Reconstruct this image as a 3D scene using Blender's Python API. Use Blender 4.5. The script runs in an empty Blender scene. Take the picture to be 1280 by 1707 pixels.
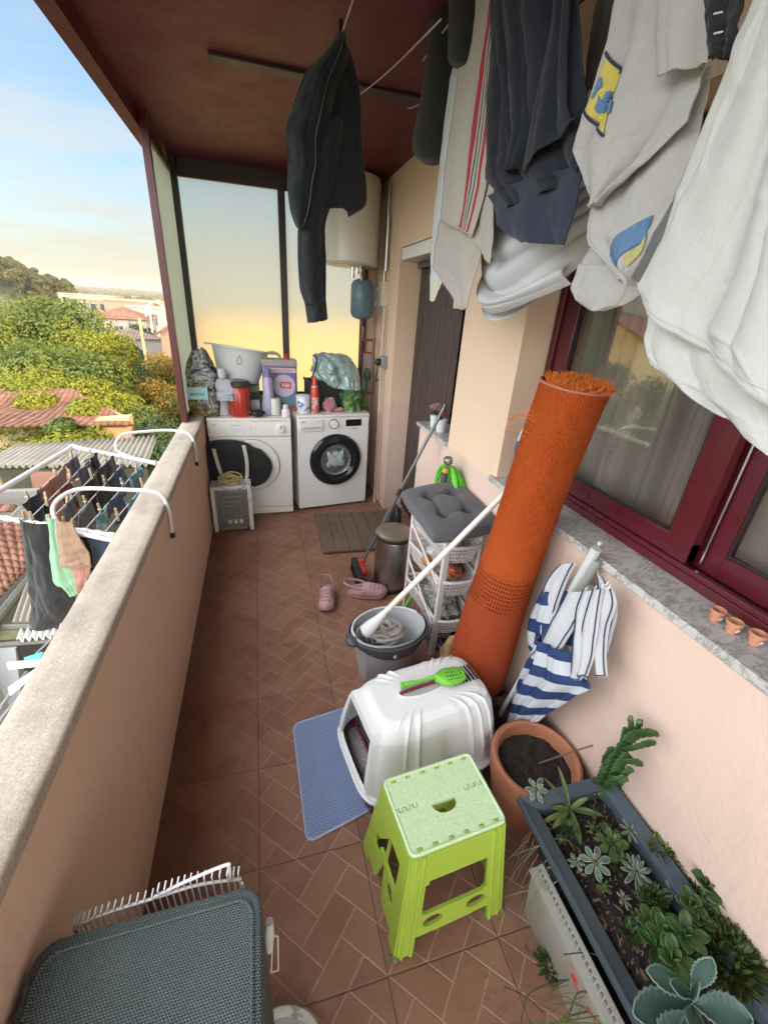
import bpy, bmesh, math, random
from mathutils import Vector, Matrix, noise, Quaternion
from math import sin, cos, pi, radians, sqrt
random.seed(7)
HAZE = .00024
SC = bpy.context.scene
COL = SC.collection
R_ = random.random
def U(a, b): return a + (b - a) * random.random()
# ---------------------------------------------------------------- camera
FPX, CX, CY = 709.557, 640.0, 853.5
CAM = Vector((0, 0, 1.6))
yv = Vector((425 - CX, 500 - CY, FPX)).normalized()
dv = Vector((536 - CX, 2341 - CY, FPX)).normalized()
dv = (dv - dv.dot(yv) * yv).normalized()
zv = -dv
xv = yv.cross(zv)
RW = Matrix((xv, yv, zv))                       # world = RW @ camera axes (right, down, forward)
cd = bpy.data.cameras.new('camera'); cam = bpy.data.objects.new('camera', cd); COL.objects.link(cam)
cd.sensor_fit = 'HORIZONTAL'; cd.sensor_width = 36; cd.lens = FPX / 1280 * 36
cd.clip_start = 0.02; cd.clip_end = 20000
r_, d_, f_ = RW @ Vector((1, 0, 0)), RW @ Vector((0, 1, 0)), RW @ Vector((0, 0, 1))
m = Matrix((r_, -d_, -f_)).transposed().to_4x4(); m.translation = CAM
cam.matrix_world = m
SC.camera = cam
def px(u, v, ax, val):
    """a point of the real scene: where the sight line of a photo pixel meets the plane x/y/z = val"""
    r = RW @ Vector((u - CX, v - CY, FPX))
    return CAM + r * ((val - CAM[ax]) / r[ax])
def pxp(u, v, p, n):
    r = RW @ Vector((u - CX, v - CY, FPX)); n = Vector(n)
    return CAM + r * ((Vector(p) - CAM).dot(n) / r.dot(n))
# ---------------------------------------------------------------- node maths
class N:
    nt = None
    def __init__(s, sock): s.s = sock
    @staticmethod
    def _set(i, v):
        if isinstance(v, N): N.nt.links.new(v.s, i)
        else: i.default_value = v
    @staticmethod
    def op(o, *a):
        n = N.nt.nodes.new('ShaderNodeMath'); n.operation = o
        for i, v in enumerate(a): N._set(n.inputs[i], v)
        return N(n.outputs[0])
    def __add__(s, o): return N.op('ADD', s, o)
    def __radd__(s, o): return N.op('ADD', o, s)
    def __sub__(s, o): return N.op('SUBTRACT', s, o)
    def __rsub__(s, o): return N.op('SUBTRACT', o, s)
    def __mul__(s, o): return N.op('MULTIPLY', s, o)
    def __rmul__(s, o): return N.op('MULTIPLY', o, s)
    def __truediv__(s, o): return N.op('DIVIDE', s, o)
def nmin(a, b): return N.op('MINIMUM', a, b)
def nmax(a, b): return N.op('MAXIMUM', a, b)
def fract(a): return N.op('FRACT', a)
def floor_(a): return N.op('FLOOR', a)
def lt(a, b): return N.op('LESS_THAN', a, b)
def gt(a, b): return N.op('GREATER_THAN', a, b)
def nabs(a): return N.op('ABSOLUTE', a)
def nsin(a): return N.op('SINE', a)
def sstep(a, lo, hi):
    n = N.nt.nodes.new('ShaderNodeMapRange'); n.interpolation_type = 'SMOOTHSTEP'
    N._set(n.inputs[0], a); n.inputs[1].default_value = lo; n.inputs[2].default_value = hi
    return N(n.outputs[0])
def coords(kind='Object'):
    t = N.nt.nodes.new('ShaderNodeTexCoord'); sp = N.nt.nodes.new('ShaderNodeSeparateXYZ')
    N.nt.links.new(t.outputs[kind], sp.inputs[0])
    return N(t.outputs[kind]), N(sp.outputs[0]), N(sp.outputs[1]), N(sp.outputs[2])
def vec(x, y, z=0.0):
    n = N.nt.nodes.new('ShaderNodeCombineXYZ')
    for i, v in enumerate((x, y, z)): N._set(n.inputs[i], v)
    return N(n.outputs[0])
def nz(scale, detail=3, rough=.55, v=None, dist=0.0):
    n = N.nt.nodes.new('ShaderNodeTexNoise'); n.inputs['Scale'].default_value = scale
    n.inputs['Detail'].default_value = detail; n.inputs['Roughness'].default_value = rough
    n.inputs['Distortion'].default_value = dist
    if v is None: v = coords()[0]
    N.nt.links.new(v.s, n.inputs['Vector'])
    return N(n.outputs[0])
def wn(v):
    n = N.nt.nodes.new('ShaderNodeTexWhiteNoise'); n.noise_dimensions = '3D'
    N.nt.links.new(v.s, n.inputs['Vector']); return N(n.outputs[0])
def rgb(c): return (c[0], c[1], c[2], 1)
def mix(f, a, b):
    n = N.nt.nodes.new('ShaderNodeMix'); n.data_type = 'RGBA'
    N._set(n.inputs[0], f)
    for i, v in ((6, a), (7, b)):
        if isinstance(v, N): N.nt.links.new(v.s, n.inputs[i])
        else: n.inputs[i].default_value = rgb(v)
    return N(n.outputs[2])
def ramp(f, stops):
    n = N.nt.nodes.new('ShaderNodeValToRGB'); N.nt.links.new(f.s, n.inputs[0])
    e = n.color_ramp.elements
    while len(e) < len(stops): e.new(.5)
    for i, (p, c) in enumerate(stops): e[i].position = p; e[i].color = rgb(c)
    return N(n.outputs[0])
def newmat(name):
    m = bpy.data.materials.new(name); m.use_nodes = True
    N.nt = m.node_tree; b = m.node_tree.nodes['Principled BSDF']
    return m, b
def setp(b, k, v):
    if isinstance(v, N): N.nt.links.new(v.s, b.inputs[k])
    elif k == 'Base Color': b.inputs[k].default_value = rgb(v)
    else: b.inputs[k].default_value = v
def bump(b, h, dist=.002, strength=1.0):
    n = N.nt.nodes.new('ShaderNodeBump'); n.inputs['Distance'].default_value = dist
    n.inputs['Strength'].default_value = strength
    N.nt.links.new(h.s, n.inputs['Height']); N.nt.links.new(n.outputs[0], b.inputs['Normal'])
def M(name, col, rough=.6, var=.12, vs=6, bs=90, bd=.0006, metal=0, spec=.5, trans=0, ior=1.45, coat=0, alpha=1, sheen=0, dirt=0, dirtcol=(.08, .06, .045), ds=3, sss=0):
    m, b = newmat(name)
    n = nz(vs, 4)
    c = mix(n, [max(0, x * (1 - var)) for x in col], [min(1, x * (1 + var)) for x in col])
    if dirt:
        d = sstep(nz(ds, 6, .7), .62 - dirt * .25, .75)
        c = mix(d * dirt, c, dirtcol)
    setp(b, 'Base Color', c)
    setp(b, 'Roughness', sstep(nz(vs * 2.3, 3), .2, .8) * (.25 * rough) + rough * .87)
    b.inputs['Metallic'].default_value = metal
    b.inputs['Specular IOR Level'].default_value = spec
    b.inputs['IOR'].default_value = ior
    b.inputs['Transmission Weight'].default_value = trans
    b.inputs['Coat Weight'].default_value = coat
    b.inputs['Alpha'].default_value = alpha
    if sheen: b.inputs['Sheen Weight'].default_value = sheen; b.inputs['Sheen Roughness'].default_value = .4
    if bd: bump(b, nz(bs, 3), bd)
    return m
# ---------------------------------------------------------------- mesh builder
class MB:
    def __init__(s): s.v = []; s.f = []; s.uv = None
    def add(s, vs, fs):
        o = len(s.v); s.v += [Vector(x) for x in vs]; s.f += [[i + o for i in q] for q in fs]; return s
    def box(s, x0, x1, y0, y1, z0, z1, mat=None):
        vs = [Vector((x, y, z)) for z in (z0, z1) for y in (y0, y1) for x in (x0, x1)]
        if mat: vs = [mat @ p for p in vs]
        return s.add(vs, [(0, 2, 3, 1), (4, 5, 7, 6), (0, 1, 5, 4), (2, 6, 7, 3), (0, 4, 6, 2), (1, 3, 7, 5)])
    def obox(s, c, sx, sy, sz, rz=0, rx=0, ry=0):
        mt = Matrix.Translation(c) @ Matrix.Rotation(rz, 4, 'Z') @ Matrix.Rotation(rx, 4, 'X') @ Matrix.Rotation(ry, 4, 'Y')
        return s.box(-sx / 2, sx / 2, -sy / 2, sy / 2, -sz / 2, sz / 2, mt)
    def tube(s, pts, r, n=8, closed=False, caps=True, sq=1.0):
        pts = [Vector(p) for p in pts]; k = len(pts)
        rs = r if isinstance(r, (list, tuple)) else [r] * k
        vs = []; up = None
        for i, p in enumerate(pts):
            a = pts[(i - 1) % k] if (closed or i > 0) else p; b = pts[(i + 1) % k] if (closed or i < k - 1) else p
            t = (b - a).normalized() if (b - a).length > 1e-9 else Vector((0, 0, 1))
            if up is None:
                up = Vector((0, 0, 1)) if abs(t.z) < .9 else Vector((1, 0, 0))
            up = (up - up.dot(t) * t)
            up = up.normalized() if up.length > 1e-6 else t.orthogonal().normalized()
            w = t.cross(up)
            for j in range(n):
                an = 2 * pi * j / n
                vs.append(p + (up * cos(an) + w * sin(an) * sq) * rs[i])
        fs = []
        for i in range(k if closed else k - 1):
            for j in range(n):
                a, b = i * n + j, i * n + (j + 1) % n; c, d = ((i + 1) % k) * n + (j + 1) % n, ((i + 1) % k) * n + j
                fs.append((a, b, c, d))
        if caps and not closed: fs += [tuple(range(n))[::-1], tuple(range((k - 1) * n, k * n))]
        return s.add(vs, fs)
    def lathe(s, prof, c=(0, 0, 0), n=28, mat=None, sx=1, sy=1, caps=True):
        vs = []
        c = Vector(c)
        for (r, z) in prof:
            for j in range(n):
                a = 2 * pi * j / n; p = Vector((r * cos(a) * sx, r * sin(a) * sy, z))
                vs.append((mat @ p) if mat else c + p)
        fs = []
        for i in range(len(prof) - 1):
            for j in range(n):
                fs.append((i * n + j, i * n + (j + 1) % n, (i + 1) * n + (j + 1) % n, (i + 1) * n + j))
        if caps:
            if prof[0][0] > 1e-5: fs.append(tuple(range(n))[::-1])
            if prof[-1][0] > 1e-5: fs.append(tuple(range((len(prof) - 1) * n, len(prof) * n)))
        return s.add(vs, fs)
    def ell(s, c, rx, ry, rz, n=16, m=10, jit=0, mat=None):
        vs = []; c = Vector(c)
        for i in range(m + 1):
            th = pi * i / m
            for j in range(n):
                a = 2 * pi * j / n; d = Vector((sin(th) * cos(a), sin(th) * sin(a), cos(th)))
                q = 1 + (jit * noise.noise(d * 2.1 + c * 7) if jit else 0)
                p = Vector((d.x * rx * q, d.y * ry * q, d.z * rz * q))
                vs.append(c + (mat @ p if mat else p))
        fs = []
        for i in range(m):
            for j in range(n):
                fs.append((i * n + j, (i + 1) * n + j, (i + 1) * n + (j + 1) % n, i * n + (j + 1) % n))
        return s.add(vs, fs)
    def prism(s, poly, h, fr):
        """poly: 2-D points, extruded by h along fr's third axis; fr(x,y,z)->point"""
        n = len(poly)
        vs = [fr(x, y, 0) for x, y in poly] + [fr(x, y, h) for x, y in poly]
        return s.add(vs, [tuple(range(n))[::-1], tuple(range(n, 2 * n))] + [(i, (i + 1) % n, n + (i + 1) % n, n + i) for i in range(n)])
    def grid(s, fn, nu, nv, uv=True):
        o = len(s.v); vs = []; s.gu = getattr(s, 'gu', {})
        for j in range(nv + 1):
            for i in range(nu + 1):
                vs.append(fn(i / nu, j / nv)); s.gu[o + len(vs) - 1] = (i / nu, j / nv)
        return s.add(vs, [(j * (nu + 1) + i, j * (nu + 1) + i + 1, (j + 1) * (nu + 1) + i + 1, (j + 1) * (nu + 1) + i) for j in range(nv) for i in range(nu)])
    def build(s, name, mat, parent=None, smooth=False, bevel=0, solid=0, sub=0, segs=2):
        me = bpy.data.meshes.new(name); me.from_pydata([tuple(p) for p in s.v], [], s.f)
        if getattr(s, 'gu', None):
            ul = me.uv_layers.new(name='UVMap')
            for l in me.loops: ul.data[l.index].uv = s.gu.get(l.vertex_index, (0, 0))
        else:
            bm = bmesh.new(); bm.from_mesh(me); bmesh.ops.recalc_face_normals(bm, faces=bm.faces); bm.to_mesh(me); bm.free()
        mats = mat if isinstance(mat, (list, tuple)) else [mat]
        for q in mats: me.materials.append(q)
        me.update()
        if smooth:
            me.polygons.foreach_set('use_smooth', [True] * len(me.polygons))
            if smooth != 'all':
                try: me.set_sharp_from_angle(angle=radians(smooth if smooth is not True else 38))
                except Exception: pass
        o = bpy.data.objects.new(name, me); COL.objects.link(o)
        if parent is not None:
            o.parent = parent
            off = Vector((0, 0, 0)); q = parent
            while q is not None: off += q.location; q = q.parent
            o.location = -off
        if solid:
            md = o.modifiers.new('s', 'SOLIDIFY'); md.thickness = solid; md.offset = 0
        if bevel:
            md = o.modifiers.new('b', 'BEVEL'); md.width = bevel; md.segments = segs; md.limit_method = 'ANGLE'; md.angle_limit = radians(40)
            md.harden_normals = False
            me.polygons.foreach_set('use_smooth', [True] * len(me.polygons))
            try: me.set_sharp_from_angle(angle=radians(35))
            except Exception: pass
        if sub:
            md = o.modifiers.new('u', 'SUBSURF'); md.levels = md.render_levels = sub
        return o
def tag(o, label, cat, group=None, kind=None):
    if label: o['label'] = label
    if cat: o['category'] = cat
    if group: o['group'] = group
    if kind: o['kind'] = kind
    return o
def thing(name, label, cat, loc, group=None):
    o = bpy.data.objects.new(name, None); o.empty_display_size = .1; o.location = loc; COL.objects.link(o)
    return tag(o, label, cat, group)
def struct(name, o, kind='structure'): o.name = name; o['kind'] = kind; return o
def dup(o, parent=None):
    c = o.copy(); COL.objects.link(c)
    if parent is not None: c.parent = parent
    for ch in [q for q in o.children]: dup(ch, c)
    return c
def bez(pts, n=8):
    """Catmull-Rom through points"""
    P = [Vector(p) for p in pts]; out = []
    for i in range(len(P) - 1):
        p0 = P[max(0, i - 1)]; p1 = P[i]; p2 = P[i + 1]; p3 = P[min(len(P) - 1, i + 2)]
        for k in range(n):
            t = k / n
            out.append(.5 * ((2 * p1) + (-p0 + p2) * t + (2 * p0 - 5 * p1 + 4 * p2 - p3) * t * t + (-p0 + 3 * p1 - 3 * p2 + p3) * t ** 3))
    out.append(P[-1]); return out
def text(name, s, size, mat, parent, origin, xdir, ydir, ext=.0008, align='CENTER', bold=False):
    cu = bpy.data.curves.new(name, 'FONT'); cu.body = s; cu.size = size; cu.extrude = ext
    cu.align_x = align; cu.align_y = 'CENTER'
    if bold: cu.offset = size * .015
    t = bpy.data.objects.new('t', cu); COL.objects.link(t)
    me = bpy.data.meshes.new_from_object(t); bpy.data.objects.remove(t)
    X = Vector(xdir).normalized(); Y = Vector(ydir).normalized(); Z = X.cross(Y)
    mm = Matrix((X, Y, Z)).transposed().to_4x4(); mm.translation = Vector(origin)
    me.transform(mm); me.materials.clear(); me.materials.append(mat)
    o = bpy.data.objects.new(name, me); COL.objects.link(o)
    if parent is not None:
        o.parent = parent; off = Vector((0, 0, 0)); q = parent
        while q is not None: off += q.location; q = q.parent
        o.location = -off
    return o
# ---------------------------------------------------------------- cloth
def lerp(a, b, t): return a + (b - a) * t
def proj(p):
    q = Vector(p) - CAM; z = q.dot(f_); return CX + FPX * q.dot(r_) / z, CY + FPX * q.dot(d_) / z
class Cloth:
    """a hanging cloth: rows of (left, right) world points from top to bottom, folded along its width"""
    def __init__(s, rows, amp=.012, k=3.0, seed=0, n=(1, 0, 0), drift=1.0, amp0=.35, wr=.0016, edge=.004, bulge=0, lin=False):
        if lin:
            s.L = [Vector(r[0]) for r in rows]; s.Rr = [Vector(r[1]) for r in rows]
        else: s.L = bez([r[0] for r in rows], 8); s.Rr = bez([r[1] for r in rows], 8)
        s.amp, s.k, s.n, s.seed, s.drift, s.amp0, s.wr, s.edge, s.bulge = amp, k, Vector(n), seed, drift, amp0, wr, edge, bulge
    def at(s, u, v, off=0):
        m = len(s.L) - 1; x = min(max(v, 0), 1) * m; i = min(int(x), m - 1); t = x - i
        a = s.L[i].lerp(s.L[i + 1], t); b = s.Rr[i].lerp(s.Rr[i + 1], t)
        p = a.lerp(b, u)
        sd = s.seed * 3.7
        wob = noise.noise(Vector((u * 1.7 + sd, v * 1.3, sd)))
        ph = s.k * 2 * pi * (u + .16 * wob) + s.drift * sin(2.2 * v + sd) + sd
        am = .55 + .9 * max(0, .5 + noise.noise(Vector((u * 2.3, v * 1.1 + sd, 9))))
        g1 = 1.6 * abs(sin(ph * .5)) ** .75 - .9; g2 = abs(sin(ph * .83 + 1.3 + 1.2 * v)) ** .7 - .6
        h = (g1 + .5 * g2) * am * s.amp * (s.amp0 + (1 - s.amp0) * v)
        # crease lines running across the weave
        cr = noise.noise(Vector((u * 3.1 + v * 2.2 + sd, v * 4.5 - u * 1.5, sd)))
        h += s.amp * .16 * (.5 - min(1, abs(cr) * 6)) * (v > .05)
        h += s.bulge * sin(pi * u)
        q = Vector((p.x * 9, p.y * 9, p.z * 5)) + Vector((sd, 0, 0))
        h += s.wr * 2 * noise.noise(q * 1.6) + s.wr * noise.noise(q * 4.3)
        p = p + s.n * (h + off)
        e = s.edge
        p.z += e * noise.noise(Vector((u * 7 + sd, v * 3, 1))) * (v > .6)
        p.y += e * noise.noise(Vector((v * 9 + sd, u * 2, 5)))
        return p
    def find(s, U0, V0):
        if not hasattr(s, 'tab'): s.tab = [(i / 50, j / 50) + proj(s.at(i / 50, j / 50)) for i in range(51) for j in range(51)]
        b = min(s.tab, key=lambda t: (t[2] - U0) ** 2 + (t[3] - V0) ** 2); best = b[:2]; st = .01
        for _ in range(4):
            c = [(best[0] + i * st, best[1] + j * st) for i in (-1, 0, 1) for j in (-1, 0, 1)]
            def er(q):
                w_ = proj(s.at(*q)); return (w_[0] - U0) ** 2 + (w_[1] - V0) ** 2
            best = min(c, key=er); st *= .5
        return best
    def build(s, name, mat, parent=None, nu=40, nv=60, solid=.002, u0=0, u1=1, v0=0, v1=1, off=0):
        mb = MB(); mb.grid(lambda a, b: s.at(lerp(u0, u1, a), lerp(v0, v1, b), off), nu, nv)
        return mb.build(name, mat, parent, smooth='all', solid=solid)
    def hem(s, name, mat, parent, v=.97, r=.0015, off=.002, u=None, n=40):
        mb = MB()
        pts = [s.at(i / n, v, off) for i in range(n + 1)] if u is None else [s.at(u, i / n, off) for i in range(n + 1)]
        mb.tube(pts, r, 5); return mb.build(name, mat, parent, smooth=True)
# ---------------------------------------------------------------- world and sun
SUN_EL, SUN_DIR = radians(15), Vector((.80, -.58, 0)).normalized()
SC.view_settings.view_transform = 'Standard'; SC.view_settings.look = 'None'
SC.view_settings.exposure = .97; SC.view_settings.gamma = 1
w = bpy.data.worlds.new('World'); SC.world = w; w.use_nodes = True
N.nt = w.node_tree; nt = N.nt; bg = nt.nodes['Background']
sky = nt.nodes.new('ShaderNodeTexSky'); sky.sky_type = 'NISHITA'; sky.sun_disc = False
sky.sun_elevation = SUN_EL
sky.sun_rotation = math.atan2(SUN_DIR.x, SUN_DIR.y)
sky.altitude = 50; sky.air_density = 1.0; sky.dust_density = 1.2; sky.ozone_density = 1.5
g, gx, gy, gz = coords('Generated')
el = nmax(gz, 0.0)
cv = vec(gx / (el + .12), gy / (el + .12) * 1.9, gz * 2.0)
n1 = nz(1.3, 7, .62, cv, .35); n2 = nz(.55, 3, .5, cv)
cl = sstep(n1 * .75 + n2 * .45, .50, .74)
hz = sstep(el, .17, .0)
# thin cirrus, warm near the horizon; unseen sky left, above and behind brightened as added fill
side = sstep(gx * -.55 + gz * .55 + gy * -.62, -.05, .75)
ccol = mix(sstep(el, .0, .18), (.98, .80, .50), (.86, .95, .98))
skc = mix(cl * .75, N(sky.outputs[0]), ccol)
def scale_col(c, f):
    n = N.nt.nodes.new('ShaderNodeVectorMath'); n.operation = 'SCALE'
    N.nt.links.new(c.s, n.inputs[0])
    if isinstance(f, N): N.nt.links.new(f.s, n.inputs[3])
    else: n.inputs[3].default_value = f
    return N(n.outputs[0])
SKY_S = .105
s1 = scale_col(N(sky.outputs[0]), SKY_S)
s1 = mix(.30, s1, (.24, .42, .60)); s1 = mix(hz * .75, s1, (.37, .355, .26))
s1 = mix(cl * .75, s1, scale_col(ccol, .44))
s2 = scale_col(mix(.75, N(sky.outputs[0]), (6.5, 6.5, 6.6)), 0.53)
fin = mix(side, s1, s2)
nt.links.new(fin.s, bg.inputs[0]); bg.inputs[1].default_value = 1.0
sd = bpy.data.lights.new('sun', 'SUN'); sd.energy = 2.9; sd.angle = radians(.6); sd.color = (1, .70, .36)
so = bpy.data.objects.new('sun', sd); COL.objects.link(so)
dirv = Vector((SUN_DIR.x * cos(SUN_EL), SUN_DIR.y * cos(SUN_EL), sin(SUN_EL)))
so.rotation_euler = dirv.to_track_quat('Z', 'Y').to_euler()
so.location = (10, -8, 6)
# ---------------------------------------------------------------- materials
W_X = .99          # house wall face
H_C = 2.46         # ceiling
PX0, PX1, PH = -.526, -.41, .815     # parapet
def mat_floor():
    m, b = newmat('terracotta_tile')
    c, x, y, z = coords()
    T = .327
    tx = (x + .09) / T; ty = (y - 1.424) / T
    fx = fract(tx + 50); fy = fract(ty + 50)
    dj = nmin(nmin(fx, 1 - fx), nmin(fy, 1 - fy)) * T
    S = .0771
    # herringbone relief inside every tile, laid at 45 degrees
    lx = (fx - .5) * T; ly = (fy - .5) * T
    u = (lx + ly) * .7071 / S + 40; v = (ly - lx) * .7071 / S + 40
    i = floor_(u); j = floor_(v); fu = fract(u); fv = fract(v)
    k = N.op('FLOORED_MODULO', i - j, 4.0)
    is0 = lt(nabs(k), .5); is1 = lt(nabs(k - 1), .5); is2 = lt(nabs(k - 2), .5); is3 = lt(nabs(k - 3), .5)
    e = nmin(nmin(fu + is1 * 5, (1 - fu) + is0 * 5), nmin(fv + is2 * 5, (1 - fv) + is3 * 5)) * S
    idc = wn(vec(i - is1 + floor_(tx) * 17, j - is2 + floor_(ty) * 13, 1.0))
    idt = wn(vec(floor_(tx), floor_(ty), 3.0))
    base = mix(idc, (.200, .092, .054), (.270, .132, .082))
    base = mix(idt * .4, base, (.19, .075, .046))
    base = mix(sstep(nz(3.2, 5, .65), .40, .70) * .7, base, (.31, .175, .115))
    base = mix(sstep(nz(45, 4, .7), .58, .78) * .4, base, (.31, .19, .135))
    wearf = .35 + sstep(nz(1.6, 3), .35, .65) * .6
    grout = mix(nz(30, 3), (.50, .34, .24), (.30, .19, .13))
    lg = (1 - sstep(e + (nz(70, 3) - .5) * .0026, .0008, .0036)) * (wearf * .75 + .12) * sstep(x, -.42, .1)
    base = mix(lg, base, grout)
    jg = 1 - sstep(dj, .0012, .0028)
    base = mix(jg * .85, base, mix(nz(9, 3), (.05, .022, .012), (.20, .12, .08)))
    st = sstep(nz(2.3, 6, .75, dist=.8), .58, .74) * .5
    base = mix(st, base, (.075, .034, .022))
    base = mix(sstep(nz(11, 6, .8, dist=1.5), .62, .70) * .35, base, (.36, .25, .17))
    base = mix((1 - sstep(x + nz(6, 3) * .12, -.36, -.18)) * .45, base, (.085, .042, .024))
    setp(b, 'Base Color', base)
    setp(b, 'Roughness', .48 + nz(14, 4) * .35)
    bump(b, sstep(e, 0, .004) * .6 + sstep(dj, 0, .004) + nz(60, 3) * .5, .0016)
    return m
def mat_wall(name, lo, hi, split=.93, dirt=.25, seed=0):
    m, b = newmat(name)
    c, x, y, z = coords()
    a = mix(nz(2.2, 5, .6), [q * .93 for q in lo], [min(1, q * 1.05) for q in lo])
    h = mix(nz(2.2, 5, .6), [q * .93 for q in hi], [min(1, q * 1.05) for q in hi])
    col = mix(sstep(z + (nz(8, 2) - .5) * .02, split - .01, split + .01), a, h)
    streak = sstep(nz(1, 6, .7, vec(x * 6, y * 6, z * 1.1)), .55, .78) * dirt * 1.5
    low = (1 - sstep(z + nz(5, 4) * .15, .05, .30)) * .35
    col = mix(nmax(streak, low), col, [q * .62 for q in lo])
    crk = (1 - sstep(nabs(nz(1, 5, .6, vec(x * 2.2, y * 2.2, z * .9), .6) - .5), .0, .0035)) * sstep(nz(1.3, 3), .48, .6) * .55; col = mix(crk, col, [q * .45 for q in lo])
    spots = sstep(nz(26, 2, .5), .74, .78) * .35
    col = mix(spots, col, [q * .5 for q in lo])
    setp(b, 'Base Color', col); setp(b, 'Roughness', .8)
    bump(b, nz(75, 4, .65) + nz(9, 4) * 2.0 + nz(2.5, 3) * 2, .0018)
    return m
def mat_speckle(name, a, bcol, c3, s=220, rough=.75):
    m, b = newmat(name)
    n = nz(s, 3, .7); n2 = nz(5, 5, .7); n3 = nz(s * .45, 2, .6)
    col = mix(sstep(n, .42, .60), a, bcol); col = mix(sstep(n3, .56, .68) * .8, col, c3)
    col = mix(sstep(n2, .42, .75) * .55, col, [q * .52 for q in bcol])
    setp(b, 'Base Color', col); setp(b, 'Roughness', rough); bump(b, n, .0012)
    return m
def mat_marble():
    m, b = newmat('grey_marble')
    c, x, y, z = coords()
    v = nz(7, 9, .68, vec(x * 1, y * 1.4, z), 2.2)
    vein = 1 - sstep(nabs(v - .5), .0, .045)
    col = mix(nz(3, 5), (.40, .385, .36), (.56, .54, .50)); col = mix(vein * .75, col, (.17, .165, .155))
    setp(b, 'Base Color', col); setp(b, 'Roughness', .35); return m
MATS = {}
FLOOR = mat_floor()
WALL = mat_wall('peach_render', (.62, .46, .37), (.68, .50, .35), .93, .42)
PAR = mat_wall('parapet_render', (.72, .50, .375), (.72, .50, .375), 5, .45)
COPE = mat_speckle('coping_concrete', (.48, .405, .32), (.385, .325, .255), (.54, .46, .37))
MARBLE = mat_marble()
CEIL = M('ceiling_paint', (.105, .015, .022), .48, .25, 2.5, 25, .002, spec=.22, dirt=.4, dirtcol=(.035, .016, .018), ds=1.5)
BEAMD = M('beam_strip', (.022, .012, .014), .5, .2)
STEELR = M('maroon_paint', (.085, .018, .020), .35, .25, 8, 60, .0004)
STEELD = M('dark_steel', (.052, .040, .042), .4, .25, 8, 60, .0004)
FRAME = M('maroon_aluminium', (.085, .009, .015), .30, .12, 5, 50, .0002, coat=.15)
BLACK = M('black_plastic', (.016, .016, .017), .42)
WHITEP = M('white_plastic', (.72, .71, .69), .35, .06, 4, dirt=.12, dirtcol=(.45, .42, .36))
WHITEE = M('white_enamel', (.70, .69, .66), .22, .05, 3, bd=0, dirt=.12, dirtcol=(.42, .38, .32), ds=2)
GREYP = M('grey_plastic', (.25, .25, .25), .45)
CHROME = M('chrome', (.62, .62, .62), .22, .05, metal=1, bd=0)
STEEL = M('brushed_steel', (.42, .40, .38), .32, .12, 40, metal=1, bd=.0002)
WHITEW = M('white_coated_wire', (.70, .68, .65), .4, .08)
def mat_glass(name, tint=(.97, .96, .94)):
    m, b = newmat(name)
    nt = m.node_tree
    gl = nt.nodes.new('ShaderNodeBsdfGlossy'); gl.inputs['Roughness'].default_value = .01; gl.inputs['Color'].default_value = (1, 1, 1, 1)
    tr = nt.nodes.new('ShaderNodeBsdfTransparent'); tr.inputs['Color'].default_value = rgb(tint)
    fr = nt.nodes.new('ShaderNodeFresnel'); fr.inputs[0].default_value = 1.55
    ms = nt.nodes.new('ShaderNodeMixShader')
    gg = nt.nodes.new('ShaderNodeNewGeometry'); f = N(fr.outputs[0]) * 2.3 * (1 - N(gg.outputs['Backfacing']))
    nt.links.new(f.s, ms.inputs[0]); nt.links.new(tr.outputs[0], ms.inputs[1]); nt.links.new(gl.outputs[0], ms.inputs[2])
    nt.links.new(ms.outputs[0], nt.nodes['Material Output'].inputs[0]); return m
GLASS = mat_glass('window_glass')
def mat_frost():
    m, b = newmat('frosted_glass'); nt = m.node_tree
    rf = nt.nodes.new('ShaderNodeBsdfRefraction'); rf.inputs['Roughness'].default_value = .46; rf.inputs['IOR'].default_value = 1.12
    rf.inputs['Color'].default_value = (1, 1, .97, 1)
    tl = nt.nodes.new('ShaderNodeBsdfTranslucent'); tl.inputs['Color'].default_value = (.85, .85, .80, 1)
    df = nt.nodes.new('ShaderNodeBsdfDiffuse'); df.inputs['Color'].default_value = (.72, .71, .64, 1)
    m1 = nt.nodes.new('ShaderNodeMixShader'); m2 = nt.nodes.new('ShaderNodeMixShader')
    m1.inputs[0].default_value = .18; m2.inputs[0].default_value = .16
    nt.links.new(rf.outputs[0], m1.inputs[1]); nt.links.new(tl.outputs[0], m1.inputs[2])
    nt.links.new(m1.outputs[0], m2.inputs[1]); nt.links.new(df.outputs[0], m2.inputs[2])
    bn = nt.nodes.new('ShaderNodeBump'); bn.inputs['Distance'].default_value = .004
    nt.links.new(nz(55, 3).s, bn.inputs['Height'])
    for q in (rf, tl, df): nt.links.new(bn.outputs[0], q.inputs['Normal'])
    nt.links.new(m2.outputs[0], nt.nodes['Material Output'].inputs[0]); return m
FROST = mat_frost()
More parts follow.
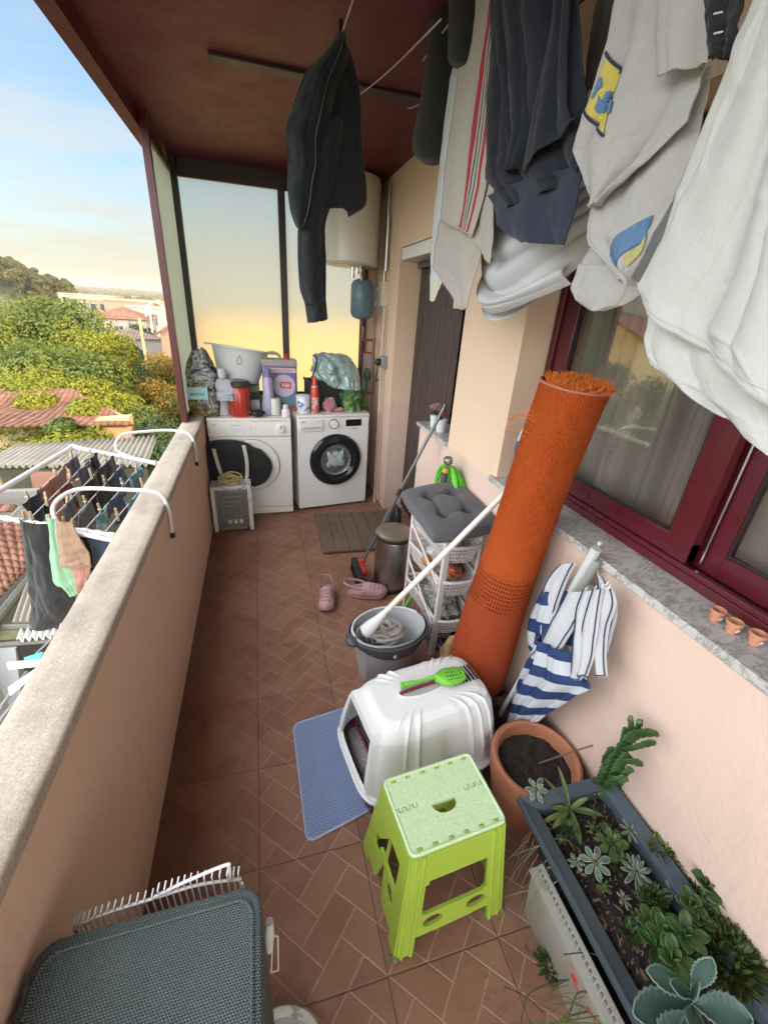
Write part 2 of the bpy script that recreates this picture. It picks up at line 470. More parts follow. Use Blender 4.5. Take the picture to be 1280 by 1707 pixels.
def mat_fabric(name, col, s=700, var=.15, rough=.9, bd=.0006, trans=0, col2=None, vs=5):
    m, b = newmat(name)
    c, x, y, z = coords()
    n = nz(vs, 5, .6); wv = nz(s, 2, .6)
    cc = mix(n * .6 + wv * .4, [q * (1 - var) for q in col], [min(1, q * (1 + var)) for q in col])
    if col2: cc = mix(sstep(nz(vs * .6, 4), .45, .7), cc, col2)
    setp(b, 'Base Color', cc); setp(b, 'Roughness', rough); b.inputs['Specular IOR Level'].default_value = .2
    b.inputs['Sheen Weight'].default_value = .15
    bump(b, wv + nz(15, 5, .62, dist=1.1) * (5 if bd < .0012 else 2), bd)
    if trans:
        nt = m.node_tree; tl = nt.nodes.new('ShaderNodeBsdfTranslucent'); nt.links.new(cc.s, tl.inputs[0])
        ms = nt.nodes.new('ShaderNodeMixShader'); ms.inputs[0].default_value = trans
        nt.links.new(b.outputs[0], ms.inputs[1]); nt.links.new(tl.outputs[0], ms.inputs[2])
        nt.links.new(ms.outputs[0], nt.nodes['Material Output'].inputs[0])
    return m
# ---------------------------------------------------------------- balcony shell
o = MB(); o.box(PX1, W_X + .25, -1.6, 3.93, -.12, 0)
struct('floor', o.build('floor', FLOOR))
# ceiling with its downstand and the dark strip
o = MB(); o.box(-.60, 1.3, -2.6, 4.05, H_C, H_C + .2)
o.box(-.60, -.535, -2.6, 4.05, H_C - .075, H_C)
cl_o = o.build('ceiling', CEIL); struct('ceiling', cl_o)
o = MB(); o.box(-.12, .94, 2.365, 2.44, H_C - .012, H_C + .004)
tag(o.build('ceiling_strip', BEAMD, None, bevel=.004), 'dark wooden strip fixed across the maroon ceiling', 'strip')
# parapet
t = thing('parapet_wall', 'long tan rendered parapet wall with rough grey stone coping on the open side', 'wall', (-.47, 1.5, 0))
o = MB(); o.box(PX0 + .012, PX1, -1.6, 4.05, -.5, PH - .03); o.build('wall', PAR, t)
o = MB()
def cope(u, v):
    y = -1.6 + 5.6 * v
    sx = [(PX0 - .004, PH - .034), (PX0 - .006, PH - .004), (PX0 + .001, PH), (PX0 + .03, PH + .0005), (PX1 - .03, PH + .0005), (PX1 - .004, PH), (PX1 + .003, PH - .006), (PX1 + .002, PH - .034)]
    i = min(int(u * 7 + 1e-6), 7); p = sx[i]
    j = noise.noise(Vector((p[0] * 20, y * 8, p[1] * 30))) * .0022
    return Vector((p[0] + j, y, p[1] + j * .6))
o.grid(cope, 7, 260); o.gu = None
o.build('coping', COPE, t, smooth=55)
o = MB(); o.box(PX1, W_X, 3.93, 4.05, -.3, .86)
tag(o.build('end_wall', PAR), 'low rendered end wall hidden behind the washing machines', 'wall')
# house wall with its openings
LOWY0, DY0, DY1, DZ = 2.12, 2.575, 3.29, 1.99
WY0, WY1, WZ0, WZ1 = -.6, 1.575, .93, 2.10
t = thing('house_wall', 'peach rendered house wall with the sliding window and the door opening', 'wall', (1.1, 1.5, 0))
o = MB(); X1 = W_X + .26
o.box(W_X, X1, DY1, 4.05, 0, H_C)                    # far end
o.box(W_X, X1, LOWY0, DY1, DZ, H_C)                  # over the door
o.box(W_X, X1, LOWY0, DY0, 0, .93)                   # low wall beside the door
o.box(W_X + .12, X1, LOWY0, DY0 - .02, 1.63, DZ)
o.box(W_X, X1, WY1, LOWY0, 0, H_C)                   # pier
o.box(W_X, X1, WY0, WY1, 0, WZ0)                     # under the window
o.box(W_X, X1, WY0, WY1, WZ1, H_C)                   # over the window
o.box(W_X, X1, -2.6, WY0, 0, H_C)
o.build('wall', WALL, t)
o = MB(); o.box(W_X - .022, X1 - .10, WY0 + .01, WY1 + .03, WZ0 + .001, WZ0 + .026); o.build('sill', MARBLE, t, bevel=.002)
o = MB(); o.box(W_X - .022, X1 - .02, LOWY0 - .0, DY0 + .02, .931, .955); o.build('sill', MARBLE, t, bevel=.002)
o = MB(); o.box(W_X + .01, W_X + .15, DY0 - .1, DY1 - .003, DZ - .075, DZ - .003); o.build('shutter_box', WHITEP, t, bevel=.003)
# sliding window
FX = 1.115
fr = MB()
zb, zt = WZ0 + .027, WZ1 - .001
fr.box(FX, FX + .12, WY0 + .004, WY1 - .004, zb, zb + .028); fr.box(FX + .004, FX + .02, WY0 + .004, WY1 - .004, zb + .028, zb + .045)
fr.box(FX, FX + .12, WY0 + .004, WY1 - .004, zt - .04, zt - .004)
fr.box(FX - .001, FX + .12, WY1 - .035, WY1 - .0045, zb + .001, zt - .0045)
wf = fr.build('window_frame', FRAME, t, bevel=.002)
def sash(x0, x1, y0, y1, z0, z1, st, rb, par):
    s = MB()
    s.box(x0, x1, y0, y1, z0, z0 + rb); s.box(x0, x1, y0, y1, z1 - .05, z1)
    s.box(x0 - .001, x1 + .001, y0, y0 + st, z0 - .0005, z1 + .0005); s.box(x0 - .001, x1 + .001, y1 - st, y1, z0 - .0005, z1 + .0005)
    so_ = s.build('sash', FRAME, par, bevel=.0025)
    b_ = MB(); xm = (x0 + x1) / 2
    for q in ((y0 + st, y0 + st + .006, z0 + rb, z1 - .05), (y1 - st - .006, y1 - st, z0 + rb, z1 - .05), (y0 + st + .006, y1 - st - .006, z0 + rb, z0 + rb + .006)):
        b_.box(x0 + .004, x0 + .010, *q)
    b_.build('seal', BLACK, so_)
    g_ = MB(); g_.box(xm - .003, xm + .003, y0 + st - .01, y1 - st + .01, z0 + rb - .01, z1 - .04); g_.build('glass_pane', GLASS, so_)
    return so_
sash(FX + .012, FX + .045, .755, WY1 - .036, zb + .046, zt - .042, .078, .062, wf)
sash(FX + .062, FX + .095, WY0 + .01, .79, zb + .030, zt - .042, .095, .070, wf)
o = MB(); o.tube([(FX + .052, .742, zb + .05), (FX + .052, .742, zt - .05)], .004, 6); o.build('sash_track', CHROME, wf)
# dark room behind the windows
ROOM = M('dark_room', (.10, .085, .07), .9)
o = MB(); o.box(2.6, 2.7, -2.6, 4.05, -.1, 2.6); o.box(X1, 2.6, -2.6, 4.05, -.1, -.002); o.box(X1, 2.6, -2.6, 4.05, 2.462, 2.6); o.box(X1, 2.6, 4.05, 4.15, -.1, 2.6); o.box(X1, 2.6, -2.7, -2.6, -.1, 2.6)
o.build('room', ROOM, t)
# rest of the apartment house: solid block above and below
HOUSEW = M('house_render', (.62, .46, .34), .85, .1, 1)
o = MB(); o.box(PX0 + .02, 9, -2.6, 4.05, -9, -.13); o.build('storey_below', HOUSEW, t)
o = MB(); o.box(1.0, 9, -2.6, 4.05, H_C + .205, 3.3); o.box(2.75, 9, -2.6, 4.05, -.1, 2.6)
o.build('roof_storey', HOUSEW, t)
# door recess: frame, side window, strip curtain
dfm = MB()
dfm.box(X1 - .06, X1, LOWY0 + .004, LOWY0 + .05, .956, 1.62); dfm.box(X1 - .06, X1, DY0 - .07, DY0 - .0, .956, DZ - .004)
dfm.box(X1 - .062, X1 - .01, DY0 - .0, DY0 + .045, 0, DZ - .002); dfm.box(X1 - .058, X1 - .002, LOWY0 + .05, DY0 - .07, .956, 1.0); dfm.box(X1 - .058, X1 - .002, LOWY0 + .05, DY0 - .07, 1.58, 1.629)
dfm.box(X1 - .06, X1, DY1 - .05, DY1 - .002, 0, DZ - .002)
df = dfm.build('door_frame', FRAME, t, bevel=.002)
o = MB(); o.box(X1 - .035, X1 - .029, LOWY0 + .045, DY0 - .065, .99, 1.59); o.build('glass_pane', GLASS, df)
# tower of the floor slab nosing is left plain
CURB = None
def mat_strip():
    m, b = newmat('brown_strip_curtain')
    c, x, y, z = coords()
    yy = fract(y / .0085); zz = fract(z / .017 + floor_(y / .0085) * .5)
    wav = nsin(z * 210 + nsin(y * 300) * 1.2)
    h = sstep(nabs(yy - .5), .5, .2) * (.5 + .5 * sstep(wav, -.8, .8))
    col = mix(h, (.022, .013, .011), (.115, .066, .054)); col = mix(nz(3, 4) * .5, col, (.05, .028, .026))
    setp(b, 'Base Color', col); setp(b, 'Roughness', .5); bump(b, h, .003); return m
STRIPM = mat_strip()
t2 = thing('strip_curtain', 'dark brown woven strip curtain hanging in the door opening', 'curtain', (1.08, 2.9, 0))
o = MB(); o.grid(lambda a, b: Vector((1.150 + .006 * sin(a * 60) + .003 * sin(a * 140 + 3 * b), lerp(2.50, DY1 - .012, a), lerp(1.88, .035, b))), 120, 30)
o.build('strands', STRIPM, t2, smooth='all', solid=.003)
o = MB(); o.box(1.12, 1.165, 2.50, DY1 - .008, 1.875, DZ - .078); o.build('rail', M('curtain_rail_grey', (.10, .10, .09), .5), t2, bevel=.003)
# window curtains
CURT = mat_fabric('grey_linen_curtain', (.27, .255, .23), 260, .35, .95, .0015)
tc = thing('window_curtain', 'grey linen curtain with soft folds behind the glass of the far sash', 'curtain', (1.33, 1.2, 1.0))
def curtf(y0, y1, k, ph):
    def fn(a, b):
        y = lerp(y0, y1, a)
        return Vector((1.31 + .022 * sin(a * k + ph) + .012 * sin(a * k * 2.3 + ph * 2 + b) + .01 * noise.noise(Vector((a * 5, b * 2, ph))), y + .01 * sin(b * 3 + a * 9), lerp(2.12, .86, b)))
    return fn
o = MB(); o.grid(curtf(.86, 1.72, 34, .3), 160, 20); o.build('drape', CURT, tc, smooth='all', solid=.002)
tc = thing('window_curtain', 'grey linen curtain behind the near sash, right edge of the photo', 'curtain', (1.33, .1, 1.0))
o = MB(); o.grid(curtf(-.7, .84, 44, 1.3), 180, 20); o.build('drape', CURT, tc, smooth='all', solid=.002)
# ---------------------------------------------------------------- glazed screen at the end
t = thing('glazed_screen', 'frosted glass wind screen in dark steel posts closing the end of the balcony', 'screen', (-.47, 3.95, PH))
YS = 3.95
def post(x0, x1, y0, y1, z0, z1, m=STEELD, name='post'):
    o = MB(); o.box(x0, x1, y0, y1, z0, z1); return o.build(name, m, t, bevel=.002)
post(-.532, -.492, 3.13, 3.17, PH + .001, H_C - .001, STEELR)


post(-.52, -.468, 3.90, 3.95, PH + .001, H_C - .001)
post(.206, .258, YS - .03, YS + .02, .861, H_C - .001)
post(.875, .915, YS - .03, YS + .02, .861, H_C - .001, STEELR)
o = MB(); o.box(-.468, .206, YS - .025, YS + .015, H_C - .115, H_C - .001); o.box(.258, .875, YS - .025, YS + .015, H_C - .115, H_C - .001); o.box(.915, W_X - .002, YS - .025, YS + .015, H_C - .115, H_C - .001); o.build('rail', STEELD, t, bevel=.002)
o = MB(); o.box(-.468, .206, YS - .02, YS + .01, .861, .89); o.box(.258, .875, YS - .02, YS + .01, .861, .89); o.build('rail', STEELD, t)
o = MB(); o.box(-.530, -.497, 3.171, 3.899, H_C - .11, H_C - .076); o.build('rail', STEELD, t, bevel=.002)
o = MB(); o.box(-.525, -.500, 3.171, 3.899, PH + .002, PH + .03); o.build('rail', STEELD, t, bevel=.002)
for a, b_ in ((-.467, .205), (.259, .874)):
    o = MB(); o.box(a, b_, YS - .004, YS + .002, .891, H_C - .116); o.build('frosted_pane', FROST, t)
SIDEG = mat_fabric('side_panel', (.62, .64, .54), 90, .08, .5, .0008, trans=.55)
o = MB(); o.box(-.515, -.510, 3.172, 3.898, PH + .031, H_C - .111); o.build('side_pane', SIDEG, t)
o = MB(); o.box(.916, W_X - .003, YS - .01, YS + .01, .861, H_C - .116); o.build('filler_panel', WALL, t)
def xf(mb, mt, start=0):
    for i in range(start, len(mb.v)): mb.v[i] = mt @ mb.v[i]
    return mb
def frame(loc, rz=0): return Matrix.Translation(loc) @ Matrix.Rotation(rz, 4, 'Z')
def L_(u, v, z):
    p = px(u, v, 2, z); return p, (p - CAM).dot(f_) / FPX * 1.03
YRX = Matrix.Rotation(radians(90), 4, 'X')      # lathe axis z -> -y
def ring(n, r, c=(0, 0)): return [(c[0] + r * cos(2 * pi * i / n), c[1] + r * sin(2 * pi * i / n)) for i in range(n)]
# ---------------------------------------------------------------- washing machine
def front_disc(mb, F, cx, cz, prof, n=48):
    """lathe around the front normal: prof = (radius, how far it stands out)"""
    return mb.lathe(prof, n=n, mat=F @ Matrix.Translation((cx, 0, cz)) @ YRX)
F = frame((.262, 3.335, 0), radians(9))
t = thing('washing_machine', 'white front loading washing machine with a big black ringed round door', 'washing machine', (.55, 3.6, 0))
Wd, Hh = .605, .815
o = MB(); o.box(0, Wd, 0, .50, .018, Hh - .022); xf(o, F); o.build('body', WHITEE, t, bevel=.008)
o = MB(); o.box(-.001, Wd + .001, -.004, .502, Hh - .021, Hh); xf(o, F); o.build('worktop', WHITEE, t, bevel=.006)
for a in (.05, Wd - .05):
    o = MB(); o.lathe([(.02, 0), (.02, .018)], mat=F @ Matrix.Translation((a, .05, 0)), n=12); o.build('foot', BLACK, t)
o = MB(); o.box(.012, .205, -.012, 0, Hh - .125, Hh - .03); xf(o, F)
dr = o.build('detergent_drawer', WHITEE, t, bevel=.004)
o = MB(); o.box(.03, .19, -.016, -.0121, Hh - .108, Hh - .088); xf(o, F); o.build('drawer_grip', M('grip_grey', (.42, .42, .41), .3), dr, bevel=.003)
fx_ = F.to_3x3() @ Vector((1, 0, 0)); fy_ = F.to_3x3() @ Vector((0, 1, 0)); fz_ = Vector((0, 0, 1))
text('lettering', 'LG', .022, M('grey_print', (.18, .17, .17), .5), dr, F @ Vector((.045, -.0125, Hh - .05)), fx_, fz_, bold=True)
text('lettering', 'TurboWash', .010, MATS.setdefault('gp', M('grey_print_small', (.3, .3, .3), .5)), dr, F @ Vector((.17, -.0125, Hh - .05)), fx_, fz_)
o = MB(); front_disc(o, F, .295, Hh - .075, [(.034, .0), (.034, .016), (.030, .020), (0, .020)], 32); o.build('dial', WHITEE, t, smooth=True)
o = MB(); front_disc(o, F, .295, Hh - .075, [(.0345, .001), (.040, .003), (.040, .006), (.0345, .006)], 32); o.build('dial_ring', BLACK, t)
o = MB(); o.box(.40, .535, -.003, .001, Hh - .10, Hh - .045); xf(o, F); o.build('display', M('display_glass', (.012, .012, .014), .12, bd=0), t, bevel=.001)
o = MB(); o.box(.455, .50, -.003, .001, Hh - .125, Hh - .118); xf(o, F); o.build('button_row', GREYP, t)
dx, dz = .315, .435
o = MB(); front_disc(o, F, dx, dz, [(.222, -.002), (.222, .018), (.208, .036), (.165, .042), (.146, .034), (.138, .012), (.136, -.002)], 64)
door = o.build('door', M('door_ring_black', (.014, .014, .016), .16, bd=0), t, smooth=30)
o = MB(); front_disc(o, F, dx, dz, [(.137, .010), (.128, .020), (.118, .016), (.112, .004)], 56); o.build('door_trim', M('trim_grey', (.30, .31, .32), .25, bd=0, metal=.6), door, smooth=True)
o = MB(); front_disc(o, F, dx, dz, [(.113, .006), (.10, .020), (.06, .026), (.0, .028)], 48)
o.build('door_glass', mat_glass('door_glass_clear', (.75, .8, .8)), door, smooth=True)
o = MB(); front_disc(o, F, dx, dz, [(.135, -.001), (.13, .0012), (.0, .0012)], 40); o.build('drum', M('drum_dark', (.20, .20, .21), .4, metal=.3), door)
DRL = mat_fabric('white_laundry_in_drum', (.62, .66, .66), 300, .1)
for k, (a, b_, c_, r1, r2, an) in enumerate([(-.035, .02, .004, .05, .016, 1.1), (.0, -.01, .004, .055, .03, .6), (.045, .03, .004, .05, .018, 1.9), (.05, -.02, .004, .035, .02, 1.3), (-.06, -.035, .004, .03, .012, 1.8), (.005, .055, .004, .03, .014, .2)]):
    o = MB(); o.ell((0, 0, 0), r1 * 1.25, .014, r2 * 1.5, 22, 12, .55); xf(o, F @ Matrix.Translation((dx + a, -.005, dz + b_)) @ Matrix.Rotation(an, 4, 'Y'))
    lo = o.build('laundry', DRL, door, smooth='all')
o = MB(); o.box(.395, .435, -.055, -.038, .345, .385); xf(o, F @ Matrix.Translation((0, 0, 0))); 
o.build('door_handle', M('handle_pale_grey', (.25, .25, .26), .15, bd=0), door, bevel=.006)  # one even grey, paler than the black door ring
text('lettering', 'LG', .012, MATS['gp'], t, F @ Vector((.5, -.0008, .14)), fx_, fz_, bold=True)
# ---------------------------------------------------------------- tumble dryer
F = frame((-.392, 3.30, 0), 0)
t = thing('tumble_dryer', 'white tumble dryer with a round door and one dial, by the parapet corner', 'tumble dryer', (-.09, 3.6, 0))
Wd, Hh = .603, .802
DW = M('dryer_enamel', (.66, .64, .58), .28, .05, 3, bd=0, dirt=.2, dirtcol=(.40, .35, .27), ds=2.5)
o = MB(); o.box(0, Wd, .012, .56, .012, Hh - .02); xf(o, F); o.build('body', DW, t, bevel=.006)
o = MB(); o.box(-.001, Wd + .001, 0, .561, Hh - .019, Hh); xf(o, F); o.build('worktop', DW, t, bevel=.005)
o = MB(); o.box(.001, Wd - .001, -.004, .0119, Hh - .135, Hh - .0205); xf(o, F); pn = o.build('control_panel', DW, t, bevel=.004)
o = MB(); o.box(.002, Wd - .002, .0, .0119, .07, Hh - .140); xf(o, F); o.build('front_panel', DW, t, bevel=.004)
o = MB(); o.box(.002, Wd - .002, .004, .0119, .012, .066); xf(o, F); o.build('kickboard', DW, t, bevel=.004)
o = MB(); front_disc(o, F, .525, Hh - .075, [(.036, .004), (.034, .010), (.028, .012), (.026, .026), (0, .028)], 32); kn = o.build('dial', DW, pn, smooth=30)
o = MB(); o.box(.523, .527, -.034, -.027, Hh - .072, Hh - .047); xf(o, F); o.build('dial_mark', BLACK, kn)
for a in (.30, .335):
    o = MB(); front_disc(o, F, a, Hh - .062, [(.010, .004), (.010, .009), (0, .010)], 20); o.build('button', DW, pn, smooth=30)
GPS = MATS['gp']
text('lettering', 'PROGRAMAS', .012, GPS, pn, F @ Vector((.2, -.0043, Hh - .05)), (1, 0, 0), (0, 0, 1))
o = MB()
for r in range(4):
    for c in range(7):
        if R_() < .8: o.box(.05 + c * .032, .05 + c * .032 + U(.008, .024), -.0048, -.0041, Hh - .078 - r * .012, Hh - .0765 - r * .012)
o.box(.035, .06, -.0048, -.0041, Hh - .05, Hh - .042); xf(o, F); o.build('print', GPS, pn)
o = MB(); front_disc(o, F, .30, .435, [(.205, 0), (.205, .010), (.196, .016), (.15, .012), (.145, .006), (0, .006)], 56); dd = o.build('door', DW, t, smooth=25)
o = MB(); front_disc(o, F, .30, .435, [(.207, .0005), (.2105, .0012), (.2105, .0002)], 56); o.build('door_gap', GREYP, dd)
# ---------------------------------------------------------------- black round tote bag in front of the dryer
CLB = mat_fabric('black_cloth', (.022, .023, .024), 500, .2)
t = thing('tote_bag', 'round black tote bag with two cream straps against the dryer front', 'bag', px(385, 800, 1, 3.2), None)
a0, a1 = px(336, 770, 1, 3.2), px(478, 770, 1, 3.2)
outl = [(344, 742), (352, 736), (385, 734), (410, 739), (422, 746), (436, 752), (450, 768), (453, 784), (444, 803), (425, 812), (408, 806), (395, 812), (370, 815), (352, 812), (340, 795), (338, 765)]
pts = [px(u, v, 1, 3.24) for u, v in outl]; pts = bez(pts + [pts[0]], 4)[:-1]
cen = sum(pts, Vector()) / len(pts)
def bagf(a, b):
    i = a * len(pts); k = int(i) % len(pts); p = pts[k].lerp(pts[(k + 1) % len(pts)], i - int(i))
    q = cen.lerp(p, sin(b * pi / 2)); q.y = 3.262 - .05 * cos(b * pi / 2) ** .6 + .012 * noise.noise(Vector((a * 9, b * 4, 2)))
    return q
o = MB(); o.grid(bagf, 64, 12); o.build('bag_body', CLB, t, smooth='all', solid=.004)
STR = mat_fabric('cream_strap', (.52, .49, .41), 300, .1)
for uv in ([(356, 748), (362, 770), (369, 790), (378, 803), (388, 808)], [(406, 742), (411, 765), (412, 788), (410, 800), (402, 806)]):
    o = MB(); P = bez([px(u, v, 1, 3.192 - .01 * i) for i, (u, v) in enumerate(uv)], 6)
    for i in range(len(P) - 1):
        pass
    o.grid(lambda a, b, P=P: P[min(int(b * (len(P) - 1)), len(P) - 1)] + Vector(((a - .5) * .026, 0, 0)), 2, len(P) - 1)
    o.build('strap', STR, t, smooth='all', solid=.003)
# ---------------------------------------------------------------- small white cased electric heater
t = thing('heater', 'small white box heater with a grey mesh front standing by the parapet', 'heater', (-.26, 3.03, 0))
F = frame((-.392, 3.03, 0), radians(1.5))
HW, HH = .285, .37
HC = M('heater_case', (.62, .60, .55), .45, .1, 4, dirt=.35, dirtcol=(.3, .26, .2))
o = MB(); o.box(0, .03, 0, .15, .005, HH); o.box(HW - .03, HW, 0, .15, .005, HH); o.box(.03, HW - .03, .02, .15, .02, HH - .03); o.box(.03, HW - .03, 0, .15, HH - .03, HH - .001); xf(o, F); o.build('case', HC, t, bevel=.006)
def mat_emboss():
    m, b = newmat('embossed_grey_panel'); c, x, y, z = coords()
    n = nz(14, 5, .7, dist=1.5); col = mix(n, (.20, .20, .17), (.32, .31, .27))
    g2 = sstep(fract(x / .012), .3, .7) * sstep(fract(z / .012), .3, .7)
    setp(b, 'Base Color', mix(g2 * .4, col, (.05, .05, .045))); setp(b, 'Roughness', .4); b.inputs['Metallic'].default_value = .5; bump(b, n + g2 * .5, .003); return m
o = MB(); o.box(.032, HW - .032, .006, .019, .03, HH - .032); xf(o, F); hp = o.build('front_mesh', mat_emboss(), t, bevel=.003)
LG = M('light_grey_metal', (.36, .36, .32), .35, .1, metal=.4)
for (a, b_, c_, d_2) in ((.07, .20, .285, .292), (.08, .165, .215, .22), (.04, HW - .04, .325, .33), (.05, HW - .05, .02, .028)):
    o = MB(); o.box(a, b_, -.001, .0055, c_, d_2); xf(o, F); o.build('louvre', LG, hp, bevel=.001)
for i in range(3):
    o = MB(); o.box(.105 + i * .04, .128 + i * .04, -.001, .0055, .07, .10); xf(o, F); o.build('switch', M('switch_white', (.6, .6, .55), .4), hp, bevel=.003)
fr = MB()
for q in ((.075, .20, .10, .103), (.075, .20, .25, .253)): fr.box(q[0], q[1], 0, .0055, q[2], q[3])
fr.box(.075, .078, 0, .0055, .103, .25); fr.box(.197, .2, 0, .0055, .103, .25); xf(fr, F); fr.build('embossed_frame', LG, hp)
# cables and straw rope on top of the heater
t = thing('cord_bundle', 'coil of straw coloured cord and a grey cable lying on the heater', 'cord', (-.25, 3.08, .375))
ROPE = mat_fabric('straw_cord', (.40, .33, .13), 300, .25)
o = MB()
for k in range(6):
    P = [(-.25 + (.055 + .006 * k) * cos(a) + U(-.006, .006), 3.08 + .035 * sin(a), .383 + .011 * k + .016 * sin(a * 2 + k)) for a in [2 * pi * i / 22 for i in range(22)]]
    o.tube(P, .0055, 6, closed=True)
o.build('cord', ROPE, t, smooth=True)
o = MB(); o.tube(bez([(-.33, 3.07, .385), (-.29, 3.02, .36), (-.24, 3.0, .345), (-.17, 3.0, .37), (-.145, 3.03, .39)], 6), .004, 6)
o.tube(bez([(-.27, 3.015, .36), (-.22, 3.0, .30), (-.14, 2.995, .27), (-.10, 2.995, .29), (-.11, 3.03, .36), (-.13, 3.06, .392)], 6), .0035, 6); o.build('cable', GREYP, t, smooth=True)
# ---------------------------------------------------------------- on top of the dryer
ZT = .803
def at(u, v, y): return px(u, v, 1, y)
# crumpled foil bag of pet food
FOIL = None
def mat_foil(name, cols, rough=.25, metal=.3, s=9):
    m, b = newmat(name); n = nz(s, 4, .6, dist=1.2); col = ramp(n, cols); setp(b, 'Base Color', col); b.inputs['Roughness'].default_value = rough; b.inputs['Metallic'].default_value = metal
    bump(b, nz(s * 2.4, 4, .6, dist=1), .02); return m
def crumple_bag(name, mat, parent, c, sx, sy, h, seed, top=.35, n=30, m=26, jit=.18):
    def fn(a, b):
        an = 2 * pi * a; prof = (1 - .08 * (1 - b)) * (1 - (1 - top) * max(0, (b - .55) / .45) ** 1.6) if b < .985 else top * .5
        q = Vector((cos(an), sin(an), b * 2.5 + seed * 3)); k = 1 + jit * noise.noise(q * 1.8) + jit * .5 * noise.noise(q * 4.5)
        sq = 1 / max(abs(cos(an)) ** 1.6, abs(sin(an)) ** 1.6, .5) ** .35
        return Vector(c) + Vector((cos(an) * sx * prof * k * sq, sin(an) * sy * prof * k * sq * (1 - .7 * b ** 3), b * h * (1 + .1 * noise.noise(Vector((a * 5, seed, 0))))))
    o = MB(); o.grid(fn, n, m); return o.build(name, mat, parent, smooth='all')
c = at(344, 697, 3.42); c.z = ZT
t = thing('pet_food_bag', 'tall crumpled silver and black foil bag with a pale blue label', 'bag', c)
crumple_bag('foil', mat_foil('black_silver_foil', [(.0, (.012, .014, .014)), (.44, (.02, .025, .025)), (.50, (.30, .32, .30)), (.54, (.02, .03, .03)), (.62, (.28, .2, .05)), (.66, (.05, .05, .05)), (1, (.5, .5, .48))], .22, .2, 5), t, c, .115, .075, .46, 3)
LBL = M('pale_blue_label', (.30, .52, .52), .4, .05)
o = MB(); a = c + Vector((-.10, -.092, .13)); o.box(a.x, a.x + .14, a.y - .002, a.y, a.z, a.z + .085); o.build('label', LBL, t, bevel=.002)
text('lettering', 'SENSITIVE', .022, BLACK, t, a + Vector((.07, -.0025, .035)), (1, 0, 0), (0, 0, 1), bold=True)
# tall white bottle
def bottle(name, label, cat, u, v, z, prof, mat, cap=None, group=None, n=20, extra=None):
    c, s = L_(u, v, z)
    t = thing(name, label, cat, c, group)
    o = MB(); o.lathe([(r * s, h * s) for r, h in prof], c, n); o.build('bottle_body', mat, t, smooth=35)
    if cap: o = MB(); o.lathe([(r * s, h * s) for r, h in cap[0]], c, n); o.build('cap', cap[1], t, smooth=35)
    return t, c, s
WB = M('bottle_white', (.62, .62, .62), .3, .05, bd=0)
t, c, s = bottle('spray_can', 'tall grey white aerosol can beside the red lantern', 'can', 373, 690, ZT, [(11, 0), (11.5, 2), (11.5, 50), (10, 56)], M('can_grey', (.42, .43, .44), .35, .25, 18), ([(10, 56.2), (10, 66), (7, 71), (0, 72)], WB))
# red glass lantern / red bottle holder
c, s = L_(402, 692, ZT)
t = thing('storage_jar', 'red plastic container with a dark lid below the washing basin', 'container', c)
RP = M('red_translucent', (.42, .035, .020), .2, .25, 12, bd=0)
o = MB(); o.lathe([(15.5 * s, 0), (16 * s, 2 * s), (16 * s, 44 * s), (15.4 * s, 45 * s)], c, 24); o.build('jar_body', RP, t, smooth=35)
o = MB(); o.lathe([(16.5 * s, 45.1 * s), (17 * s, 47 * s), (17 * s, 52 * s), (14 * s, 55 * s), (0, 55 * s)], c, 24); o.build('lid', M('dark_lid', (.055, .035, .03), .4), t, smooth=35)
o = MB(); [o.obox(c + Vector((x * s, -16.2 * s, 20 * s)), .004, .003, 34 * s) for x in (-9, -3, 3, 9)]; o.build('ribs', M('dark_red', (.12, .02, .015), .35), t)
c, s = L_(420, 688, ZT)
t = thing('folded_cloths', 'stack of dark blue and green folded cloths under the white basin', 'cloths', c)
for k, (cc, hh) in enumerate([((.05, .06, .09), 0), ((.08, .10, .07), 14), ((.30, .31, .22), 28), ((.10, .12, .15), 40)]):
    o = MB(); o.box(c.x - 30 * s, c.x + 14 * s, c.y + .10, c.y + .32, c.z + hh * s + .001, c.z + (hh + 13) * s)
    for i, q in enumerate(o.v): q.x += .01 * noise.noise(q * 20); q.z += 0
    o.build('cloth', mat_fabric('folded_cloth_%d' % k, cc, 300, .25), t, bevel=.012, segs=3)
bz_top = c.z + 53 * s
# washing basin
c = at(392, 628, 3.62); c.z = ZT + .175
zb_ = at(392, 634, 3.62).z
t = thing('washing_basin', 'big white plastic wash basin with a drop emblem, tilted on the pile', 'basin', c)
mt = Matrix.Translation((c.x + .025, 3.62, zb_)) @ Matrix.Rotation(radians(7), 4, 'Y') @ Matrix.Rotation(radians(-5), 4, 'X')
BAS = M('basin_white', (.60, .63, .62), .35, .05, 3, bd=0)
rb_, rt_, hb = .148, .208, .245
o = MB(); o.lathe([(0, .001), (rb_ - .006, .001), (rt_ - .006, hb - .002), (rt_ - .001, hb), (rt_ + .022, hb), (rt_ + .024, hb - .004), (rt_ + .022, hb - .012), (rt_ + .018, hb - .006), (rt_, hb - .006), (rb_, -.003), (0, -.003)], mat=mt, n=48, sy=.8, caps=False)
o.build('bowl', BAS, t, smooth=35)
for sgn in (-1, 1):
    o = MB(); o.box(min(sgn * .222, sgn * .255), max(sgn * .222, sgn * .255), -.05, .05, hb - .016, hb - .002, mt); o.build('grip', BAS, t, bevel=.005)
dp = [(0, .045), (.008, .03), (.02, .008), (.022, -.008), (.014, -.022), (0, -.027), (-.014, -.022), (-.022, -.008), (-.02, .008), (-.008, .03)]
def onbowl(x, y, z):
    h = .150 + y; r = lerp(rb_, rt_, h / hb); an = x / r
    return mt @ Vector((r * sin(an) + (r) * 0, -(r * cos(an)) * .8 - .001 - z, h))
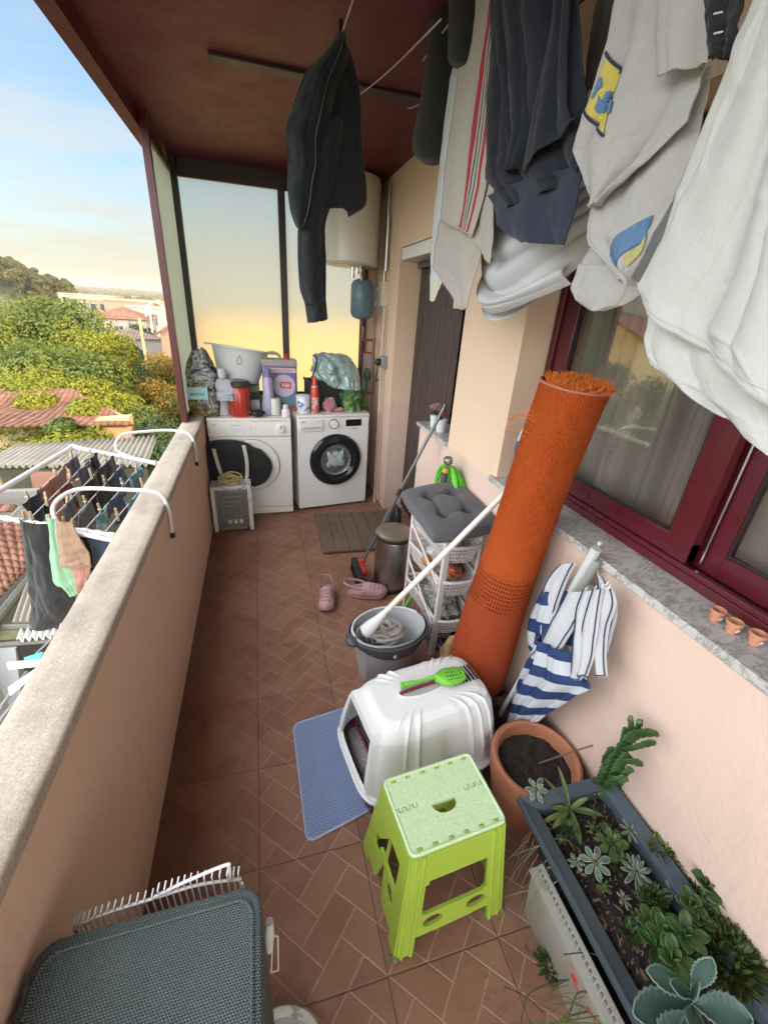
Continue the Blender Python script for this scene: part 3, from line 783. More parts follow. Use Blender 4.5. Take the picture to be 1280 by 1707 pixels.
o = MB(); o.prism(dp, .001, onbowl); o.build('drop_emblem', M('emblem_rim', (.20, .19, .14), .5, bd=0), t)
o = MB(); o.prism([(x * .78, y * .78) for x, y in dp], .0018, onbowl); o.build('drop_emblem_fill', M('emblem_fill', (.62, .58, .40), .5, bd=0), t)
# plastic bag under the basin, clear
c, s = L_(375, 672, ZT + .12)
t = thing('plastic_bag', 'crumpled clear lilac plastic bag squeezed under the basin', 'plastic bag', c)
PB = mat_foil('lilac_film', [(0, (.22, .22, .34)), (.5, (.42, .44, .50)), (1, (.25, .32, .36))], .18, 0, 14)
crumple_bag('film', PB, t, (c.x + .01, c.y + .11, c.z), .075, .04, .15, 9, .7, jit=.2)
# big detergent jug
c = at(469, 688, 3.52); c.z = ZT
s = (c - CAM).dot(f_) / FPX * 1.03
t = thing('detergent_jug', 'large purple labelled liquid detergent jug with carry handle and red cap', 'jug', c)
JG = M('jug_grey', (.32, .30, .27), .35, .06)
o = MB(); w2 = .132
o.box(c.x - w2, c.x + w2, c.y, c.y + .13, ZT, ZT + .375); o.build('jug_body', M('jug_purple', (.15, .125, .30), .3, .12, bd=0), t, bevel=.018, segs=3)
o = MB(); o.box(c.x - w2 - .004, c.x + w2 + .002, c.y - .002, c.y + .132, ZT + .345, ZT + .40); o.build('shoulder', JG, t, bevel=.012, segs=3)
o = MB(); o.tube(bez([(c.x - .10, c.y + .06, ZT + .395), (c.x - .095, c.y + .06, ZT + .425), (c.x - .07, c.y + .06, ZT + .440), (c.x - .03, c.y + .06, ZT + .440), (c.x - .0, c.y + .06, ZT + .425), (c.x + .01, c.y + .06, ZT + .395)], 5), .011, 8); o.build('handle', JG, t, smooth=True)
o = MB(); o.lathe([(.022, .40), (.022, .432), (.019, .436), (0, .436)], (c.x + .06, c.y + .06, ZT), 18); o.build('cap', M('cap_red', (.35, .03, .03), .35), t, smooth=35)
o = MB(); o.box(c.x - w2 + .008, c.x + w2 - .008, c.y - .0035, c.y - .001, ZT + .305, ZT + .338); o.build('label_strip', M('strip_pale', (.52, .45, .46), .4, bd=0), t)
text('lettering', 'DETERGENTE LIQUIDO', .018, M('print_red', (.45, .06, .05), .5, bd=0), t, (c.x, c.y - .004, ZT + .32), (1, 0, 0), (0, 0, 1), bold=True)
o = MB(); o.lathe([(.085, -.0005), (.085, .002), (0, .002)], mat=Matrix.Translation((c.x + .03, c.y, ZT + .205)) @ YRX, n=32); o.build('label_disc', M('disc_lilac', (.42, .41, .50), .4, bd=0), t)
o = MB(); o.box(c.x + .0, c.x + .085, c.y - .0035, c.y - .002, ZT + .185, ZT + .235); o.build('label_badge', M('badge_red', (.55, .06, .04), .4, bd=0), t, bevel=.001)
text('lettering', 'X&I', .040, WB, t, (c.x + .042, c.y - .004, ZT + .209), (1, 0, 0), (0, 0, 1), bold=True)
o = MB(); o.box(c.x - w2 + .006, c.x + w2 - .006, c.y - .003, c.y - .0005, ZT + .035, ZT + .115); o.build('label_band', M('band_teal', (.10, .20, .22), .4, .2, 30, bd=0), t)
# tall lilac bottle before the jug, white bottle, little bottles, black brush
t, c, s = bottle('softener_bottle', 'slim lilac and clear bottle standing before the big detergent jug', 'bottle', 449, 690, ZT, [(9, 0), (10, 2), (10, 20), (8.5, 28), (8.5, 52), (6, 58)], M('lilac_bottle', (.32, .30, .42), .2, .35, 25, bd=0), ([(6, 58.2), (5.5, 70), (4, 71), (0, 71)], M('cap_blue', (.16, .17, .30), .3)))
o = MB(); o.lathe([(8.8 * s, .5 * s), (9.2 * s, 2 * s), (9.2 * s, 22 * s), (8 * s, 26 * s)], c + Vector((.045, -.012, 0)), 18); o.build('clear_base', M('milky', (.55, .56, .50), .3, bd=0), t, smooth=35)
bottle('small_bottle', 'tiny white bottle with round cap at the dryer edge', 'bottle', 477, 694, ZT, [(6.5, 0), (7, 1), (7, 10), (4, 13)], WB, ([(4.5, 13.1), (4.5, 18), (3, 19), (0, 19)], WB))
c, s = L_(431, 696, ZT)
t = thing('hand_brush', 'small black brush lying beside the red container', 'brush', c)
o = MB(); o.ell(c + Vector((.0, .02, .028)), .055, .03, .026, 16, 10, .25, Matrix.Rotation(.35, 3, 'Z')); o.build('bristles', BLACK, t, smooth='all')
o = MB(); o.tube([c + Vector((-.05, .0, .035)), c + Vector((-.11, .03, .055)), c + Vector((-.15, .05, .06))], [.010, .009, .011], 8); o.build('handle', BLACK, t, smooth=True)
c, s = L_(424, 688, ZT)
t = tag(MB().box(c.x - .03, c.x + .045, c.y + .07, c.y + .12, ZT + .001, ZT + .085).build('soap_box', WB, None, bevel=.004), 'small white carton behind the black brush', 'carton')
c, s = L_(493, 689, ZT + .012)
t = tag(MB().lathe([(.030, 0), (.031, .003), (.031, .042), (.027, .046), (0, .046)], (c.x, c.y + .10, ZT + .001), 20).build('measuring_cup', M('orange_plastic', (.42, .10, .05), .4), None, smooth=35), 'orange measuring cup between the two machines\' bottles', 'cup')
# ---------------------------------------------------------------- on top of the washing machine
ZW = .8155
c = at(507, 688, 3.46)
c, s = L_(507, 690, ZW)
t = thing('washing_powder_tub', 'white round tub with a blue printed label at the front edge', 'tub', c)
def mat_tub():
    m, b = newmat('tub_print'); cc, x, y, z = coords()
    n = nz(16, 3, .5, dist=2.0); k = sstep(n, .52, .56) * sstep(z, ZW + .015, ZW + .03) * (1 - sstep(z, ZW + .09, ZW + .105))
    setp(b, 'Base Color', mix(k, (.62, .66, .68), (.06, .14, .36))); setp(b, 'Roughness', .3); return m
o = MB(); o.lathe([(.052, 0), (.054, .004), (.054, .115), (.052, .118)], c + Vector((0, .06, 0)), 32); o.build('tub', mat_tub(), t, smooth=35)
o = MB(); o.lathe([(.056, .118), (.057, .120), (.057, .132), (.053, .136), (0, .136)], c + Vector((0, .06, 0)), 32); o.build('lid', M('lid_white', (.66, .68, .70), .3), t, smooth=35)
c, s = L_(526, 689, ZW)
t = thing('aerosol_can', 'slender red and white spray can with a red nozzle cap', 'can', c)
def mat_can():
    m, b = newmat('can_print'); cc, x, y, z = coords()
    n = nz(22, 3, .5, dist=1.0); k = sstep(z + n * .03, ZW + .12, ZW + .15)
    base = mix(sstep(n, .5, .56), (.62, .52, .48), (.50, .12, .10)); setp(b, 'Base Color', mix(k, base, (.60, .045, .030))); setp(b, 'Roughness', .28); return m
CAN0 = c + Vector((0, .045, 0))
o = MB(); o.lathe([(.030, 0), (.033, .004), (.033, .16), (.030, .185), (.024, .20)], CAN0, 24); o.build('can_body', mat_can(), t, smooth=35)
o = MB(); o.lathe([(.024, .2005), (.024, .212), (.019, .225), (.020, .262), (.016, .275), (0, .276)], CAN0, 20); o.build('nozzle_cap', M('nozzle_red', (.58, .04, .03), .3), t, smooth=35)
o = MB(); o.lathe([(.0255, .198), (.0255, .206)], CAN0, 20); o.build('collar', WB, t)
c = Vector((.53, 3.60, ZW))
t = thing('storage_crate', 'open black plastic crate behind the spray can', 'crate', c)
CB = M('crate_black', (.022, .026, .022), .5)
F = frame((.395, 3.53, ZW), radians(9)); o = MB(); o.box(0, .36, 0, .008, 0, .225); o.box(0, .36, .222, .23, 0, .225); o.box(0, .008, .008, .222, 0, .225); o.box(.352, .36, .008, .222, 0, .225); o.box(.008, .352, .008, .222, 0, .01)
xf(o, F); o.build('box', CB, t, bevel=.002)
o = MB(); o.box(-.006, .366, -.008, .0, .21, .232); o.box(-.006, 0, 0, .235, .21, .232); xf(o, F); o.build('rim', CB, t, bevel=.002)
# turquoise silver insulated bag spilling over the crate
TB = mat_foil('silver_turquoise_film', [(0, (.16, .28, .27)), (.5, (.36, .49, .47)), (.75, (.50, .58, .55)), (1, (.3, .42, .42))], .24, .25, 6)
c = px(560, 630, 1, 3.6)
t = thing('cooler_bag', 'crumpled turquoise and silver shopping bag heaped over the crate', 'bag', c)
ro = [(524, 588, 536, 586), (521, 600, 565, 592), (524, 612, 590, 606), (530, 624, 600, 626), (545, 640, 601, 642), (556, 646, 602, 650)]
cl = Cloth([(px(a, b, 1, 3.56), px(c2, d2, 1, 3.56)) for a, b, c2, d2 in ro], .028, 1.7, 5, (0, -1, 0), 1.5, .5, .014, 0, bulge=.06)
cl.build('front_film', TB, t, 44, 40, .003)
crumple_bag('bag_body', TB, t, (.60, 3.68, ZW + .16), .17, .10, .27, 21, .55, 40, 34, .35)
o = MB(); o.tube(bez([px(521, 592, 1, 3.53), px(527, 596, 1, 3.525), px(526, 612, 1, 3.53), px(520, 630, 1, 3.54)], 5), .006, 6); o.build('dark_edge', BLACK, t, smooth=True)
# green plastic bag
GB = mat_foil('green_film', [(0, (.012, .06, .02)), (.5, (.03, .13, .04)), (.65, (.35, .38, .10)), (.7, (.03, .14, .05)), (1, (.05, .2, .08))], .28, 0, 10)
c = px(585, 685, 2, ZW); t = thing('green_bag', 'shiny green plastic bag tucked behind the pink cloth', 'bag', c)
crumple_bag('film', GB, t, (c.x, c.y + .03, ZW), .085, .07, .20, 4, .5, 34, 28, .4)
GB2 = mat_foil('leafy_film', [(0, (.015, .05, .012)), (.5, (.05, .09, .02)), (.62, (.30, .14, .04)), (.8, (.05, .08, .02)), (1, (.02, .07, .02))], .35, 0, 20)
c = px(605, 683, 2, ZW); t = thing('snack_bag', 'small brown and green packet against the wall on the washing machine', 'packet', c)
crumple_bag('film', GB2, t, (c.x, c.y + .03, ZW), .045, .05, .16, 14, .3, 30, 24, .4)
# pink crumpled cloth
PKC = mat_fabric('pink_patterned_cloth', (.36, .13, .15), 200, .2, col2=(.55, .38, .37), vs=60)
c = px(551, 688, 2, ZW); t = thing('pink_cloth', 'crumpled pink patterned cloth on the washing machine\'s front edge', 'cloth', c)
o = MB(); o.ell(c + Vector((.0, .06, .05)), .052, .045, .062, 26, 18, .35); o.ell(c + Vector((.075, .055, .014)), .06, .03, .017, 22, 12, .5); o.build('cloth_heap', PKC, t, smooth='all')
c = px(582, 686, 2, ZW); t = tag(MB().ell(c + Vector((0, .03, .014)), .05, .035, .02, 20, 12, .6).build('paper_scrap', WB, None, smooth='all'), 'crumpled whitish paper beside the pink cloth', 'paper')
# ---------------------------------------------------------------- fly swatter style red frame hanging by the pipe
c = px(611, 610, 1, 3.86)
t = thing('wall_organiser', 'narrow red framed hanging pouch with a green brush in the corner', 'pouch', c)
RR = M('red_frame', (.50, .03, .04), .4)
q = [px(601, 586, 1, 3.86), px(623, 589, 1, 3.86), px(621, 655, 1, 3.86), px(600, 652, 1, 3.86)]
o = MB(); o.tube(bez([q[0], q[1]], 4) + bez([q[1], q[2]], 6) + bez([q[2], q[3]], 4) + bez([q[3], q[0]], 6), .008, 6, closed=False); o.build('red_border', RR, t, smooth=True)
o = MB(); o.grid(lambda a, b: q[0].lerp(q[1], a).lerp(q[3].lerp(q[2], a), b) + Vector((0, .003 + .006 * sin(a * pi) * -1, 0)), 8, 16); o.build('pouch_back', M('pouch_grey', (.42, .40, .38), .5, .2, 20), t, smooth='all', solid=.002)
o = MB(); p0 = px(612, 625, 1, 3.835); o.ell(p0, .032, .014, .055, 16, 12, .3); o.tube([p0 + Vector((0, 0, -.03)), p0 + Vector((0, 0, -.14))], .008, 6); o.build('brush', M('brush_green', (.07, .20, .12), .5), t, smooth='all')
# ---------------------------------------------------------------- water heater, expansion tank, pipes
def mat_heater():
    return M('heater_cream', (.63, .60, .50), .3, .05, 2, bd=0, dirt=.15, dirtcol=(.45, .38, .26), ds=2)
cx_, cy_ = .735, 3.735; RH = .205
t = thing('water_heater', 'cream cylindrical electric water heater hung under the ceiling in the corner', 'water heater', (cx_, cy_, 1.88))
HM = mat_heater()
o = MB(); o.lathe([(RH - .012, 1.893), (RH, 1.905), (RH, 2.40), (RH - .012, 2.44), (RH - .05, 2.45), (0, 2.452)], (cx_, cy_, 0), 56); o.build('tank', HM, t, smooth=30)
o = MB(); o.lathe([(0, 1.880), (RH - .03, 1.880), (RH - .008, 1.886), (RH - .004, 1.896), (RH - .02, 1.897)], (cx_, cy_, 0), 56); o.build('bottom_cap', M('cap_grey_cream', (.5, .48, .42), .35), t, smooth=30)
PIPE = M('lagged_pipe', (.10, .085, .075), .5); COPPER = M('brown_pipe', (.22, .13, .08), .4, metal=.4)
o = MB(); o.tube([(cx_ - .005, 3.66, 1.885), (cx_ - .005, 3.66, 1.80)], .016, 10); o.tube([(cx_ + .03, 3.66, 1.885), (cx_ + .03, 3.66, 1.83)], .013, 10); o.build('outlet', CHROME, t, smooth=True)
WCAB = M('white_cable', (.62, .60, .56), .5)
o = MB(); o.tube(bez([(cx_ + .03, 3.64, 1.88), (cx_ + .05, 3.60, 1.80), (cx_ + .07, 3.60, 1.66), (cx_ + .12, 3.62, 1.60), (.93, 3.66, 1.64), (.955, 3.70, 1.74)], 8), .007, 8); o.build('cable', WCAB, t, smooth=True)
ec = px(604, 499, 1, 3.66)
t = thing('expansion_tank', 'blue grey pressure tank hanging on the pipe under the water heater', 'pressure tank', ec)
TK = M('tank_blue', (.095, .155, .185), .35, .1, 6)
o = MB(); hR = .092; o.lathe([(0, -.145), (.04, -.142), (.075, -.128), (hR, -.098), (hR, -.002), (hR + .002, 0), (hR, .002), (hR, .098), (.075, .128), (.04, .142), (0, .145)], ec, 36, caps=False); o.build('vessel', TK, t, smooth=30)
o = MB(); o.lathe([(.016, -.175), (.016, -.14), ], ec, 10); o.lathe([(.022, .14), (.022, .175), (.016, .18), (.016, .26)], ec, 12); o.build('fitting', PIPE, t, smooth=35)
t = thing('water_pipes', 'brown pipe with elbows running down the corner below the tank', 'pipes', (ec.x + .05, 3.74, .83))
o = MB(); x0 = ec.x + .035
o.tube([(x0, 3.80, 1.86), (x0, 3.80, .83)], .021, 12); o.build('riser', M('riser_maroon', (.10, .035, .03), .4), t, smooth=True)
o = MB(); o.tube([(x0 - .01, 3.70, 1.46), (x0 - .01, 3.70, 1.375), (x0 + .0, 3.70, 1.36), (x0 + .075, 3.70, 1.36), (x0 + .085, 3.70, 1.35), (x0 + .085, 3.70, .95)], .011, 8)
for z in (1.36, 1.22, 1.05): o.tube([(x0 + .085, 3.70, z - .015), (x0 + .085, 3.70, z + .015)], .017, 8)
o.build('branch', COPPER, t, smooth=True)
t = thing('conduit', 'thin cream conduit with clips running down the house wall to the floor', 'conduit', (W_X, 3.5, .3))
CON = M('conduit_cream', (.60, .47, .36), .5)
o = MB(); o.tube(bez([(W_X - .012, 3.58, 1.62), (W_X - .012, 3.57, .9), (W_X - .012, 3.56, .12), (W_X - .03, 3.50, .03), (W_X - .05, 3.40, .012)], 10), .011, 8)
o.build('pipe', CON, t, smooth=True)
o = MB(); o.tube(bez([(W_X - .010, 3.52, 1.6), (W_X - .010, 3.50, .9), (W_X - .010, 3.49, .2), (W_X - .02, 3.44, .02)], 10), .006, 6); o.build('thin_pipe', CON, t, smooth=True)
for z in (1.3, .8, .55, .3):
    o = MB(); o.box(W_X - .026, W_X, 3.545, 3.595, z, z + .018); o.build('clip', CON, t, bevel=.002)
t = thing('junction_box', 'small cream junction box on the wall beside the blue tank', 'junction box', (W_X, 3.60, 1.7))
o = MB(); o.box(W_X - .045, W_X, 3.55, 3.68, 1.62, 1.79); o.build('box', M('jbox', (.60, .52, .40), .45), t, bevel=.005)
o = MB(); o.lathe([(.02, 0), (.02, .02), (.014, .024), (0, .024)], mat=Matrix.Translation((W_X - .02, 3.72, 1.74)) @ Matrix.Rotation(radians(-90), 4, 'Y'), n=14); o.build('lamp', CHROME, t, smooth=True)
t = thing('wall_socket', 'grey weatherproof socket with a dark plug on the house wall', 'socket', (W_X, 3.55, 1.2))
sc = px(640, 603, 0, W_X - .02)
o = MB(); o.box(W_X - .045, W_X, sc.y - .04, sc.y + .04, sc.z - .045, sc.z + .045); o.build('housing', GREYP, t, bevel=.006)
o = MB(); o.ell((W_X - .06, sc.y + .02, sc.z - .005), .03, .025, .03, 12, 8); o.tube(bez([(W_X - .06, sc.y + .03, sc.z - .03), (W_X - .06, sc.y + .06, sc.z - .12), (W_X - .05, sc.y + .09, sc.z - .17), (W_X - .02, sc.y + .15, sc.z - .16)], 5), .005, 6); o.build('plug', BLACK, t, smooth=True)
t = thing('flue_pipe', 'thin grey metal pipe running up beside the water heater', 'pipe', (W_X - .03, 3.5, 1.9))
o = MB(); o.tube([(W_X - .025, 3.56, 1.86), (W_X - .025, 3.56, 2.22)], .014, 10); o.tube([(W_X - .02, 3.62, 1.79), (W_X - .02, 3.60, 2.4)], .008, 8); o.build('tube', STEEL, t, smooth=True)
def holes(mb, start_faces, test):
    """drop the faces whose centre passes test(u, v) (uv of a grid)"""
    keep = []
    for k, f in enumerate(mb.f):
        if k < start_faces: keep.append(f); continue
        u = sum(mb.gu[i][0] for i in f) / len(f); v = sum(mb.gu[i][1] for i in f) / len(f)
        if not test(u, v): keep.append(f)
    mb.f = keep; return mb
# ---------------------------------------------------------------- wooden duckboard
t = thing('duckboard', 'worn flat wooden duckboard of six planks before the washing machine', 'floor mat', (.66, 2.9, 0))
def mat_wood(name, a, b_, ax='y'):
    m, b = newmat(name); c, x, y, z = coords()
    v = vec(x * 40, y * 3, z * 40) if ax == 'y' else vec(x * 3, y * 40, z * 40)
    n = nz(1, 5, .6, v, 1.2); col = mix(n, a, b_); col = mix(sstep(nz(5, 5, .7), .5, .75) * .6, col, [q * .45 for q in a])
    setp(b, 'Base Color', col); setp(b, 'Roughness', .75); bump(b, n, .002); return m
WOOD = mat_wood('grey_brown_wood', (.085, .055, .035), (.20, .14, .095))
mp = Matrix.Translation((.355, 2.59, 0)) @ Matrix.Rotation(radians(-1.5), 4, 'Z')
for i in range(6):
    o = MB(); o.box(i * .102, i * .102 + .0985, .0, .61, .014, .030 + U(0, .0015), mp); o.build('plank', WOOD, t, bevel=.002)
for y in (.05, .53):
    o = MB(); o.box(.01, .60, y, y + .04, .001, .0135, mp); o.build('batten', WOOD, t)
# ---------------------------------------------------------------- pedal bin
bc = Vector((.735, 2.165, 0))
t = thing('pedal_bin', 'brushed steel pedal bin with a dusty domed lid', 'bin', bc)
def mat_brushed():
    m, b = newmat('brushed_steel_bin'); c, x, y, z = coords()
    n = nz(1, 3, .6, vec(x * 3, y * 3, z * 260)); col = mix(n, (.34, .32, .31), (.46, .44, .43))
    setp(b, 'Base Color', col); setp(b, 'Roughness', .26 + n * .12); b.inputs['Metallic'].default_value = 1; bump(b, n, .0004); return m
o = MB(); o.lathe([(.108, .028), (.1105, .03), (.1105, .345), (.108, .352)], bc, 48); o.build('bin_body', mat_brushed(), t, smooth=35)
o = MB(); o.lathe([(.1125, .0), (.1145, .004), (.1145, .024), (.112, .028)], bc, 40); o.build('base_ring', BLACK, t, smooth=35)
o = MB(); o.lathe([(.109, .352), (.113, .354), (.113, .372), (.110, .374)], bc, 40); o.build('rim_ring', BLACK, t, smooth=35)
o = MB(); o.lathe([(.112, .3745), (.114, .380), (.113, .390), (.10, .400), (.06, .409), (0, .412)], bc, 40); o.build('lid', M('dusty_lid', (.26, .21, .165), .4, .3, 10, metal=.6, dirt=.4, dirtcol=(.2, .16, .12)), t, smooth=30)
o = MB(); o.box(bc.x - .03, bc.x + .03, bc.y - .150, bc.y - .112, .004, .014); xf(o, Matrix.Translation(bc) @ Matrix.Rotation(radians(-55), 4, 'Z') @ Matrix.Translation(-bc)); o.build('pedal', BLACK, t, bevel=.003)
# ---------------------------------------------------------------- broom
t = thing('broom', 'broom with red and black head leaning by its grey handle on the low wall', 'broom', (.555, 2.28, 0))
hb0 = Vector((.562, 2.31, .055)); ht = px(741, 678, 0, .985)
o = MB(); o.tube([hb0, hb0.lerp(ht, .5)], .0115, 10); o.tube([hb0.lerp(ht, .495), ht], .0095, 10); o.ell(ht, .011, .011, .02, 10, 6); o.build('handle', M('handle_grey', (.16, .16, .16), .35, metal=.5), t, smooth=True)
o = MB(); o.tube([hb0.lerp(ht, .49), hb0.lerp(ht, .53)], .0145, 10); o.build('collar', BLACK, t, smooth=True)
o = MB(); o.box(.520, .562, 2.15, 2.40, .052, .085); o.build('head', BLACK, t, bevel=.010, segs=3)
o = MB(); o.box(.558, .585, 2.20, 2.33, .05, .095); o.tube([hb0, hb0.lerp(ht, .06)], .018, 10); o.build('red_block', M('broom_red', (.40, .02, .02), .35), t, bevel=.006)
BR = M('bristle_black', (.018, .018, .02), .7, .3, 200)
o = MB()
for i in range(900):
    x, y = U(.522, .562), U(2.153, 2.397); o.tube([(x, y, .054), (x + U(-.012, .006), y + U(-.012, .012), .002)], .0012, 3, caps=False)
tag(o.build('bristles', BR, t), None, None)
# ---------------------------------------------------------------- clogs
PINK = M('clog_pink', (.46, .27, .28), .5, .08, 12, bd=.0003)
def clog(origin, rz, flip, label):
    t = thing('clog', label, 'shoe', origin, 'pink clogs left on the tiles')
    F = Matrix.Translation(origin) @ Matrix.Rotation(rz, 4, 'Z')
    # outline along +x (toe), length .24
    def hw(s):  # half width
        return .030 + .018 * sin(min(1, s * 1.15) * pi * .5) ** 1.2 + .004 * sin(s * 7) - .048 * max(0, (s - .80) / .2) ** 2.4 - .03 * max(0, (.10 - s) / .10) ** 2
    def cen(s): return flip * .010 * sin(s * pi)
    # sole
    o = MB(); n = 30; ring_ = []
    for i in range(n + 1): s = i / n; ring_.append((s * .245, cen(s) + hw(s)))
    for i in range(n, -1, -1): s = i / n; ring_.append((s * .245, cen(s) - hw(s)))
    o.prism(ring_, .030, lambda x, y, z: F @ Vector((x, y, z + .004 + .018 * max(0, (x - .17) / .07) ** 2))); o.build('sole', PINK, t, bevel=.007, segs=3)
    def up(a, b):
        s = .40 + .585 * b ** .92; an = pi * a; w_ = hw(s) * .97 + .0015; h = (.070 * (1 - ((s - .45) / .6) ** 2 * .62)) * (1 - max(0, (s - .9) / .1) ** 2 * .6)
        return F @ Vector((s * .245 - .03 * (1 - b) * (1 - sin(an)) , cen(s) + w_ * cos(an), .026 + h * sin(an) ** .75))
    o = MB(); o.grid(up, 26, 20); uo = o.build('upper', PINK, t, smooth='all', solid=.004)
    o = MB()
    for r, (b, cnt) in enumerate([(.30, 4), (.46, 5), (.62, 4), (.78, 3)]):
        for k in range(cnt):
            a = .5 + (k - (cnt - 1) / 2) * .125
            p = up(a, b); q = up(a + .01, b); r2 = up(a, b + .01); nn = (q - p).cross(r2 - p).normalized()
            if nn.z < 0: nn = -nn
            mt = Matrix.Translation(p + nn * .0022) @ nn.to_track_quat('Z', 'Y').to_matrix().to_4x4(); o.lathe([(.0048, 0), (.0048, .0008), (0, .0008)], mat=mt, n=10)
    o.build('vent_hole', M('hole_dark', (.10, .045, .05), .8), t)
    def side(sg):
        return [F @ Vector((.245 * s, cen(s) + sg * (hw(s)), z)) for s, z in ((.42, .06), (.30, .045), (.15, .042), (.03, .040))]
    o = MB()
    def wallf(a, b):
        s = .02 + .45 * abs(2 * a - 1); sg = 1 if a < .5 else -1
        h = .012 + .028 * (s / .45) ** 1.5
        return F @ Vector((s * .245 - .004, (cen(s) + sg * hw(s) * (1 if s > .1 else (s / .1) ** .5)), .028 + h * b))
    o.grid(wallf, 30, 4); o.build('heel_wall', PINK, t, smooth='all', solid=.004)
    st = [F @ Vector((x, flip * .003 + y, z)) for x, y, z in ((.098, .044, .068), (.05, .043, .080), (-.005, .030, .090), (-.025, 0, .092), (-.005, -.030, .090), (.05, -.043, .080), (.098, -.044, .068))]
    o = MB(); o.tube(bez(st, 6), .0075, 8, sq=.35); o.build('heel_strap', PINK, t, smooth=True)
clog(Vector((.318, 2.185, 0)), radians(-98), 1, 'pink rubber clog with its toe pointing at the camera, left one')
clog(Vector((.445, 2.115, 0)), radians(-17), -1, 'pink rubber clog lying crosswise beside the pedal bin, right one')
# grey rag bag by the door
c = Vector((.85, 2.60, .0)); t = thing('rag_bag', 'pale grey crumpled bag on the floor behind the pedal bin', 'bag', c)
crumple_bag('film', mat_fabric('pale_grey_cloth', (.30, .31, .30), 200, .2), t, c, .09, .09, .20, 8, .3, 30, 24, .5)
c = Vector((.93, 2.74, 0)); t = thing('hand_broom', 'dark bristled brush head standing in the door recess', 'brush', c)
o = MB(); o.ell(c + Vector((0, 0, .15)), .035, .09, .14, 20, 14, .5); o.build('bristles', BLACK, t, smooth='all')
# ---------------------------------------------------------------- garden hose
hc = px(752, 822, 0, .95)
t = thing('garden_hose', 'bright green garden hose coiled on a wall hook above the cushion', 'hose', hc)
HO = M('hose_green', (.10, .46, .03), .35, .1, 20, bd=0)
o = MB()
for k in range(5):
    r = .10 + .010 * (k % 3); P = []
    for i in range(60):
        a = 2 * pi * i / 60; P.append((W_X - .022 - .018 * (k % 3) - .006 * k + .004 * sin(3 * a + k), hc.y + (r * 1.2 + .004 * sin(2 * a + k)) * cos(a) + .004 * k, hc.z - .035 + (r * 1.55) * sin(a) + .004 * (k % 2)))
    o.tube(P, .0105, 8, closed=True)
p_ = px(700, 860, 0, .9)
o.tube(bez([(W_X - .03, hc.y + .09, hc.z - .10), (W_X - .05, hc.y + .12, hc.z - .25), (.90, hc.y + .05, hc.z - .45), (.80, hc.y - .02, hc.z - .60), (.72, hc.y - .05, .02)], 8), .010, 8)
o.build('coil', HO, t, smooth=True)
nz0 = px(747, 768, 0, .90)
o = MB(); o.ell(nz0, .026, .024, .024, 14, 10, .3); o.tube([nz0, nz0 + Vector((-.005, 0, -.05))], .010, 8); o.build('nozzle', M('nozzle_grey', (.20, .19, .17), .35, metal=.6), t, smooth=True)
o = MB(); o.tube([nz0 + Vector((-.005, 0, -.04)), nz0 + Vector((-.008, 0, -.062))], .017, 12); o.build('connector_yellow', M('conn_yellow', (.55, .28, .03), .4), t, smooth=True)
o = MB(); o.tube([nz0 + Vector((-.008, 0, -.062)), nz0 + Vector((-.012, 0, -.13))], .015, 12); [o.tube([nz0 + Vector((-.009 - .001 * i, 0, -.075 - .016 * i)), nz0 + Vector((-.009 - .001 * i, 0, -.082 - .016 * i))], .0175, 12) for i in range(4)]; o.build('connector', M('conn_dark', (.07, .07, .08), .4), t, smooth=True)
# ---------------------------------------------------------------- three tier basket rack
t = thing('basket_rack', 'white three tier kitchen rack with openwork baskets under the cushion', 'rack', (.79, 1.72, 0))
RK = M('rack_white', (.58, .54, .52), .4, .08, 6, dirt=.25, dirtcol=(.35, .3, .26))
A_, B_, C_, D_ = Vector((.775, 1.525, 0)), Vector((.752, 1.93, 0)), Vector((.955, 1.545, 0)), Vector((.955, 1.93, 0))
o = MB(); o.obox(A_ + Vector((0, 0, .36)), .034, .018, .72, rz=.15); o.build('leg', RK, t, bevel=.005)
for q, h in ((B_, .715), (C_, .715), (D_, .715)):
    o = MB(); o.tube([q, q + Vector((0, 0, h))], .0095, 8); o.build('leg', RK, t, smooth=True)
o = MB(); o.tube([A_ + Vector((0, 0, .715)), B_ + Vector((0, 0, .715)), D_ + Vector((0, 0, .715)), C_ + Vector((0, 0, .715))], .009, 8, closed=True); o.build('top_frame', RK, t, smooth=True)
cen_ = (A_ + B_ + C_ + D_) / 4
def basket_out(a):
    """outline of a basket: straight on the open side, round on the wall side"""
    q = [A_, A_.lerp(C_, .5) + Vector((.015, -.035, 0)), C_ + Vector((-.0, .0, 0)), C_.lerp(D_, .5) + Vector((.012, .0, 0)), D_, D_.lerp(B_, .5), B_, B_.lerp(A_, .33), B_.lerp(A_, .66)]
    i = a * len(q); k = int(i) % len(q); f = i - int(i)
    p0, p1, p2, p3 = q[(k - 1) % 9], q[k], q[(k + 1) % 9], q[(k + 2) % 9]
    return .5 * ((2 * p1) + (-p0 + p2) * f + (2 * p0 - 5 * p1 + 4 * p2 - p3) * f * f + (-p0 + 3 * p1 - 3 * p2 + p3) * f ** 3)
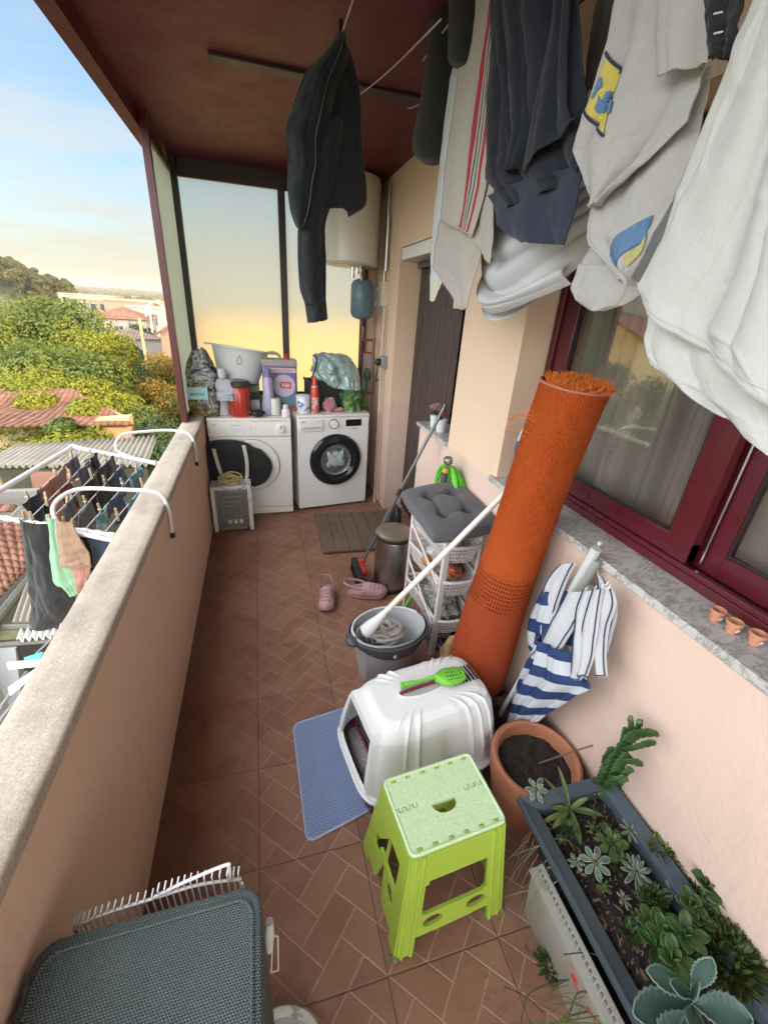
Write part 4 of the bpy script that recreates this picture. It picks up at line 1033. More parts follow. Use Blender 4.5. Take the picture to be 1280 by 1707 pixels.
for zt_ in (.645, .455, .225):
    o = MB(); P = [basket_out(i / 72) * 1.0 + Vector((0, 0, zt_)) for i in range(72)]; o.tube(P, .0085, 8, closed=True)
    bk = o.build('basket_rim', RK, t, smooth=True)
    o = MB()
    def bw(a, b, zt_=zt_):
        p = basket_out(a); k = 1 - .13 * b; q = cen_ + (p - cen_) * k; q.z = zt_ - .095 * b; return q
    o.grid(bw, 216, 16); holes(o, 0, lambda u, v: (int(u * 216) % 3 != 0) and (int(v * 16) % 4 != 0))
    n0 = len(o.f)
    o.grid(lambda a, b, zt_=zt_: cen_ + (basket_out(a) - cen_) * .87 * (1 - b) + Vector((0, 0, zt_ - .095)), 60, 15); holes(o, n0, lambda u, v: (int(u * 60) % 2) and (int(v * 15) % 3 != 0) and v < .8)
    o.gu = None; o.build('basket_wall', RK, bk, solid=.003)
# diagonal side rails seen from the camera
for z0, z1 in ((.56, .39), (.34, .15)):
    o = MB(); o.tube([B_ + Vector((0, 0, z0)), A_ + Vector((-.02, 0, z1 + .05))], .007, 8); o.build('brace', RK, t, smooth=True)
# food in the baskets
def lump(name, label, cat, p, r, mat, jit=.08, sz=1.0, group=None, stem=None):
    o = MB(); o.ell(p, r, r, r * sz, 20, 14, jit); b = o.build(name, mat, None, smooth='all'); tag(b, label, cat, group)
    return b
ONI = M('onion_skin', (.42, .16, .05), .35, .25, 30); TOM = M('tomato_red', (.50, .09, .03), .25, .15, 20); POTA = M('potato_skin', (.36, .26, .10), .6, .2, 25)
lump('onion', 'brown onion alone at the left of the middle basket', 'onion', Vector((.775, 1.72, .455)), .032, ONI)
lump('tomato', 'orange red tomato under a black net, right in the middle basket', 'tomato', Vector((.885, 1.62, .445)), .045, TOM, .05, .85)
o = MB(); pc = Vector((.887, 1.615, .447))
for k in range(9):
    a = k * pi / 9; o.tube([pc + Vector((.043 * cos(a) * cos(b2), .043 * sin(a) * cos(b2), .040 * sin(b2) + .003)) for b2 in [i * pi / 14 for i in range(15)]], .0018, 4)
for b2 in (.25, .6, .95, 1.25): o.tube([pc + Vector((.044 * cos(b2) * cos(a), .044 * cos(b2) * sin(a), .042 * sin(b2) + .003)) for a in [i * 2 * pi / 20 for i in range(20)]], .0018, 4, closed=True)
tag(o.build('produce_net', BLACK, None), 'black net stretched over the tomato in the middle basket', 'net')
lump('potato', 'yellowish potato between onion and tomato in the middle basket', 'potato', Vector((.825, 1.60, .425)), .036, POTA, .3, .8)
lump('potato', 'yellow potato nearest the flat white leg in the middle basket', 'potato', Vector((.80, 1.65, .42)), .034, POTA, .3, .9)
lump('orange', 'orange fruit at the wall side of the middle basket', 'orange', Vector((.90, 1.72, .43)), .038, M('orange_peel', (.50, .17, .02), .45, .1, 60))
c = Vector((.845, 1.74, .39)); t = thing('produce_bag', 'clear net bag with pink and white vegetables in the middle basket', 'bag', c)
crumple_bag('film', mat_foil('clear_pinkish', [(0, (.45, .30, .26)), (.5, (.62, .58, .55)), (1, (.45, .42, .38))], .25, 0, 25), t, c, .075, .07, .15, 31, .3, 30, 24, .5)
c = Vector((.86, 1.72, .15)); t = thing('grey_bag', 'patterned grey plastic bag filling the lowest basket', 'bag', c)
crumple_bag('film', mat_foil('grey_pattern', [(0, (.06, .06, .05)), (.46, (.25, .24, .22)), (.52, (.5, .5, .48)), (.58, (.18, .2, .12)), (1, (.42, .40, .38))], .35, 0, 26), t, c, .085, .14, .13, 17, .5, 34, 24, .5)
c = Vector((.85, 1.74, .58)); t = thing('lilac_pack', 'lilac and white packet in the top basket', 'packet', c)
crumple_bag('film', mat_foil('lilac_pack', [(0, (.25, .2, .4)), (.5, (.5, .5, .52)), (1, (.2, .2, .25))], .3, 0, 25), t, c, .085, .12, .06, 27, .5, 30, 18, .4)
c = Vector((.85, 1.68, 0.0)); t = thing('patterned_bag', 'black and white patterned plastic bag on the floor under the rack', 'bag', c)
crumple_bag('film', mat_foil('bw_pattern', [(0, (.03, .03, .03)), (.47, (.06, .06, .06)), (.52, (.45, .44, .42)), (.56, (.05, .05, .05)), (1, (.4, .38, .36))], .3, 0, 34), t, c, .08, .15, .11, 37, .8, 40, 24, .25)
c = Vector((.90, 1.60, 0)); t = tag(MB().box(.82, .94, 1.47, 1.60, .001, .07).build('black_tray', BLACK, None, bevel=.01), 'low black plastic tray on the floor beside the rack leg', 'tray')
# ---------------------------------------------------------------- cushion
c = Vector((.805, 1.625, .745)); t = thing('seat_cushion', 'dark grey tufted square cushion on top of the basket rack', 'cushion', c)
CUS = mat_fabric('charcoal_cotton', (.085, .082, .088), 420, .12, .9, .0006)
cor = [Vector((.648, 1.405, 0)), Vector((.975, 1.445, 0)), Vector((.975, 1.92, 0)), Vector((.635, 1.83, 0))]
tufts = [(.30, .30), (.70, .30), (.30, .70), (.70, .70)]
def cush(sgn):
    def fn(a, b):
        # square with pinched edges
        def bow(s): return .04 * (1 - (2 * s - 1) ** 2)
        aa = a + (a - .5) * .05 * (1 - (2 * b - 1) ** 2) * abs(2 * a - 1); bb = b + (b - .5) * .05 * (1 - (2 * a - 1) ** 2) * abs(2 * b - 1)
        p = cor[0].lerp(cor[1], aa).lerp(cor[3].lerp(cor[2], aa), bb)
        e = min(1, (1 - abs(2 * a - 1) ** 2.6)) * min(1, (1 - abs(2 * b - 1) ** 2.6)); h = .052 * max(e, 0) ** .24
        for (x, y) in tufts:
            d2 = (a - x) ** 2 + (b - y) ** 2; h -= .034 * math.exp(-d2 / .0035) + .012 * math.exp(-d2 / .016)
        for (x, y) in tufts:
            for (x2, y2) in tufts:
                if (x == x2) != (y == y2) and (x < x2 or y < y2):
                    if x == x2 and min(y, y2) < b < max(y, y2): h -= .010 * math.exp(-((a - x) / .03) ** 2)
                    if y == y2 and min(x, x2) < a < max(x, x2): h -= .010 * math.exp(-((b - y) / .03) ** 2)
        h += .004 * noise.noise(Vector((a * 7, b * 7, 1))) * e ** .5
        sag = .010 * sin(pi * a) * sin(pi * b)
        dro = -.018 * max(0, .28 - b) / .28 * max(0, 1 - a * .8) - .01 * (1 - b)
        p.z = .780 + sgn * max(h, 0) * (1 if sgn > 0 else .8) - sag + dro; return p
    return fn
o = MB(); o.grid(cush(1), 90, 90); o.grid(cush(-1), 40, 40); o.gu = None; cu_ = o.build('cushion_body', CUS, t, smooth='all')
o = MB(); P = [cush(1)(i / 30, 0) for i in range(31)] + [cush(1)(1, i / 30) for i in range(1, 31)] + [cush(1)(1 - i / 30, 1) for i in range(1, 31)] + [cush(1)(0, 1 - i / 30) for i in range(1, 30)]
o.tube(P, .0028, 6, closed=True); o.build('piping', CUS, t, smooth=True)
# ---------------------------------------------------------------- mop bucket and mop
bc = Vector((.515, 1.485, 0)); t = thing('mop_bucket', 'oval pale grey mop bucket with a dark grey collar', 'bucket', bc)
BG = M('bucket_grey', (.40, .42, .42), .4, .06, 5, dirt=.25, dirtcol=(.25, .23, .2)); BDK = M('collar_grey', (.075, .078, .082), .4, .1, 5)
rot = Matrix.Translation(bc) @ Matrix.Rotation(radians(8), 4, 'Z')
sy_ = .74
o = MB(); o.lathe([(0, .004), (.118, .004), (.13, .012), (.172, .262), (.178, .268), (.182, .262), (.180, .256), (.176, .256), (.134, .008), (.124, 0), (0, 0)][::-1], mat=rot, n=56, sy=sy_, caps=False)
o.build('bucket_body', BG, t, smooth=40)
def colr(a, b):
    an = 2 * pi * a; front = max(0, -sin(an)) ; hgt = .035 + .035 * front ** 2
    r = .183 + .006 + .004 * (1 - b) + .012 * front ** 4
    z = .262 - hgt * b
    return rot @ Vector((cos(an) * (r - .012 * b), sin(an) * (r - .012 * b) * sy_, z))
o = MB(); o.grid(colr, 56, 6); o.build('collar', BDK, t, smooth='all', solid=.006)
# pouring lips left and right
o = MB(); o.ell((0, 0, 0), .03, .04, .02, 14, 8); xf(o, rot @ Matrix.Translation((-.19, -.02, .25))); o.build('lip', BDK, t, smooth='all')
o = MB(); o.lathe([(.008, 0), (.008, .004), (0, .005)], mat=rot @ Matrix.Translation((-.035, -.152, .225)) @ YRX, n=12); o.build('rivet', WB, t)
o = MB(); P = [rot @ Vector((.176 * cos(a), .176 * sin(a) * sy_ + .0, .262 + .008)) for a in [pi * .10 + i * pi * .95 / 24 for i in range(25)]]; o.tube(P, .0045, 6); o.build('bail', WHITEP, t, smooth=True)
# wringer funnel on the left
wc = rot @ Vector((-.055, -.02, .24))
o = MB()
def wr(a, b):
    an = 2 * pi * a; r = lerp(.108, .055, b); return wc + Vector((cos(an) * r, sin(an) * r * .80, .018 - .11 * b))
o.grid(wr, 48, 12); holes(o, 0, lambda u, v: (int(u * 48) % 3 == 0) and .35 < v < .9); o.gu = None
o.build('wringer', BG, t, smooth='all', solid=.004)
c = wc.copy(); t = thing('mop', 'string mop with a long white handle standing in the bucket', 'mop', c)
m0, m1 = px(612, 1050, 2, .315), px(858, 806, 0, .945)
MH = M('mop_handle', (.66, .62, .54), .3, .06, 5, bd=0, dirt=.15, dirtcol=(.4, .33, .25))
md = (m1 - m0)
o = MB(); o.tube([m0.lerp(m1, .06), m0.lerp(m1, .985)], .0122, 12); o.ell(m1, .0125, .0125, .0125, 12, 8); o.build('handle', MH, t, smooth=True)
o = MB(); o.tube([m0.lerp(m1, .38), m0.lerp(m1, .44)], [.0145, .0125], 12); o.build('handle_joint', MH, t, smooth=True)
o = MB(); o.tube([m0 - md.normalized() * .01, m0.lerp(m1, .03), m0.lerp(m1, .08), m0.lerp(m1, .13)], [.032, .030, .020, .0145], 16); o.build('socket', WB, t, smooth=True)
YARN = mat_fabric('mop_yarn', (.36, .33, .30), 160, .35, bd=.003)
o = MB()
for k in range(11):
    a = 2 * pi * k / 11 + U(-.1, .1); q0 = m0 + Vector((cos(a) * .02, sin(a) * .02, -.02)); r = U(.05, .088)
    c0 = wc + Vector((.02, -.005, 0)); tw = U(.6, 1.6) * (1 if k % 2 else 1)
    P = [q0]
    for i in range(1, 7):
        aa = a + tw * i / 3.2; rr = r * (.55 + .45 * sin(i * .7)); P.append(c0 + Vector((cos(aa) * rr, sin(aa) * rr * .8, .055 - .012 * i + U(-.006, .012))))
    o.tube(bez(P, 5), .0082, 7)
for k in range(9):
    a0 = U(0, 6.28); rr = .022 + .0085 * k; z = .052 - .003 * k + U(-.004, .006)
    o.tube([wc + Vector((.025 + cos(a0 + i * .22) * rr, sin(a0 + i * .22) * rr * .8, z + .006 * sin(i * .5))) for i in range(22)], .0085, 7)
o.build('yarn', YARN, t, smooth=True)
# ---------------------------------------------------------------- rolled rug
t = thing('rolled_rug', 'tall rolled orange woven rug standing on end against the window sill', 'rug', (.85, 1.215, 0))
def mat_rug():
    m, b = newmat('orange_weave'); tc = N.nt.nodes.new('ShaderNodeUVMap'); sp = N.nt.nodes.new('ShaderNodeSeparateXYZ'); N.nt.links.new(tc.outputs[0], sp.inputs[0])
    u, v = N(sp.outputs[0]), N(sp.outputs[1])
    c, x, y, z = coords()
    wv = nsin(u * 560 + nz(40, 2) * 5) * nsin(v * 820 + nz(40, 2) * 5); n = nz(330, 3, .7)
    hi = sstep(v, .40, .62)
    base = mix(nz(6, 4), (.70, .112, .022), (.86, .180, .036)); base2 = mix(nz(6, 4), (.56, .095, .034), (.70, .140, .050))
    col = mix(sstep(v + nz(5, 3) * .1, .52, .66), base, base2)
    col = mix(sstep(wv * .45 + n, .25, .85), mix(.42, col, (.22, .028, .008)), col)
    col = mix(sstep(nz(14, 5, .7), .6, .72) * .35, col, (.20, .05, .03))
    # open mesh band
    bm_ = sstep(v, .465, .475) * (1 - sstep(v, .570, .585))
    hu = fract(u * 64); hv = fract(v * 78)
    hole = bm_ * sstep(nabs(hu - .5), .34, .20) * sstep(nabs(hv - .5), .36, .24) * sstep(nz(12, 4, .6), .34, .46)
    col = mix(hole * .75, col, (.10, .022, .012))
    setp(b, 'Base Color', col); setp(b, 'Roughness', .95); b.inputs['Specular IOR Level'].default_value = .1
    bump(b, wv * .7 + n * 1.4 - hole * 1.2 + nz(220, 3) * 1.6, .0065); return m
rt0, rb0 = px(959, 642, 0, .880), Vector((.848, 1.232, .02))
rdir = (rt0 - rb0).normalized(); rx_ = rdir.orthogonal().normalized(); 
rx_ = Vector((1, 0, 0)); rx_ = (rx_ - rx_.dot(rdir) * rdir).normalized(); ry_ = rdir.cross(rx_)
RL = (rt0 - rb0).length
def rug(a, b):
    # b: 0 top .. 1 bottom
    an = 2 * pi * a; r = .099 + .026 * sstep_py(b, .3, .85) - .045 * max(0, (b - .88) / .12) ** 1.6
    r *= 1 + .05 * noise.noise(Vector((cos(an) * 1.2, sin(an) * 1.2, b * 3.5))) + .012 * sin(an * 2 + b * 5)
    r += .0014 * noise.noise(Vector((an * 30, b * 160, 0)))
    p = rt0.lerp(rb0, b) + rx_ * cos(an) * r + ry_ * sin(an) * r
    p += Vector((-.012, .012, 0)) * sin(b * pi) + Vector((.0, .0, 0))
    return p
def sstep_py(x, a, b):
    t_ = max(0, min(1, (x - a) / (b - a))); return t_ * t_ * (3 - 2 * t_)
o = MB(); o.grid(rug, 120, 260); rg = o.build('roll', mat_rug(), t, smooth='all')
o = MB()
for k in range(1):
    P = []
    for i in range(150):
        f = i / 149; a = f * 2 * pi * 3.2; r = .020 + .074 * f
        P.append((a, r))
    def spi(a, b, P=P):
        i = min(int(a * 148), 148); an, r = P[i]; return rt0 + rx_ * cos(an) * r + ry_ * sin(an) * r + rdir * (.004 - .05 * b + .004 * sin(an * 5))
    o.grid(spi, 148, 2)
o.gu = None; o.build('inner_layers', M('rug_edge', (.38, .10, .05), .95, .2, 60), rg, smooth='all', solid=.004)
o = MB(); P = [rug(i / 80, 0) + rdir * .001 for i in range(80)]; o.tube(P, .004, 6, closed=True); o.build('selvedge', M('selvedge', (.42, .15, .09), .95, .2, 90), rg, smooth=True)
o = MB(); FRG = mat_fabric('orange_fringe', (.60, .15, .02), 300, .35)
for i in range(1500):
    f = R_() ** .6; an = f * 2 * pi * 3.2 + U(-.1, .1); r = (.012 + .084 * f) * U(.94, 1.03)
    p = rt0 + rx_ * cos(an) * r + ry_ * sin(an) * r - rdir * .01; h = U(.012, .034)
    d = Vector((U(-1, 1), U(-1, 1), 0)) * .018; o.tube([p, p + rdir * h * .5 + d * .6, p + rdir * h + d * U(.6, 1.8)], [.0016, .0015, .0009], 4, caps=False)
for i in range(7):
    p = rug(.52 + U(-.01, .01), .06 + U(0, .08)); o.tube(bez([p, p + Vector((-.03, .03, .02)) * U(.5, 1), p + Vector((-.06, .05, U(-.03, .03)))], 4), .0009, 4, caps=False)
o.build('fringe', FRG, rg)
# cardboard wad behind the rug foot
c = Vector((.84, 1.38, 0)); t = thing('paper_wad', 'crumpled brown paper bag squeezed behind the foot of the rug', 'paper bag', c)
crumple_bag('paper', M('brown_paper', (.36, .22, .10), .8, .2, 15, 40, .004), t, (.845, 1.40, 0), .085, .05, .23, 43, .5, 34, 26, .3)
c = Vector((.88, 1.10, 0)); t = thing('dark_sack', 'small tan and black sack between rug foot and white pole', 'sack', c)
crumple_bag('cloth', M('tan_black', (.10, .07, .045), .8, .4, 12, 40, .004), t, (.905, 1.10, 0), .065, .06, .15, 47, .5, 30, 20, .3)
# ---------------------------------------------------------------- beach parasol
t = thing('beach_umbrella', 'closed blue and white striped beach umbrella leaning upside down by the sill', 'umbrella', (.888, 1.072, 0))
UB, UT = Vector((.888, 1.072, .0)), px(998, 908, 0, .950)
UW = M('pole_white', (.62, .63, .61), .3, .05, 5, bd=0)
o = MB(); o.tube([UB, UB.lerp(UT, .56)], .0095, 12); o.build('pole', UW, t, smooth=True)
o = MB(); o.tube([UB.lerp(UT, .40), UB.lerp(UT, .985)], .0158, 14); o.tube([UT, UT + (UT - UB).normalized() * .012 + Vector((0, -.0, .0))], .006, 8); o.build('sleeve', M('sleeve_white', (.50, .51, .48), .35, .06), t, smooth=True)
side_ = Vector((.01, -.028, -.035))
o = MB(); o.tube([UB.lerp(UT, .62) + side_ * .7, UB.lerp(UT, .97) + side_ * .55], .0135, 12); o.tube([UB.lerp(UT, .66) + side_ * 1.3, UB.lerp(UT, .90) + side_ * 1.15], .010, 10); o.build('rib_bundle', M('rib_grey', (.28, .28, .26), .4), t, smooth=True)
def mat_stripes(name, n_, ph=0, white=(.46, .49, .51), blue=(.010, .028, .095), lo=.5):
    m, b = newmat(name); tc = N.nt.nodes.new('ShaderNodeUVMap'); sp = N.nt.nodes.new('ShaderNodeSeparateXYZ'); N.nt.links.new(tc.outputs[0], sp.inputs[0])
    u, v = N(sp.outputs[0]), N(sp.outputs[1]); k = gt(fract(v * n_ + ph), lo)
    wv = nz(500, 2)
    col = mix(k, mix(wv, white, [q * .9 for q in white]), mix(wv, blue, [q * 1.35 for q in blue])); setp(b, 'Base Color', col); setp(b, 'Roughness', .85); bump(b, wv, .0006); return m
US = mat_stripes('parasol_stripes', 4.0, .62)
X0 = .905
def P_(u, v, x=X0): return px(u, v, 0, x)
# lower closed part with bands
cl = Cloth([(P_(896, 1055), P_(968, 1090)), (P_(890, 1085), P_(975, 1125)), (P_(876, 1110), P_(986, 1148)), (P_(866, 1135), P_(962, 1160)), (P_(856, 1160), P_(940, 1175)), (P_(851, 1182), P_(915, 1190)), (P_(848, 1202), P_(900, 1204))], .013, 2.6, 3, (-1, 0, 0), .8, 1.0, .002, .002, bulge=.045)
cl.build('canopy', US, t, 70, 60, .002)
US2 = mat_stripes('parasol_stripes_upper', 2.2, .55)
cl = Cloth([(P_(905, 985, .93), P_(952, 985, .93)), (P_(888, 1020, .93), P_(958, 1030, .93)), (P_(882, 1050, .93), P_(960, 1080, .93)), (P_(884, 1080, .93), P_(975, 1135, .93))], .008, 1.8, 6, (-1, 0, 0), .8, 1.0, .002, .002, bulge=.03)
cl.build('canopy_upper', US2, t, 50, 40, .002)
# folded lobes with piped edges
GBK = mat_fabric('parasol_backing', (.44, .44, .45), 300, .12)
NAVY = M('navy_piping', (.02, .035, .09), .7, .1)
def lobe(rows, x, k=0):
    cl = Cloth([(P_(a, b, x), P_(c, d, x)) for a, b, c, d in rows], .004, 1.2, k, (-1, 0, 0), .6, 1.0, .002, .001, bulge=.016)
    lo = cl.build('lobe', GBK, t, 20, 40, .003)
    o = MB(); P = [cl.at(.10, i / 40, .004) for i in range(41)] + [cl.at(i / 12, .975, .004) for i in range(1, 12)] + [cl.at(.90, 1 - i / 40, .004) for i in range(41)]
    o.tube(P, .0021, 5); o.build('piping', NAVY, lo, smooth=True)
lobe([(938, 940, 962, 938), (915, 965, 945, 975), (903, 1005, 930, 1020), (902, 1045, 915, 1058), (912, 1058, 918, 1062)], .915, 1)
lobe([(948, 986, 985, 986), (935, 1010, 978, 1010), (915, 1045, 960, 1045), (892, 1085, 935, 1085), (885, 1092, 912, 1108)], .888, 2)
lobe([(975, 984, 998, 984), (963, 1015, 988, 1015), (958, 1060, 980, 1060), (952, 1105, 985, 1105), (953, 1128, 968, 1134)], .884, 3)
lobe([(992, 982, 1008, 982), (984, 1010, 1003, 1012), (972, 1050, 998, 1052), (968, 1100, 990, 1100), (966, 1128, 982, 1126)], .880, 4)
lobe([(1004, 976, 1020, 978), (998, 1000, 1030, 1005), (990, 1040, 1018, 1045), (995, 1090, 1012, 1090), (1000, 1125, 1014, 1128)], .900, 5)
lobe([(998, 950, 1008, 962), (1000, 975, 1024, 985), (1000, 1010, 1031, 1020), (988, 1060, 1022, 1060), (990, 1085, 1010, 1100)], .925, 6)
o = MB()
for (u, v) in ((975, 985), (990, 984), (1002, 980), (1010, 976), (1013, 982)): p = P_(u, v, .885); o.tube([p, p + Vector((0, -.004, .016))], .003, 6)
o.build('rib_tips', WB, t, smooth=True)
# ---------------------------------------------------------------- cat litter box
lc = Vector((.505, 1.005, 0)); t = thing('litter_box', 'white hooded cat litter box with ribbed sides and maroon tray', 'litter box', lc)
LF = Matrix.Translation(lc) @ Matrix.Rotation(radians(9), 4, 'Z')
LW = M('hood_white', (.70, .71, .70), .36, .05, 3, bd=.0003, bs=60, dirt=.28, dirtcol=(.5, .48, .42))
MAR = M('tray_maroon', (.10, .012, .03), .35, .1)
def sup(an, p=.42):
    c, s = cos(an), sin(an); return math.copysign(abs(c) ** p, c), math.copysign(abs(s) ** p, s)
def hood(a, b, off=0):
    an = 2 * pi * a
    # b 0 rim, up to 1 centre of the top
    prof = [(0, .278, .190, .118), (.03, .283, .195, .128), (.08, .272, .184, .136), (.35, .258, .165, .24), (.60, .240, .138, .338), (.72, .220, .118, .378), (.80, .190, .095, .390), (.90, .10, .05, .3945), (1.0, 0, 0, .396)]
    for i in range(len(prof) - 1):
        if prof[i][0] <= b <= prof[i + 1][0]: break
    f = (b - prof[i][0]) / (prof[i + 1][0] - prof[i][0]); hl, hw_, z = [lerp(prof[i][k], prof[i + 1][k], f) for k in (1, 2, 3)]
    cx, sx = sup(an, .42)
    front = max(0, -cx)
    x, y = hl * cx, hw_ * sx
    # pressed ribs on the long sides
    if .08 < b < .88 and abs(sx) > .5:
        g_ = (x / hl * .9 + .05) * 6.4; rr = math.exp(-((g_ - round(g_)) / .12) ** 2); am = .0075 * sstep_py(b, .1, .3) * (1 - sstep_py(b, .76, .88)) * sstep_py(x, -.17, -.12) * sstep_py(abs(sx), .55, .9)
        y += math.copysign(rr * am, sx); z += rr * am * sstep_py(b, .6, .78)
    if cx < -.93 and .1 < b < .72: x = -(.272 - .10 * sstep_py(b, .08, .9) * .32)
    return LF @ Vector((x, y, z + off))
o = MB(); NU, NV = 288, 100; o.grid(hood, NU, NV)
def openh(u, v):
    an = 2 * pi * u; cx, sx = sup(an); 
    z = v; return cx < -.6 and abs(sx) * lerp(.19, .14, v) < .118 - .02 * v and .10 < v < .62
holes(o, 0, openh); o.gu = None
hd = o.build('hood', LW, t, smooth=50)
hd.modifiers.new('s', 'SOLIDIFY').thickness = .003
o = MB(); o.tube([hood(i / 120, .03) for i in range(120)], .0065, 8, closed=True); o.build('rim', LW, hd, smooth=True)
o = MB()
def tray(a, b):
    an = 2 * pi * a; cx, sx = sup(an); k = lerp(.93, 1.0, b) if b > .05 else lerp(.5, .93, b / .05); return LF @ Vector((.268 * cx * k, .182 * sx * k, .001 + .122 * max(0, (b - .05) / .95)))
o.grid(tray, 96, 10); o.gu = None; o.build('tray', MAR, t, smooth='all', solid=.003)
o = MB(); o.grid(lambda a, b: LF @ Vector(((2 * a - 1) * .245, (2 * b - 1) * .165, .075 + .010 * noise.noise(Vector((a * 8, b * 8, 3))))), 40, 30); o.gu = None
o.build('litter', mat_speckle('litter_grey', (.30, .27, .25), (.42, .40, .38), (.15, .13, .12), 160, .9), t)
o = MB(); o.box(-.238, -.233, -.089, .089, .169, .316, LF @ Matrix.Rotation(radians(6), 4, 'Y')); fl = o.build('flap', mat_glass('flap_smoke', (.42, .36, .36)), t)
o = MB(); [o.box(-.242, -.232, a, b_, c, d, LF @ Matrix.Rotation(radians(6), 4, 'Y')) for a, b_, c, d in ((-.098, -.09, .16, .325), (.09, .098, .16, .325), (-.09, .09, .317, .325), (-.09, .09, .16, .168))]; o.build('flap_frame', MAR, fl, bevel=.002)
# top: flat handle oval, recess shade put into its grey; maroon grip, vent slots
zt_ = .3965
oval = [(.095 * cos(a) - .01, .031 * sin(a)) for a in [2 * pi * i / 40 for i in range(40)]]
o = MB(); o.prism(oval, .002, lambda x, y, z: LF @ Vector((x, y, zt_ + z - .0005))); o.build('handle_recess_shade', M('recess_shade', (.42, .42, .40), .4), hd)
o = MB(); o.tube([LF @ Vector((x, y, zt_ + .001)) for x, y in oval], .0035, 6, closed=True); o.build('recess_rim', LW, hd, smooth=True)
o = MB(); o.tube(bez([LF @ Vector(p) for p in ((-.10, 0, zt_ + .002), (-.06, 0, zt_ + .008), (.04, 0, zt_ + .008), (.08, 0, zt_ + .002))], 6), .009, 8, sq=.5); o.build('grip', M('grip_maroon', (.16, .02, .04), .35), hd, smooth=True)
for i in range(7):
    o = MB(); o.box(.105 + i * .0155, .112 + i * .0155, -.036, .036, zt_ - .004, zt_ + .0022 - i * .0006, LF); o.build('vent_slot', BLACK, hd)
# green scoop lying on top
t = thing('litter_scoop', 'green slotted plastic scoop lying on the litter box hood', 'scoop', LF @ Vector((.05, 0, .40)))
SG = M('scoop_green', (.15, .47, .04), .3, .08, bd=0)
SF = LF @ Matrix.Translation((.0, .004, .404)) @ Matrix.Rotation(radians(-4), 4, 'Z')
def scoop(a, b):
    x = .035 + .115 * a; wdt = .038 * (sin(min(1, a * 1.9 + .12) * pi / 2)) * (1 - .30 * max(0, (a - .6) / .4) ** 2); s = 2 * b - 1
    return SF @ Vector((x, wdt * s, .004 + .030 * (1 - s * s) ** .6 * (1 - .35 * a)))
o = MB(); o.grid(scoop, 72, 44)
holes(o, 0, lambda u, v: .36 < u < .96 and .14 < v < .86 and (int((u - .36) * 72) % 7 in (0, 1, 2, 3)) and (int(v * 44) % 8 not in (0, 1, 2)))
o.gu = None; o.build('bowl', SG, t, smooth=50, solid=.003)
o = MB(); o.tube(bez([SF @ Vector(p) for p in ((.05, 0, .024), (.015, 0, .022), (-.03, 0, .020), (-.08, .0, .022), (-.095, 0, .022))], 5), [.010] * 6 + [.0085] * 6 + [.012] * 6 + [.017] * 3, 10, sq=.55); o.build('handle', SG, t, smooth=True)
# ---------------------------------------------------------------- blue textured mat
t_cor = [Vector((.062, .790, 0)), Vector((.36, .86, 0)), Vector((.36, 1.32, 0)), Vector((.050, 1.272, 0))]
def mat_bluemat():
    m, b = newmat('blue_honeycomb'); c, x, y, z = coords()
    S = .0088; r = floor_(y / (S * .87)); k = N.op('FLOORED_MODULO', r, 2.0) * .5
    u = fract(x / S + k + 50) - .5; v = fract(y / (S * .87) + 50) - .5
    d = N.op('SQRT', u * u + v * v * .8); hole = 1 - sstep(d, .20, .36)
    col = mix(hole, mix(nz(12, 3), (.24, .34, .56), (.33, .42, .62)), (.06, .10, .26)); setp(b, 'Base Color', col); setp(b, 'Roughness', .55); bump(b, 1 - hole, .003); return m
t = thing('litter_mat', 'blue honeycomb textured mat sticking out under the litter box', 'mat', (.2, 1.05, 0))
def matf(a, b): return t_cor[0].lerp(t_cor[1], a).lerp(t_cor[3].lerp(t_cor[2], a), b)
def rrect(m_, r=.06, n=6):
    out = []
    for (cx, cy, a0) in ((1 - r, r, -90), (1 - r, 1 - r, 0), (r, 1 - r, 90), (r, r, 180)):
        for i in range(n + 1): a = radians(a0 + 90 * i / n); out.append((cx + r * cos(a), cy + r * .65 * sin(a) if True else 0))
    return out
RR_ = rrect(0, .09)
o = MB(); o.prism(RR_, .006, lambda x, y, z: matf(x, y) + Vector((0, 0, z + .001))); o.build('mat_sheet', mat_bluemat(), t)
o = MB(); o.tube([matf(x, y) + Vector((0, 0, .006)) for x, y in RR_], .0045, 6, closed=True); o.build('binding', M('binding_lilac', (.36, .38, .50), .7), t, smooth=True)
# ---------------------------------------------------------------- folding step stool
t = thing('step_stool', 'lime green folding step stool with a pale speckled seat', 'stool', (.43, .62, 0))
LIME = M('lime_plastic', (.33, .46, .05), .42, .10, 6, dirt=.30, dirtcol=(.20, .24, .08), ds=7, bd=.0002, bs=30)
def mat_seat():
    m, b = newmat('speckled_seat'); n = nz(170, 3, .7); n2 = nz(9, 5, .7)
    col = mix(sstep(n, .45, .62), (.46, .62, .34), (.54, .70, .44)); col = mix(sstep(n2, .58, .75) * .5, col, (.32, .46, .22)); col = mix(sstep(nz(40, 4, .7), .66, .74) * .4, col, (.25, .30, .18))
    setp(b, 'Base Color', col); setp(b, 'Roughness', .4); bump(b, n, .0012); return m
SEAT = mat_seat()
zs = .392
tc4 = [Vector((.292, .520, 0)), Vector((.562, .541, 0)), Vector((.548, .738, 0)), Vector((.273, .714, 0))]   # near-left, near-right, far-right, far-left
bc4 = [Vector((.262, .470, 0)), Vector((.602, .497, 0)), Vector((.590, .790, 0)), Vector((.243, .762, 0))]
def S_(x, y, z): return tc4[0].lerp(tc4[1], x).lerp(tc4[3].lerp(tc4[2], x), y) + Vector((0, 0, z))
rr = []
